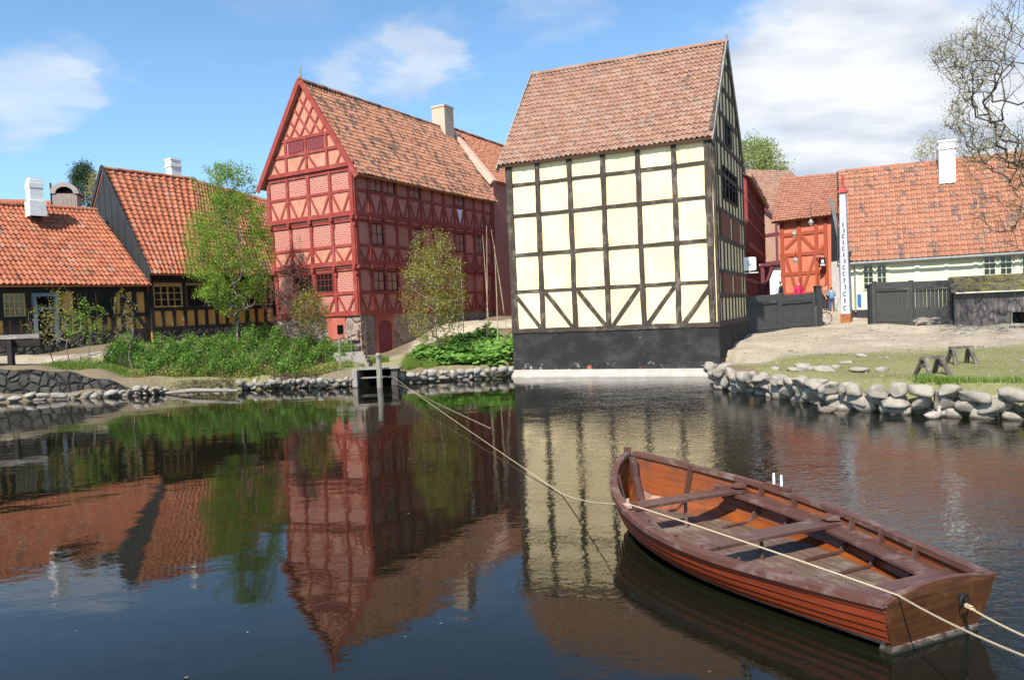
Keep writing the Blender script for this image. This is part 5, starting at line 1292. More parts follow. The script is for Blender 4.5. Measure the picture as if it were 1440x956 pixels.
# thole pins on their pads
for s0, side in ((1.72, 1),):
    pd = MB(); q = sec(s0, 6, .02, side)+Vector((0, 0, .035)); pd.box(q, ba*.2, bp_*.04, Vector((0, 0, .018))); po_ = pd.build('rowlock_pad', VD, boat)
    for ds in (-.065, .065):
        if side < 0 and ds > 0: continue
        pn = MB(); a = q+ba*ds; pn.tube([a, a+Vector((0, 0, .09)), a+Vector((0, 0, .15))], [.015, .017, .013], 7); pn.build('thole_pin', T['sign_white'], po_)
clt = MB(); q = sec(1.62, 6, .03, -1)+Vector((0, 0, .02)); clt.tube([q, q+Vector((0, 0, .11))], .02, 7); clt.tube([q+Vector((0, 0, .03))-ba*.05, q+Vector((0, 0, .03))+ba*.06], .022, 7); clt.build('bow_pin', m_flat('pink worn pin', (.5, .32, .26), .6), boat)

# ropes
mr_, b = newmat('hemp rope'); uv = uvn(b); wv_ = b.n('TexWave', {'Vector': b.mapping(uv, (1, .06, 1), rot=(0, 0, 0)), 'Scale': 22.0, 'Distortion': .5}, bands_direction='DIAGONAL').outputs['Fac']
finish(b, b.mix(wv_, (.40, .29, .17), (.66, .53, .36)), .9, wv_, .8, .008, .1)
def sagline(p, q, sag, n=24): return [p+(q-p)*(i/n)+Vector((0, 0, -sag*4*(i/n)*(1-i/n))) for i in range(n+1)]
pA = P(549, 538, 30.9); pA.z = .42
pW = G(790, 694, .015)
pB = sec(1.62, 6, .03, -1)+Vector((0, 0, .07))
mbp = sec(2.4, 6, .02, -1)+Vector((0, 0, .05))
stc = bpt(BLEN+.02, -.50, .50)
pts = sagline(pA, pW, .035, 30)+sagline(pW, pB, .05, 12)[1:]+sagline(pB, stc, -.015, 14)[1:]
pE = P(1500, 945, 3.6)
pts += sagline(stc, pE, .03, 14)[1:]
rp_ = MB(); rads = [.0065 if i < 28 else .0085 for i in range(len(pts))]; rp_.tube(pts, rads, 7)
recenter(tag(rp_.build('mooring_rope', mr_, smooth=True), 'long pale rope running from the far bank along the boat to the lower right', 'rope'))
rp_ = MB(); pr_ = bpt(BLEN+.035, .20, .30); pE2 = P(1520, 925, 4.6)
rp_.tube(sagline(pr_, pE2, .03, 16), .010, 7)
for i in range(5): a = pr_+(pE2-pr_)*(.02+.014*i); rp_.tube([a+Vector((.014*math.cos(t), 0, .014*math.sin(t)))+(pE2-pr_)*.003*t for t in np.linspace(0, 6.3, 9)], .007, 5)
recenter(tag(rp_.build('mooring_rope', mr_, smooth=True), 'shorter rope tied to the ring on the boat stern', 'rope'))
pts = sagline(P(556, 538, 30.8), G(690, 602, .01), .02, 16); rp_ = MB(); rp_.tube(pts, .006, 5)
recenter(tag(rp_.build('mooring_line', mr_), 'thin slack line sinking into the pond just behind the long rope', 'rope'))

# ============================================================ STONES
def m_stone(name, c1, c2, dk):
    m, b = newmat(name); ps = pos(b); o = b.n('NewGeometry').outputs['Random Per Island']
    a = b.noise(ps, 2.2, 6, .65).outputs[0]; f = b.noise(ps, 13, 7, .7).outputs[0]
    c = b.mix(o, c1, c2); c = b.mix(b.math('MULTIPLY', b.sstep(a, .45, .75), .6), c, dk); c = b.mix(b.math('MULTIPLY', b.sstep(f, .5, .7), .35), c, tuple(x*.6 for x in dk))
    zz = b.n('SeparateXYZ', {'Vector': ps}).outputs[2]; wet = b.sstep(b.math('ADD', zz, b.math('MULTIPLY', f, .05)), .10, .05)
    c = b.mix(b.math('MULTIPLY', wet, .75), c, (.06, .05, .035))
    finish(b, c, .85, b.math('ADD', f, a), .6, .02, .2); return m
ST1 = m_stone('granite boulders', (.19, .162, .13), (.36, .315, .26), (.12, .095, .065))
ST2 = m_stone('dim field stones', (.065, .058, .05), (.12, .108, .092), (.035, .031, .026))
ST3 = m_stone('rubble stones', (.20, .17, .14), (.36, .32, .27), (.12, .10, .08))
import bmesh
_ico = {}
def ico(n):
    if n not in _ico:
        bm = bmesh.new(); bmesh.ops.create_icosphere(bm, subdivisions=n, radius=1); bm.verts.ensure_lookup_table()
        _ico[n] = (np.array([v.co[:] for v in bm.verts]), [tuple(v.index for v in f.verts) for f in bm.faces]); bm.free()
    return _ico[n]
def stone_geo(rs, sx, sy, sz, u, sub=3, boxy=.55, tilt=0):
    V0, F0 = ico(sub); V = V0.copy()
    p = 2+boxy*4; nrm = (np.abs(V)**p).sum(1)**(1/p); V = V/nrm[:, None]
    for _ in range(8):       # a few flattened facets, as on split field stone
        d = rs.normal(size=3); d /= np.linalg.norm(d); lim = rs.uniform(.58, .85); dd = V@d; V = V-np.outer(np.maximum(dd-lim, 0)*.97, d)
    for f_, a_ in ((1.7, .10), (3.6, .045), (8, .018)):
        ph = rs.uniform(0, 6, 3); V = V*(1+a_*(np.sin(V[:, 0]*f_+ph[0])*np.sin(V[:, 1]*f_+ph[1])+np.sin(V[:, 2]*f_+ph[2]+V[:, 0]*2))[:, None])
    V = V*np.array([sx, sy, sz])/1.0
    c_, s_ = math.cos(tilt), math.sin(tilt); V = V@np.array([[c_, 0, s_], [0, 1, 0], [-s_, 0, c_]])
    ux, uy = u; Rm = np.array([[ux, uy, 0], [-uy, ux, 0], [0, 0, 1]])
    return V@Rm, F0
def path_pts(poly, step):
    out_ = []; 
    for i in range(len(poly)-1):
        a = np.array(poly[i]); c_ = np.array(poly[i+1]); n = max(1, int(round(np.linalg.norm(c_-a)/step)))
        for k in range(n): out_.append((a+(c_-a)*k/n, (c_-a)/np.linalg.norm(c_-a)))
    return out_
def along(poly):
    P0 = np.array(poly, float); seg = np.linalg.norm(np.diff(P0, axis=0), axis=1); cum = np.concatenate([[0], np.cumsum(seg)])
    def f(s):
        i = min(max(np.searchsorted(cum, s)-1, 0), len(seg)-1); t = (s-cum[i])/seg[i]; return P0[i]+(P0[i+1]-P0[i])*t, (P0[i+1]-P0[i])/seg[i]
    return f, cum[-1]
def stone_row(mbs, poly, z0, hh, lmin, lmax, depth, rs, sub=3, back=0.0, boxy=.55, each=False, zf=None):
    """one course of stones along a path; returns list of (V, F)"""
    f, L = along(poly); s = rs.uniform(0, .2); res = []
    while s < L:
        l = rs.uniform(lmin, lmax); h_ = hh*rs.uniform(.75, 1.22)
        p, d = f(min(s+l/2, L)); nrm = np.array([d[1], -d[0]])
        V, Fc = stone_geo(rs, l/2*1.04, depth/2*rs.uniform(.85, 1.15), h_/2*1.26, (d[0], d[1]), sub, boxy, rs.uniform(-.16, .16))
        zc_ = z0+h_/2-.02+rs.uniform(-.03, .03)
        V = V+np.array([p[0]-nrm[0]*back+rs.normal(0, .03), p[1]-nrm[1]*back+rs.normal(0, .03), zc_]); res.append((V, Fc)); s += l*.98
    return res
def add_stones(name, lst, mat, parent=None):
    Vs = []; Fs = []; n = 0
    for V, F_ in lst: Vs.append(V); Fs.append(np.array(F_)+n); n += len(V)
    return np_mesh(name, np.concatenate(Vs), np.concatenate(Fs), mat, parent, True)
rs = np.random.RandomState(11)
# big boulder wall of the right bank
rp_poly = [(8.35, 28.4), (7.95, 27.3), (7.2, 26.1), (6.85, 25.0), (6.8, 23.9), (7.35, 22.2), (7.9, 20.2), (8.2, 18.55), (9.15, 17.4), (10.0, 16.6), (10.9, 16.0), (12.6, 15.3), (14.5, 14.6)]
bw = empty('boulder_wall', (9.2, 18.6, 0), 'dry wall of big pale boulders edging the right bank of the pond', 'stone wall')
rows = stone_row(None, rp_poly, -.20, .42, .32, .82, .5, rs, 3, 0, .7)
rows += stone_row(None, rp_poly, .18, .34, .28, .85, .46, rs, 3, -.14, .7)
rows += stone_row(None, rp_poly[2:], .45, .26, .24, .7, .42, rs, 3, -.28, .75)
print('boulders', len(rows))
rows.sort(key=lambda vf: np.linalg.norm(vf[0].mean(0)[:2]))
for V, F_ in rows[:96]: np_mesh('boulder', V, np.array(F_), ST1, bw, True)
# small gap stones
sm = stone_row(None, rp_poly, .10, .14, .12, .25, .25, rs, 2, .12); add_stones('gap_stones', sm+[(V, F_) for V, F_ in rows[96:]], ST1, bw)['kind'] = 'stuff'
# loose top stones on the right bank
def loose(pts, nm, mat, label, cat='stones'):
    l = []
    for (x, y, s_) in pts:
        V, F_ = stone_geo(rs, s_*rs.uniform(.8, 1.3), s_*rs.uniform(.6, 1), s_*rs.uniform(.35, .6), (math.cos(x*7), math.sin(x*7)), 2, .4); l.append((V+np.array([x, y, zgf(x, y)+s_*.12]), F_))
    return l
lst = []
for (px, py) in ((1190, 512), (1213, 508), (1240, 518), (1205, 520), (1175, 515), (1118, 519), (1132, 515), (1147, 517), (1160, 521), (1072, 521), (1090, 518)):
    g_ = G(px, py, .72); lst.append((g_.x, g_.y, rs.uniform(.16, .3)))
for V, F_ in loose(lst, '', None, ''): tag(recenter(np_mesh('field_stone', V, np.array(F_), ST1, None, True)), 'loose pale stone lying on the right bank just behind the boulder wall', 'stone', 'loose stones on the right bank')
# left retaining wall
lw = empty('retaining_wall', (-20, 30.9, 0), 'dark field stone retaining wall at the left with a paler course at the waterline', 'stone wall')
lp = [(-34, 29.6), (-28, 29.9), (-21.2, 30.75), (-15.8, 31.1)]
r_ = []
tops = lambda x: float(np.interp(x, [-30, -21, -18.8, -17, -15.6], [1.46, 1.42, 1.2, .75, .25]))
for z0_, hh_, bk_ in ((.28, .27, -.14), (.49, .27, -.16), (.70, .27, -.18), (.91, .27, -.20), (1.12, .27, -.22)):
    for V, F_ in stone_row(None, lp, z0_, hh_, .25, .62, .3, rs, 2, bk_, 1.3):
        if V[:, 2].mean() < tops(V[:, 0].mean())-.05: r_.append((V, F_))
r_ = [x for x in r_ if x[0][:, 2].mean() > tops(x[0][:, 0].mean())-.24]

add_stones('waterline_course', stone_row(None, lp, -.16, .30, .28, .62, .42, rs, 2, .05, .7)+stone_row(None, lp, .08, .22, .3, .7, .4, rs, 2, .02, .7), ST3, lw)['kind'] = 'stuff'
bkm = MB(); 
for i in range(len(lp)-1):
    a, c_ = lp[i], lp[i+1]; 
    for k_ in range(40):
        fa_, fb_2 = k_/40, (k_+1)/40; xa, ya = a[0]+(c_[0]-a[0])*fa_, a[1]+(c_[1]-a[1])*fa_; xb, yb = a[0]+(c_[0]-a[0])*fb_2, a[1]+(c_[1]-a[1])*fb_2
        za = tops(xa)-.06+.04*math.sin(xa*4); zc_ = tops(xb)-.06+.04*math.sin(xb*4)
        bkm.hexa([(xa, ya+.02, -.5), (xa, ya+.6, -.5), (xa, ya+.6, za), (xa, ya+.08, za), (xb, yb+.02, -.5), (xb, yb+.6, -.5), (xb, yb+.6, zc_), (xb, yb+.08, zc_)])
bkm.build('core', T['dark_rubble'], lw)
# rubble edge in the middle left, stone edge centre
mp = [(-15.9, 31.1), (-13.6, 31.65), (-11.5, 31.65), (-9.3, 31.5), (-7.6, 30.95), (-6.5, 30.75)]
r_ = []
for z0_, bk_ in ((-.1, 0), (.05, -.15), (.15, -.3), (.22, -.5)): r_ += stone_row(None, mp, z0_, .2, .14, .42, .3, rs, 2, bk_, .4)
r_ = [(V+np.array([0, rs.uniform(-.2, .25), rs.uniform(-.05, .05)]), F_) for V, F_ in r_]
mv = add_stones('rubble_bank', [x for x in r_ if not (-14.5 < x[0][:, 0].mean() < -11.6 and x[0][:, 2].mean() > .05)], ST3); recenter(mv)
tag(mv, 'tumbled rubble stones along the water below the green shrubs', 'rubble', kind='stuff')
cp = [(-4.9, 31.25), (-3, 31.6), (-1.2, 31.7), (-.1, 32.2)]
cw = empty('stone_edging', (-2.5, 31.5, 0), 'low pale stone edging along the water between the landing and the yellow house', 'stone wall')
r_ = []
for z0_, bk_ in ((-.14, .0), (.10, -.08), (.28, -.18)): r_ += stone_row(None, cp, z0_, .22, .2, .5, .34, rs, 2, bk_, .55)
print('edging', len(r_))
for V, F_ in r_[:60]: np_mesh('stone', V, np.array(F_), ST3, cw, True)
# driftwood trunk on the left shore
lg_ = MB(); a = G(232, 553, .05); c_ = G(335, 549, .22); lg_.tube([a, a+(c_-a)*.4+Vector((0, 0, .08)), c_], [.06, .09, .05], 9)
recenter(tag(lg_.build('driftwood_log', T['wood_grey'], smooth=True), 'grey log lying at the waterline below the shrubs', 'log'))

# ============================================================ LANDING STAGE AND STEPS
ld = empty('landing_stage', P(520, 545, 30.6), 'small stone and plank landing stage with dark opening below the cellar door', 'landing')
def blk(mb, px0, px1, zt, zb2, Y0, Y1, mi=0):
    a = P(px0, 530, Y0); c_ = P(px1, 530, Y0); mb.abox(a.x, c_.x, Y0, Y1, zb2, zt, mi)
m_ = MB(); blk(m_, 495, 562, .74, .69, 30.4, 31.5); m_.build('deck_slab', m_stone('pale worn slab', (.26, .23, .185), (.34, .30, .25), (.15, .12, .09)), ld)
m_ = MB(); blk(m_, 495, 502, .695, -.5, 30.15, 31.4); m_.build('pier', ST3, ld)
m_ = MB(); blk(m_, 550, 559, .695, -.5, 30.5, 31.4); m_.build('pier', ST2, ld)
m_ = MB(); blk(m_, 503, 549, .38, .34, 30.4, 31.0); m_.build('step_board', T['wood_grey'], ld)
m_ = MB(); blk(m_, 500, 550, .69, -.4, 31.3, 31.45); m_.build('back_wall', T['void'], ld)  # black sheet standing for the shade inside the opening
b0 = P(534, 545, 30.0); m_ = MB(); m_.tube([Vector((b0.x, b0.y, -.5)), Vector((b0.x+.02, b0.y, .6)), Vector((b0.x, b0.y, 1.15)), Vector((b0.x, b0.y, 1.3)), Vector((b0.x, b0.y, 1.38))], [.12, .12, .10, .14, .06], 9)
recenter(tag(m_.build('mooring_post', T['wood_grey']), 'weathered thick mooring post with rounded head standing before the landing', 'post'))
st_ = empty('stone_steps', P(500, 512, 32.3), 'worn stone steps climbing left of the mooring post towards the red mansion', 'steps')
for i in range(5):
    m_ = MB(); y_ = 31.6+i*.36; a = P(482-i*3, 510, y_); c_ = P(520-i*2, 510, y_); m_.abox(a.x, c_.x, y_, y_+.5, .5+i*.14, .72+i*.15); m_.build('step', ST3, st_)
hr = MB(); a = P(478, 505, 31.9); hr.tube([Vector((a.x, a.y, .5)), Vector((a.x, a.y, 1.95))], .03, 6); hr.tube([Vector((a.x, a.y, 1.92)), Vector((a.x+.1, a.y+1.9, 2.5))], .025, 6); hr.tube([Vector((a.x+.1, a.y+1.9, 1.0)), Vector((a.x+.1, a.y+1.9, 2.5))], .025, 6)
recenter(tag(hr.build('handrail', T['wood_grey']), 'thin grey handrail beside the stone steps', 'railing'))
# timber rail at far left
rl = empty('timber_railing', P(15, 515, 31.6), 'dark timber rail on a stout post at the far left by the path', 'railing')
m_ = MB(); a = P(-90, 478, 30.8); c_ = P(56, 472, 32.0); d = (c_-a)/2; m_.box((a+c_)/2, d, Vector((.02, -.09, 0)), Vector((0, 0, .09))); m_.build('rail', T['wood_grey'], rl)
m_ = MB(); m_.box((a+c_)/2-Vector((0, 0, .28)), d, Vector((.02, -.05, 0)), Vector((0, 0, .14))); m_.build('beam', T['dark_timber'], rl)
for x in (15.5, -60):
    m_ = MB(); q = P(x, 500, 31.5); m_.box(Vector((q.x, q.y, 1.85)), Vector((0, 0, .72)), (.10, 0, 0), (0, .10, 0)); m_.build('post', T['dark_timber'], rl)
# gravel and pebbles strewn over the yard
rs = np.random.RandomState(77); lst = []
while len(lst) < 1500:
    x, y = rs.uniform(8.5, 24), rs.uniform(18, 37)
    if poly_sd(np.array([x]), np.array([y]))[0] < .5: continue
    s_ = rs.uniform(.012, .045)*(2.2 if rs.rand() < .05 else 1); V0, F0 = ico(1); lst.append((V0*np.array([s_*rs.uniform(.8, 1.6), s_, s_*.6])+np.array([x, y, zgf(x, y)+s_*.2]), F0))
o_ = add_stones('gravel', lst, ST3); recenter(o_); tag(o_, 'small pebbles scattered over the sandy yard on the right bank', 'gravel', kind='stuff')
# ============================================================ PEOPLE
skin_m = m_flat('skin', (.55, .33, .24), .6, .05); 
def skinned(name, verts, edges, radii, mat, parent, sub=1, root=0):
    me = bpy.data.meshes.new(name); me.from_pydata([tuple(v) for v in verts], edges, []); me.materials.append(mat)
    o = bpy.data.objects.new(name, me); col.objects.link(o)
    o.modifiers.new('Skin', 'SKIN')
    if not me.skin_vertices: bpy.context.view_layer.objects.active = o
    lay = me.skin_vertices[0] if me.skin_vertices else me.attributes
    for i, r in enumerate(radii): lay.data[i].radius = (r[0], r[1]) if isinstance(r, tuple) else (r, r)
    lay.data[root].use_root = True
    s_ = o.modifiers.new('Sub', 'SUBSURF'); s_.levels = sub; s_.render_levels = sub
    dg = bpy.context.evaluated_depsgraph_get(); me2 = bpy.data.meshes.new_from_object(o.evaluated_get(dg)); bpy.data.objects.remove(o)
    me2.name = name
    for p in me2.polygons: p.use_smooth = True
    o = bpy.data.objects.new(name, me2); col.objects.link(o)
    if parent: o.parent = parent
    return o
def ensure_skin():
    pass
def person(base, rz, H, label, top, legs, hair, pose='stand', hood=False, bag=None, scalez=1.0):
    e = empty('person', base, label, 'person', rz=rz); k = H/1.75
    def Vx(x, y, z): return (x*k, y*k, z*k)
    if pose == 'walk': hipL, kneeL, footL, toeL = (.09, 0, .92), (.11, -.14, .50), (.11, -.22, .08), (.11, -.38, .03); hipR, kneeR, footR, toeR = (-.09, 0, .92), (-.10, .05, .5), (-.10, .26, .10), (-.10, .12, .04)
    else: hipL, kneeL, footL, toeL = (.09, 0, .92), (.11, -.02, .50), (.12, .02, .08), (.13, -.14, .03); hipR, kneeR, footR, toeR = (-.09, 0, .92), (-.11, -.01, .5), (-.13, .03, .08), (-.14, -.13, .03)
    arms = {'stand': [(.20, 0, 1.42), (.27, .02, 1.14), (.25, -.10, .90), (.24, -.14, .82)], 'walk': [(.20, 0, 1.42), (.26, .10, 1.15), (.25, .02, .90), (.25, -.02, .82)], 'hold': [(.20, 0, 1.42), (.25, .02, 1.15), (.12, -.24, 1.12), (.06, -.30, 1.14)]}[pose]
    V = [(0, 0, .95), (0, 0, 1.12), (0, 0, 1.34), (0, .0, 1.46), (0, -.01, 1.54), (0, -.015, 1.62), (0, -.01, 1.71)]
    Rr = [(.15, .11), (.13, .10), (.16, .11), (.10, .08), (.052, .055), (.078, .095), (.062, .075)]
    E = [(i, i+1) for i in range(6)]
    def chain(start, pts, rs_):
        b_ = start
        for p_, r_ in zip(pts, rs_): V.append(p_); Rr.append(r_); E.append((b_, len(V)-1)); b_ = len(V)-1
        return b_
    chain(0, [hipL, kneeL, footL, toeL], [.088, .058, .042, .035]); chain(0, [hipR, kneeR, footR, toeR], [.088, .058, .042, .035])
    for s_ in (1, -1):
        hnd = chain(3, [(s_*a[0], a[1], a[2]) for a in arms], [.058, .042, .032, .036])
        ax_, ay_, az_ = arms[-1]
        for f in range(4): chain(hnd, [(s_*(ax_-.03+.02*f), ay_-.02, az_-.045), (s_*(ax_-.03+.02*f), ay_-.035, az_-.085-.006*(f in (1, 2)))], [.009, .008])
        chain(hnd, [(s_*(ax_-.045), ay_-.03, az_-.02), (s_*(ax_-.055), ay_-.05, az_-.045)], [.010, .009])
    # nose and ears
    chain(5, [(0, -.115, 1.61)], [.014])
    body_ = skinned('body', [Vx(*v) for v in V], E, [tuple(x*k for x in r) if isinstance(r, tuple) else r*k for r in Rr], skin_m, e)
    # jacket
    Vj = [(0, 0, .90), (0, 0, 1.12), (0, 0, 1.34), (0, 0, 1.46)]; Rj = [(.175, .14), (.16, .13), (.185, .135), (.12, .10)]; Ej = [(0, 1), (1, 2), (2, 3)]
    for s_ in (1, -1):
        b_ = 3
        for p_, r_ in zip([(s_*a[0], a[1], a[2]) for a in arms[:3]], [.075, .06, .048]): Vj.append(p_); Rj.append(r_); Ej.append((b_, len(Vj)-1)); b_ = len(Vj)-1
    if hood: Vj.append((0, .02, 1.56)); Rj.append((.09, .09)); Ej.append((3, len(Vj)-1)); Vj.append((0, .035, 1.66)); Rj.append((.10, .095)); Ej.append((len(Vj)-2, len(Vj)-1))
    skinned('jacket', [Vx(*v) for v in Vj], Ej, [tuple(x*k for x in r) if isinstance(r, tuple) else r*k for r in Rj], top, e)
    Vt = [(0, 0, .97), hipL, kneeL, footL, hipR, kneeR, footR]; Et = [(0, 1), (1, 2), (2, 3), (0, 4), (4, 5), (5, 6)]; Rt = [(.165, .125), .105, .078, .062, .105, .078, .062]
    skinned('trousers', [Vx(*v) for v in Vt], Et, [tuple(x*k for x in r) if isinstance(r, tuple) else r*k for r in Rt], legs, e)
    sh_ = MB()
    for f_, t_ in ((footL, toeL), (footR, toeR)):
        a = Vector(Vx(f_[0], f_[1]+.06, .0)); c_ = Vector(Vx(t_[0], t_[1]-.08, .0)); sh_.tube([a+Vector((0, 0, .045*k)), (a+c_)/2+Vector((0, 0, .05*k)), c_+Vector((0, 0, .03*k))], [.045*k, .05*k, .03*k], 7)
    so_ = sh_.build('shoes', T['iron'], None, True); so_.parent = e
    if hair:
        skinned('hair', [Vx(0, .035, 1.60), Vx(0, .02, 1.70), Vx(0, -.03, 1.75)], [(0, 1), (1, 2)], [(.088*k, .08*k), (.085*k, .09*k), (.05*k, .05*k)], hair, e)
    for s_ in (1, -1):
        ey = MB(); ey.box(Vector(Vx(s_*.03, -.106, 1.635)), (.011*k, 0, 0), (0, .006*k, 0), (0, 0, .006*k)); eo = ey.build('eye', T['iron'], None); eo.parent = e
    mo_ = MB(); mo_.box(Vector(Vx(0, -.108, 1.575)), (.022*k, 0, 0), (0, .005*k, 0), (0, 0, .005*k)); o2 = mo_.build('mouth', m_flat('lips', (.4, .12, .1)), None); o2.parent = e
    if bag:
        bgm = MB(); bgm.box(Vector(Vx(0, .21, 1.2)), (.15*k, 0, 0), (0, .08*k, 0), (0, 0, .22*k)); o3 = bgm.build('backpack', bag, None); o3.parent = e
    return e
HD = m_flat('dark hair', (.03, .02, .015), .6); HB_ = m_flat('brown hair', (.12, .06, .03), .6)
def gpt(px, Y):
    p = P(px, 430, Y); return Vector((p.x, p.y, zgf(p.x, p.y)))
def person_h(px, yt, Y): b0 = gpt(px, Y); return b0, P(px, yt, Y).z-b0.z
b0, h_ = person_h(1170, 404, 43.5); person(b0, 2.6, min(h_, 1.8), 'person in a light blue jacket and jeans standing left of the white pillar', m_flat('pale blue jacket', (.22, .36, .50), .8), m_flat('blue denim', (.03, .10, .24), .8), HD, 'hold')
b0, h_ = person_h(1162.5, 400, 45.0); person(b0, .6, min(h_, 1.82), 'person in a pinkish jacket half hidden behind the person in the blue jacket', m_flat('dusty pink jacket', (.42, .22, .20), .8), m_flat('dark trousers', (.05, .05, .07), .8), HD, 'stand')
b0, h_ = person_h(1123.5, 396, 44.5); person(b0, .2, min(h_, 1.8), 'person in a bright crimson hooded jacket seen above the charcoal fence', m_flat('crimson jacket', (.60, .02, .10), .7), m_flat('navy trousers', (.03, .04, .08), .8), None, 'stand', True)
b0, h_ = person_h(1099, 390, 46); person(b0, 1.2, min(h_, 1.85), 'person in black with a pale bag leaning beside the salmon house corner', m_flat('black jacket', (.025, .025, .035), .8), m_flat('black trousers', (.02, .02, .03), .8), HD, 'walk', bag=m_flat('pale grey bag', (.5, .53, .6), .7))
b0, h_ = person_h(1044, 398, 40.5); person(b0, .5, min(h_, 1.8), 'person in dark clothes mostly hidden between the yellow house and the maroon house', m_flat('charcoal coat', (.035, .03, .035), .8), m_flat('charcoal trousers', (.03, .03, .03), .8), HB_, 'stand')

# ============================================================ BICYCLE
bc = P(1161, 453, 38.9); gz_ = zgf(bc.x, bc.y)
be = empty('bicycle', Vector((bc.x, bc.y, gz_)), 'pale bicycle parked behind the gate post, only its wheel showing fully', 'bicycle'); BX = Vector((1, .12, 0)).normalized(); BN = Vector((-BX.y, BX.x, 0))
def wheel(c_):
    m_ = MB(); r = .335; m_.tube([c_+BX*r*math.cos(t)+Vector((0, 0, r*math.sin(t))) for t in np.linspace(0, 2*math.pi, 29)], .02, 6, cap=False); w_ = m_.build('wheel', T['iron'], be)
    m_ = MB(); m_.tube([c_+BX*(r-.025)*math.cos(t)+Vector((0, 0, (r-.025)*math.sin(t))) for t in np.linspace(0, 2*math.pi, 29)], .011, 5, cap=False)
    for t in np.linspace(0, 2*math.pi, 15)[:-1]: m_.tube([c_, c_+BX*(r-.02)*math.cos(t)+Vector((0, 0, (r-.02)*math.sin(t)))], .003, 3)
    m_.build('rim', T['gutter'], w_)
cf = Vector((bc.x+.02, bc.y, gz_+.355)); cb = cf-BX*1.06
wheel(cf); wheel(cb)
fr = MB(); bb_ = cb+BX*.45+Vector((0, 0, -.06)); st = cb+BX*.30+Vector((0, 0, .48)); hd = cf-BX*.22+Vector((0, 0, .52)); hd2 = cf-BX*.16+Vector((0, 0, .36))
for a, c_ in ((bb_, st), (bb_, hd2), (st, hd), (cb, bb_), (cb, st), (hd, hd2), (hd2, cf), (hd, hd+Vector((0, 0, .14))), (hd+Vector((0, 0, .14))-BN*.27-BX*.1, hd+Vector((0, 0, .14))+BN*.27-BX*.1), (st, st+Vector((0, 0, .1)))): fr.tube([a, c_], .018, 6)
fr.build('frame', T['sign_white'], be); sd_ = MB(); sd_.tube([st+Vector((0, 0, .12))-BX*.14, st+Vector((0, 0, .13)), st+Vector((0, 0, .12))+BX*.14], [.08, .06, .025], 7); sd_.build('saddle', T['iron'], be)

# ============================================================ TRESTLES, LOG PILE, BIRDS
T['trestle_wood'] = m_timber('old trestle wood', (.06, .05, .04), (.16, .135, .11), (.26, .23, .19))
def trestle(px, py, Y, rz, label):
    g_ = G(px, py, .80); e = empty('trestle', Vector((g_.x, g_.y, zgf(g_.x, g_.y))), label, 'trestle', 'old trestles on the right bank'); c0 = e.location
    u_ = Vector((math.cos(rz), math.sin(rz), 0)); n_ = Vector((-u_.y, u_.x, 0)); H_ = .46
    bm_ = MB(); bm_.box(c0+Vector((0, 0, H_)), u_*.31, n_*.06, Vector((0, 0, .04))); bm_.build('beam', T['trestle_wood'], e)
    for a in (-.22, .22):
        for s_ in (-1, 1):
            l_ = MB(); t_ = c0+u_*a+n_*s_*.04+Vector((0, 0, H_)); f_ = c0+u_*(a*1.25)+n_*s_*.30+Vector((0, 0, -.02)); d = (f_-t_)/2; l_.box((t_+f_)/2, d, u_*.055, u_.cross(d).normalized()*.03); l_.build('leg', T['trestle_wood'], e)
        br_ = MB(); br_.box(c0+u_*a*1.12+Vector((0, 0, .26)), n_*.20, u_*.02, Vector((0, 0, .045))); br_.build('brace', T['trestle_wood'], e)
trestle(1311, 521, 0, .15, 'grey wooden trestle on the grass, the left one of the pair')
trestle(1352, 510, 0, -.1, 'grey wooden trestle on the grass, the right one of the pair')
wpile = empty('wood_pile', gp_(1304, 466, 33.8), 'small heap of weathered branches and boards lying before the taller fence', 'wood pile'); c0 = wpile.location
for i in range(8):
    m_ = MB(); a = c0+Vector((random.uniform(-.6, .1), random.uniform(-.3, .3), .05+.035*i)); t_ = random.uniform(-.5, .5); L_ = random.uniform(.45, .9); d = Vector((math.cos(t_), math.sin(t_), random.uniform(-.05, .12)))
    m_.tube([a, a+d*L_*.5+Vector((0, 0, .02)), a+d*L_], [.05, .06, .035], 6); m_.build('branch', T['wood_grey'], wpile)
def duck(px, py, rz, label, mat):
    g_ = G(px, py, .0); e = empty('duck', g_, label, 'duck', rz=rz)
    m_ = MB(); m_.tube([Vector((-.24, 0, .10)), Vector((-.18, 0, .08)), Vector((-.06, 0, .06)), Vector((.08, 0, .06)), Vector((.16, 0, .09)), Vector((.18, 0, .15)), Vector((.185, 0, .20)), Vector((.20, 0, .235)), Vector((.235, 0, .23))], [.012, .05, .10, .10, .07, .042, .036, .045, .02], 10)
    o_ = m_.build('body', mat, None, True); o_.parent = e
    m_ = MB(); m_.tube([Vector((.235, 0, .228)), Vector((.275, 0, .222))], [.018, .010], 6); o2 = m_.build('beak', m_flat('duck beak', (.5, .3, .06)), None); o2.parent = e
duck(1163, 580, 2.9, 'brown speckled duck swimming close under the boulder wall', m_flat('brown feathers', (.22, .17, .13), .8, .3, 30))
duck(1312, 588, .3, 'pale duck swimming by the boulder wall farther right', m_flat('pale feathers', (.5, .42, .36), .8, .3, 30))

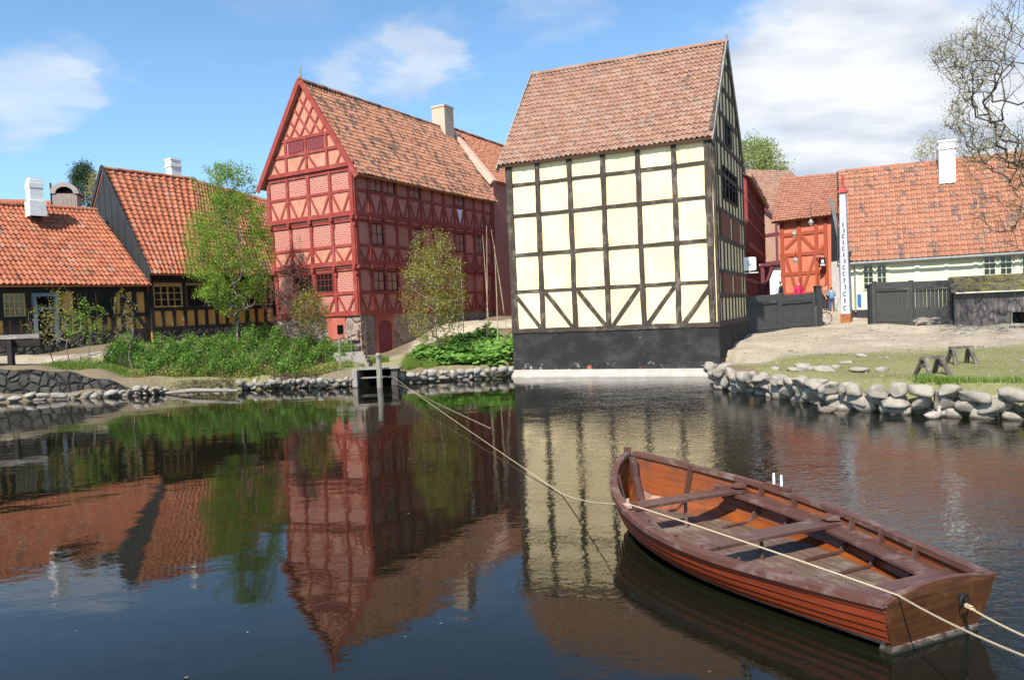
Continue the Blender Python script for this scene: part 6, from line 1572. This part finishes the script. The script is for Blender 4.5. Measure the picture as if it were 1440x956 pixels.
# ============================================================ TREES
def grow(trunk, attr, step=.35, up=.25, rmin=.006, expo=2.35, wig=.12, rs=None):
    """skeleton: each attractor is joined to the nearest part of the tree so far"""
    rs = rs or np.random.RandomState(1)
    pts = [np.array(p, float) for p in trunk]; par = [-1]+list(range(len(trunk)-1)); arr = np.zeros((60000, 3)); n = len(pts); arr[:n] = pts
    base = np.array(trunk[len(trunk)//2]); order = np.argsort(np.linalg.norm(attr-base, axis=1))
    tips = []
    for i in order:
        a = attr[i]; d = np.linalg.norm(arr[:n]-a, axis=1)+.35*np.maximum(0, arr[:n, 2]-a[2]+.2); j = int(np.argmin(d)); L = np.linalg.norm(arr[j]-a)
        k = max(1, int(L/step)); p0 = arr[j].copy(); prev = j
        if n+k >= 60000: break
        for q in range(1, k+1):
            t = q/k; p = p0+(a-p0)*t; p = p+np.array([0, 0, -up*L*t*(1-t)])*(1)+rs.normal(0, wig*step, 3)*(t < 1)
            arr[n] = p; par.append(prev); prev = n; n += 1
        tips.append(prev)
    par = np.array(par); r = np.zeros(n); cnt = np.zeros(n)
    for i in range(n-1, -1, -1):
        if cnt[i] == 0: r[i] = rmin**expo
        if par[i] >= 0: r[par[i]] += r[i]; cnt[par[i]] += 1
    return arr[:n], par, r**(1/expo), tips
def skeleton_mesh(name, arr, par, rad, mat, parent, sides=5, rscale=1.0, rmax=9):
    """tapered limbs as one mesh"""
    rad = np.minimum(rad*rscale, rmax); idx = np.where(par >= 0)[0]; p0 = arr[par[idx]]; p1 = arr[idx]; r0 = rad[par[idx]]; r1 = rad[idx]; r0 = np.minimum(r0, r1*1.6)
    d = p1-p0; L = np.linalg.norm(d, axis=1, keepdims=True)+1e-9; d = d/L; ref = np.where(np.abs(d[:, 2:3]) > .9, np.array([[1., 0, 0]]), np.array([[0, 0, 1.]])); a = np.cross(d, ref); a /= np.linalg.norm(a, axis=1, keepdims=True); b_ = np.cross(d, a)
    n = len(idx); Vv = np.zeros((n, 2, sides, 3))
    for k in range(sides):
        t = 2*math.pi*k/sides; o = a*math.cos(t)+b_*math.sin(t); Vv[:, 0, k] = p0-d*r0[:, None]*.3+o*r0[:, None]; Vv[:, 1, k] = p1+o*r1[:, None]
    base = np.arange(n)[:, None]*2*sides; Q = []
    for k in range(sides):
        k2 = (k+1) % sides; Q.append(np.concatenate([base+k, base+k2, base+sides+k2, base+sides+k], 1))
    return np_mesh(name, Vv.reshape(-1, 3), np.concatenate(Q), mat, parent, True)
def leaves_mesh(name, centers, size, mat, parent, rs, spread=.12, aspect=.55, flat=.0, droop=0.0):
    n = len(centers); c = centers+rs.normal(0, spread, (n, 3)); a = rs.normal(size=(n, 3)); a[:, 2] = a[:, 2]*(1-flat)-droop; a /= np.linalg.norm(a, axis=1, keepdims=True)
    nrm = rs.normal(size=(n, 3)); nrm[:, 2] = np.abs(nrm[:, 2])+flat*2; b_ = np.cross(nrm, a); b_ /= np.linalg.norm(b_, axis=1, keepdims=True)
    s = size*rs.uniform(.6, 1.3, (n, 1)); V = np.stack([c, c+a*s*.5+b_*s*aspect*.5, c+a*s, c+a*s*.5-b_*s*aspect*.5], 1)
    Q = np.arange(n*4).reshape(n, 4); return np_mesh(name, V.reshape(-1, 3), Q, mat, parent)
def ellip(rs, n, c, r, hollow=.35, fz=None):
    out_ = []
    while len(out_) < n:
        v = rs.uniform(-1, 1, 3); l = np.linalg.norm(v)
        if l > 1 or rs.rand() > hollow+(1-hollow)*l: continue
        if fz and not fz(v): continue
        out_.append(np.array(c)+v*np.array(r))
    return np.array(out_)
L_green = m_leaf('fresh green leaves', [(.2, (.09, .165, .018)), (.5, (.19, .30, .034)), (.85, (.32, .44, .06))], .45)
L_olive = m_leaf('olive bronze leaves', [(.2, (.15, .14, .025)), (.5, (.27, .26, .045)), (.85, (.38, .36, .08))], .4)
L_deep = m_leaf('deep green foliage', [(.2, (.05, .11, .018)), (.55, (.115, .23, .034)), (.85, (.21, .33, .055))], .35)
L_bright = m_leaf('bright butterbur leaves', [(.2, (.075, .17, .03)), (.5, (.14, .28, .05)), (.85, (.23, .38, .08))], .3)
L_pine = m_leaf('pine needles', [(.2, (.02, .05, .018)), (.8, (.05, .10, .035))], .1)
L_bud = m_leaf('bronze spring buds', [(.2, (.26, .20, .09)), (.6, (.38, .31, .15)), (.9, (.46, .42, .20))], .4)
L_far = m_leaf('pale spring leaves', [(.2, (.20, .25, .07)), (.8, (.36, .40, .15))], .4)
L_red = m_leaf('reddish twig buds', [(.2, (.16, .06, .04)), (.8, (.26, .12, .07))], .2)
L_grass = m_leaf('grass blades', [(.2, (.08, .15, .02)), (.5, (.16, .26, .04)), (.85, (.27, .32, .09))], .35)
L_dry = m_leaf('dry stalks', [(.2, (.22, .16, .09)), (.8, (.42, .34, .21))], .2)
def m_bark(name, c1, c2):
    m, b = newmat(name); a = b.noise(b.mapping(pos(b), (1, 1, .3)), 9, 6, .7).outputs[0]; finish(b, b.mix(b.sstep(a, .35, .7), c1, c2), .9, a, .6, .02, .1); return m
BK_grey = m_bark('grey bark', (.13, .11, .09), (.30, .26, .21)); BK_dark = m_bark('dark oak bark', (.045, .038, .03), (.13, .11, .085)); BK_red = m_bark('reddish bark', (.12, .07, .055), (.26, .16, .12)); BK_pale = m_bark('pale pole bark', (.35, .27, .19), (.52, .42, .31))
def tree(name, label, base, trunk_h, attr, nleaf, lsize, lm, bm_, rs, step=.3, rscale=1, lspread=.12, cat='tree', rmin=.006, group=None, up=.25, leaf_from='near', stems=None, aspect=.55, droop=0):
    e = empty(name, base, label, cat, group)
    tr_ = [np.array(base)+np.array([.04*math.sin(i*1.3), .03*math.cos(i), trunk_h*i/6-.1*(i == 0)]) for i in range(7)]
    arr, par, rad, tips = grow(tr_, attr, step, up, rmin, rs=rs)
    skeleton_mesh('trunk', arr, par, rad, bm_, e, 5, rscale)
    if nleaf:
        cand = np.where(rad < rmin*2.6)[0] if leaf_from == 'near' else np.array(tips)
        leaves_mesh('crown', arr[rs.choice(cand, nleaf)], lsize, lm, e, rs, lspread, aspect, droop=droop)
    return e
rs = np.random.RandomState(5)
# bushy green tree left of the mansion
bx = P(334, 455, 34.3); bz_ = zgf(bx.x, bx.y); cz0, cz1 = P(320, 448, 34.3).z, P(320, 262, 34.3).z; cc = P(323, 360, 34.3); rx_ = 60/1050*34.3
at1 = ellip(rs, 900, (cc.x, 34.3, (cz0+cz1)/2), (rx_, rx_*.9, (cz1-cz0)/2), .4, lambda v: abs(v[0]) < 1.08-.45*max(0, v[2]) and math.sin(v[0]*7+v[2]*5)+math.sin(v[2]*9-v[1]*6+1)+math.sin(v[1]*8+2*v[0]) > -1.15)
wisp = np.array([[cc.x+rs.normal(.15, .55), 34.3+rs.normal(0, .5), cz1+rs.uniform(-1.2, .9)] for _ in range(170)])
tree('leafy_tree', 'bushy fresh green tree growing between the black-gabled house and the red mansion', (bx.x, 34.3, bz_), 1.7, np.concatenate([at1, wisp]), 32000, .085, L_green, BK_grey, rs, .25, .9, .11, droop=.3)
# olive egg-shaped tree before the mansion
bx = P(616, 498, 33.6); bz_ = zgf(bx.x, bx.y); cz0, cz1 = P(610, 478, 33.6).z, P(605, 325, 33.6).z; cc = P(610, 400, 33.6); rx_ = 46/1050*33.6
at1 = ellip(rs, 620, (cc.x, 33.6, cz0+(cz1-cz0)*.44), (rx_, rx_*.9, (cz1-cz0)*.56), .4, lambda v: abs(v[0]) < 1.0-.45*max(0, v[2]))
tree('budding_tree', 'egg-shaped olive green tree with pale trunk in front of the red mansion long side', (bx.x, 33.6, bz_), 1.6, at1, 9500, .085, L_olive, BK_grey, rs, .25, .95, .12)
# reddish bare tree
bx = P(414, 498, 33.4); bz_ = zgf(bx.x, bx.y); at1 = ellip(rs, 330, (P(408, 415, 33.4).x, 33.4, P(408, 420, 33.4).z), (1.25, 1.0, 1.75), .5)
tree('bare_tree', 'slender reddish bare tree with few buds before the lower left of the red mansion', (bx.x, 33.4, bz_), 1.5, at1, 1500, .06, L_red, BK_red, rs, .25, .8, .08)
bx = P(440, 490, 33.9); bz_ = zgf(bx.x, bx.y); at1 = ellip(rs, 200, (P(437, 438, 33.9).x, 33.9, P(437, 440, 33.9).z), (.85, .7, 1.2), .5)
tree('young_tree', 'small yellowish green bush-like tree right of the reddish bare tree', (bx.x, 33.9, bz_), .6, at1, 3200, .08, L_olive, BK_red, rs, .22, .8, .1)
# saplings on the left
for (px, py, Y, top, wd, nl, lm, lab) in [(128, 518, 31.9, 420, .95, 900, L_green, 'young forked sapling with sparse fresh leaves above the end of the dark retaining wall'), (96, 505, 32.3, 405, .75, 420, L_olive, 'thin sapling left of the forked sapling before the ochre panels'), (72, 500, 32.4, 425, .8, 500, L_olive, 'leftmost thin sapling beside the path at the blue-grey door'), (184, 515, 32.0, 405, .5, 260, L_olive, 'tall bare sapling rising out of the left end of the green shrubs')]:
    q = P(px, py, Y); z0_ = zgf(q.x, q.y); zt_ = P(px, top, Y).z; at1 = ellip(rs, 90, (q.x-.12, Y, z0_+(zt_-z0_)*.66), (wd, .6, (zt_-z0_)*.36), .6)
    tree('sapling', lab, (q.x, Y, z0_), (zt_-z0_)*.4, at1, nl, .085, lm, BK_grey, rs, .22, 1.0, .08, group='saplings at the left end of the bank')
# far trees
q = P(118, 262, 60); at1 = []
for i in range(260):
    t = rs.rand(); lay = round(t*5)/5; rr_ = (1.05-lay*.75)*1.6; an = rs.uniform(0, 6.28); at1.append([q.x+math.cos(an)*rr_*rs.rand()**.5, 60+math.sin(an)*rr_*rs.rand()**.5, P(118, 285, 60).z+(P(118, 236, 60).z-P(118, 285, 60).z)*lay+rs.normal(0, .12)])
tree('conifer', 'dark conifer rising behind the roofs left of the black gable', (q.x, 60, 2.6), 9.5, np.array(at1), 9000, .22, L_pine, BK_dark, rs, .5, 1.2, .2, aspect=.25)
q = P(141, 270, 57); at1 = ellip(rs, 200, (q.x, 57, q.z), (1.1, 1, 1.6), .5)
tree('bare_tree', 'small brownish bare tree top just left of the black gable peak', (q.x, 57, 2.6), 9.0, at1, 1500, .12, L_bud, BK_grey, rs, .4, .9, .15)
q = P(1072, 250, 78); at1 = ellip(rs, 520, (q.x-.6, 78, P(1070, 262, 78).z), (3.2, 3, 5.2), .35)
tree('leafy_tree', 'pale green spring tree far behind the maroon house roof', (q.x, 78, 2.6), 12, at1, 16000, .24, L_far, BK_grey, rs, .6, 1.0, .35)
q = P(1313, 215, 56); at1 = ellip(rs, 300, (q.x, 56, P(1312, 222, 56).z), (1.5, 1.2, 2.0), .5)
tree('bare_tree', 'distant bare tree top showing around the white chimney of the pale green house', (q.x, 56, 2.0), 9, at1, 1600, .12, L_bud, BK_grey, rs, .4, .9, .15)
# large oak on the right, trunk outside the picture
ob = (25.5, 27.0, zgf(25.5, 27.0)); rs = np.random.RandomState(21)
fk = [(25.5, 27.0, ob[2]-.1), (25.4, 27.1, 2.4), (25.2, 27.2, 4.0), (24.9, 27.4, 5.6), (24.3, 27.6, 7.2), (23.5, 27.8, 8.8), (22.6, 27.9, 10.0)]
at1 = []
tgt = [(1305, 80), (1322, 95), (1345, 150), (1335, 172), (1365, 60), (1350, 90), (1390, 60), (1400, 20), (1330, 60), (1360, 110), (1375, 140), (1345, 205), (1330, 215), (1400, 95), (1420, 200), (1430, 230), (1400, 190), (1380, 215)]
for i in range(1500):
    tx, ty = tgt[rs.randint(len(tgt))]; q = P(tx+rs.normal(0, 20), ty+rs.normal(0, 20), 27.5+rs.normal(0, 1.6))
    if tx+0 < 1290: continue
    at1.append([q.x, q.y, q.z])
for i in range(900):
    px_2 = rs.uniform(1420, 1900); q = P(px_2, rs.uniform(-260, 240), 27+rs.normal(0, 3.0)); at1.append([q.x, q.y, q.z])
for i in range(110):  # drooping boughs across the roof
    t = rs.rand(); q = P(1362+t*120+rs.normal(0, 9), 312-t*75+rs.normal(0, 14), 28+rs.normal(0, .6)); at1.append([q.x, q.y, q.z])
for i in range(70):
    t = rs.rand(); q = P(1405+t*80+rs.normal(0, 8), 345-t*110+rs.normal(0, 10), 27.5+rs.normal(0, .5)); at1.append([q.x, q.y, q.z])
at1 = np.array(at1); dist = at1-np.array([0, 0, 2.8]); pxx = 720+1050*(at1[:, 0]/at1[:, 1])-.045*(at1[:, 2]-2.8)/at1[:, 1]*1050
yp_ = 478-1050*((at1[:, 2]-2.8)/at1[:, 1])-40-.045*1050*at1[:, 0]/at1[:, 1]
oaky = lambda y: np.interp(y, [-60, 0, 30, 68, 78, 100, 125, 150, 178, 200, 215, 240, 330, 360], [1430, 1388, 1362, 1305, 1296, 1302, 1338, 1325, 1318, 1345, 1330, 1345, 1365, 1410])
at1 = at1[pxx > oaky(yp_)+4]
oe = empty('oak_tree', ob, 'large old oak at the right edge reaching gnarled budding branches into the sky', 'tree')
arr, par, rad, tips = grow(fk, at1, .5, .06, .0075, 2.5, .06, rs)
skeleton_mesh('trunk', arr, par, rad, BK_dark, oe, 5, .9, .48)
cand = np.where(rad < .018)[0]; leaves_mesh('crown', arr[rs.choice(cand, 15000)], .068, L_bud, oe, rs, .13, .5)

# ============================================================ LOW PLANTS (uncountable)
rs = np.random.RandomState(9)
def scatter(n, fn):
    out_ = []
    while len(out_) < n:
        v = fn(); 
        if v is not None: out_.append(v)
    return np.array(out_)
def shrub_pts(n):
    X = rs.uniform(-18.2, -7.3, n*4); Y = rs.uniform(31.7, 36.4, n*4)
    e_ = ((X+12.8)/5.3)**2+((Y-33.9)/2.2)**2; k = (e_ < 1+.25*np.sin(X*3.1))&(poly_sd(X, Y) > .35); X, Y, e_ = X[k][:n], Y[k][:n], e_[k][:n]
    hgt = (.5+.85*np.sqrt(np.clip(1-e_*.7, 0, 1)))*(.62+.38*np.sin(X*2.3+1)*np.sin(Y*2.9+X)+.25*np.sin(X*5.7))
    hgt = np.clip(hgt, .25, 1.4); return X, Y, zg(X, Y), hgt
X, Y, Z, Hh = shrub_pts(42000); n = len(X)
cen = np.stack([X, Y, Z+Hh*rs.uniform(.25, 1.0, n)**.6], 1)
o_ = leaves_mesh('shrubs', cen, .13, L_deep, None, rs, .06, .38); recenter(o_); tag(o_, 'dense mass of low feathery green shrubs on the left bank', 'shrubs', kind='stuff')
X, Y, Z, Hh = shrub_pts(1500); st_m = MB()
for x, y, z, h_ in zip(X[:900], Y, Z, Hh):
    dx, dy = rs.normal(0, .08, 2); st_m.tube([(x, y, z-.05), (x+dx, y+dy, z+h_*1.0)], [.008, .004], 3, cap=False)
o_ = st_m.build('shrub_stems', BK_red); recenter(o_); tag(o_, 'thin brownish stems inside the green shrub mass', 'shrub stems', kind='stuff')
# yellowish weeds along the shrub front
cen = []
for _ in range(9000):
    x = rs.uniform(-16.3, -6.3); y = float(np.interp(x, [-17, -13, -9, -6.5], [32.0, 32.2, 32.1, 31.6]))+rs.normal(0, .22)
    k = .5+.5*math.sin(x*2.2+1); 
    if rs.rand() > .25+.75*k: continue
    cen.append([x, y, 0, rs.uniform(.02, .42)*(.4+.6*k)])
cen = np.array(cen); cen[:, 2] = zg(cen[:, 0], cen[:, 1])+cen[:, 3]
o_ = leaves_mesh('weeds', cen[:, :3], .10, m_leaf('yellowish weeds', [(.2, (.13, .17, .03)), (.6, (.26, .28, .055)), (.9, (.36, .30, .12))], .35), None, rs, .05, .4); recenter(o_); tag(o_, 'yellowish green weeds between the shrubs and the rubble', 'weeds', kind='stuff')
# dark brambles by the water
cen = np.array([[rs.uniform(-14.4, -11.9), 31.75+rs.normal(0, .16), rs.uniform(.1, .5)] for _ in range(1600)]+[[rs.uniform(-10.3, -8.2), 31.75+rs.normal(0, .16), rs.uniform(.2, .6)] for _ in range(1400)])
o_ = leaves_mesh('brambles', cen, .10, m_leaf('dark brambles', [(.2, (.05, .035, .025)), (.8, (.12, .08, .05))], .1), None, rs, .04, .25); recenter(o_); tag(o_, 'dark tangled brambles hanging over the waterline below the shrubs', 'brambles', kind='stuff')
# butterbur: broad round leaves
def broad(n, fx, mat, r0, r1, name, label, cat):
    V = []; Q = []; k = 8
    for i in range(n):
        x, y, z, t = fx(); r = rs.uniform(r0, r1); nz = np.array([rs.normal(0, .35), rs.normal(-.25, .3), 1.0]); nz /= np.linalg.norm(nz); a = np.cross(nz, [0, 1, 0]); a /= np.linalg.norm(a); b_ = np.cross(nz, a); an0 = rs.uniform(0, 6)
        c = np.array([x, y, z]); b0 = len(V)
        V.append(c-nz*r*.18)
        for j in range(k): an = an0+2*math.pi*j/k; rr_ = r*(1+.12*math.sin(3*an)) if j else r*.45; V.append(c+(a*math.cos(an)+b_*math.sin(an))*rr_+nz*rs.normal(0, .012))
        for j in range(k): Q.append((b0, b0+1+j, b0+1+(j+1) % k))
    o_ = np_mesh(name, np.array(V), np.array(Q), mat, None, False); recenter(o_); tag(o_, label, cat, kind='stuff'); return o_
def bf():
    while True:
        x = rs.uniform(-5.0, .2); y = rs.uniform(32.1, 37.6)
        if ((x+2.0)/2.4)**2+((y-34.4)/2.5)**2 > 1+.2*math.sin(x*4) and not (x > -1.2 and y < 36): continue
        if y > 32.6+ (x+5)*1.35+1.2: continue
        break
    return x, y, zgf(x, y)+rs.uniform(.12, .42), 0
broad(2000, bf, L_bright, .08, .17, 'butterbur', 'bright green broad-leaved ground plants on the bank before the yellow house', 'ground plants')
# grass
def grass_obj(name, n, fx, hmin, hmax, mat, label, w_=.012):
    X, Y = fx(n); Z = zg(X, Y); m_ = len(X); h_ = rs.uniform(hmin, hmax, m_); an = rs.uniform(0, 6.28, m_); lean = rs.normal(0, .35, (m_, 2))*h_[:, None]
    b0 = np.stack([X+np.cos(an)*w_, Y+np.sin(an)*w_, Z-.02], 1); b1 = np.stack([X-np.cos(an)*w_, Y-np.sin(an)*w_, Z-.02], 1); t = np.stack([X+lean[:, 0], Y+lean[:, 1], Z+h_], 1)
    V = np.stack([b0, b1, t], 1).reshape(-1, 3); o_ = np_mesh(name, V, np.arange(m_*3).reshape(m_, 3), mat); recenter(o_); tag(o_, label, 'grass', kind='stuff'); return o_
def fx_right(n):
    X = np.concatenate([rs.normal(10.5, 1.9, n//3), rs.normal(14.5, 3, n//3), rs.normal(13, 3, n//3)]); Y = np.concatenate([rs.normal(23.5, 1.8, n//3), rs.normal(22, 2.4, n//3), rs.normal(18.5, 1.5, n//3)])
    p = np.sin(X*2.1)+np.sin(Y*2.7+X)+rs.normal(0, .7, len(X)); k = (poly_sd(X, Y) > .45)&(p > -.2); return X[k], Y[k]
grass_obj('short_grass', 36000, fx_right, .02, .06, m_leaf('thin lawn', [(.2, (.17, .18, .06)), (.6, (.26, .26, .10)), (.9, (.38, .33, .18))], .3), 'thin trodden grass patches on the right bank', .008)
def fx_edge(n):
    f, L = along([(9.6, 17.75), (10.9, 16.75), (12.8, 16.0), (15, 15.2)]); X = []; Y = []
    while len(X) < n:
        s = rs.uniform(0, L); 
        if math.sin(s*3.1)+rs.normal(0, .6) < -.5: continue
        p, d = f(s); X.append(p[0]+rs.normal(0, .10)); Y.append(p[1]+rs.normal(0, .12))
    return np.array(X), np.array(Y)
grass_obj('grass_tufts', 5000, fx_edge, .05, .20, L_grass, 'bright grass tufts growing along the top of the boulder wall')
def fx_left(n):
    X = rs.normal(-18.3, 1.1, n); Y = 32.35+rs.normal(0, .3, n); k = (poly_sd(X, Y) > .75)&(X < -16.2)&(X > -20.2); return X[k], Y[k]
grass_obj('grass_strip', 9000, fx_left, .06, .20, L_grass, 'bright strip of grass above the dark retaining wall')
def fx_mid(n):
    X = rs.uniform(-7.4, -5.6, n); Y = rs.uniform(31.9, 33.8, n); X2 = rs.uniform(-4.9, -3.3, n//2); Y2 = rs.uniform(32.1, 34.5, n//2); X = np.concatenate([X, X2]); Y = np.concatenate([Y, Y2]); k = (np.sin(X*5)+np.sin(Y*4+X) > -.4)&(poly_sd(X, Y) > .5)&~((X > -6.9)&(X < -5.2)&(Y < 33.4)); return X[k], Y[k]
grass_obj('bank_grass', 9000, fx_mid, .08, .35, L_grass, 'taller grass on both sides of the stone steps')
def fx_dry(n):
    X = rs.normal(11.6, .5, n); Y = rs.normal(15.95, .2, n); return X, Y
grass_obj('dry_reeds', 260, fx_dry, .25, .7, L_dry, 'dry pale stalks beside the last boulders at the right edge', .007)
# bean poles
for i, (px, pyb, pyt, Y, ln) in enumerate([(684, 470, 318, 36.0, .25), (688, 472, 330, 36.3, -.1), (700, 480, 345, 35.6, .05), (712, 450, 322, 37.5, -.55), (652, 470, 362, 36.0, .0)]):
    q = P(px, pyb, Y); z0_ = zgf(q.x, q.y); zt_ = P(px, pyt, Y).z; m_ = MB(); m_.tube([(q.x, Y, z0_-.1), (q.x+ln*.5+.02, Y, (z0_+zt_)/2), (q.x+ln, Y, zt_)], [.026, .021, .012], 6)
    lab = ['tallest pale bare pole before the mansion-brick house joint', 'thin pale pole close beside the tallest pole', 'short pale pole standing before the brick wall', 'leaning pale pole touching the yellow house corner', 'lone pale pole right of the olive tree'][i]
    recenter(tag(m_.build('wooden_pole', BK_pale), lab, 'pole', 'bare poles on the bank'))
bpy.context.view_layer.update()
# petals and specks floating on the pond
rs = np.random.RandomState(31); V = []; Q = []
for i in range(60):
    y = 3.5+rs.rand()**1.6*24; x = y*rs.uniform(-.68, .45)
    if poly_sd(np.array([x]), np.array([y]))[0] > -.3: continue
    r = rs.uniform(.005, .013); a0 = rs.uniform(0, 6); b0 = len(V)
    for k in range(5): V.append([x+r*math.cos(a0+k*1.257)*1.5, y+r*math.sin(a0+k*1.257), .006+.003*math.sin(k*2+a0)])
    Q += [(b0, b0+1, b0+2), (b0, b0+2, b0+3), (b0, b0+3, b0+4)]
o_ = np_mesh('floating_petals', np.array(V), np.array(Q), m_leaf('pale petals', [(.2, (.18, .15, .08)), (.8, (.42, .39, .30))], .2)); recenter(o_); tag(o_, 'pale petals and specks floating on the pond surface', 'petals', kind='stuff')
bpy.context.view_layer.update()
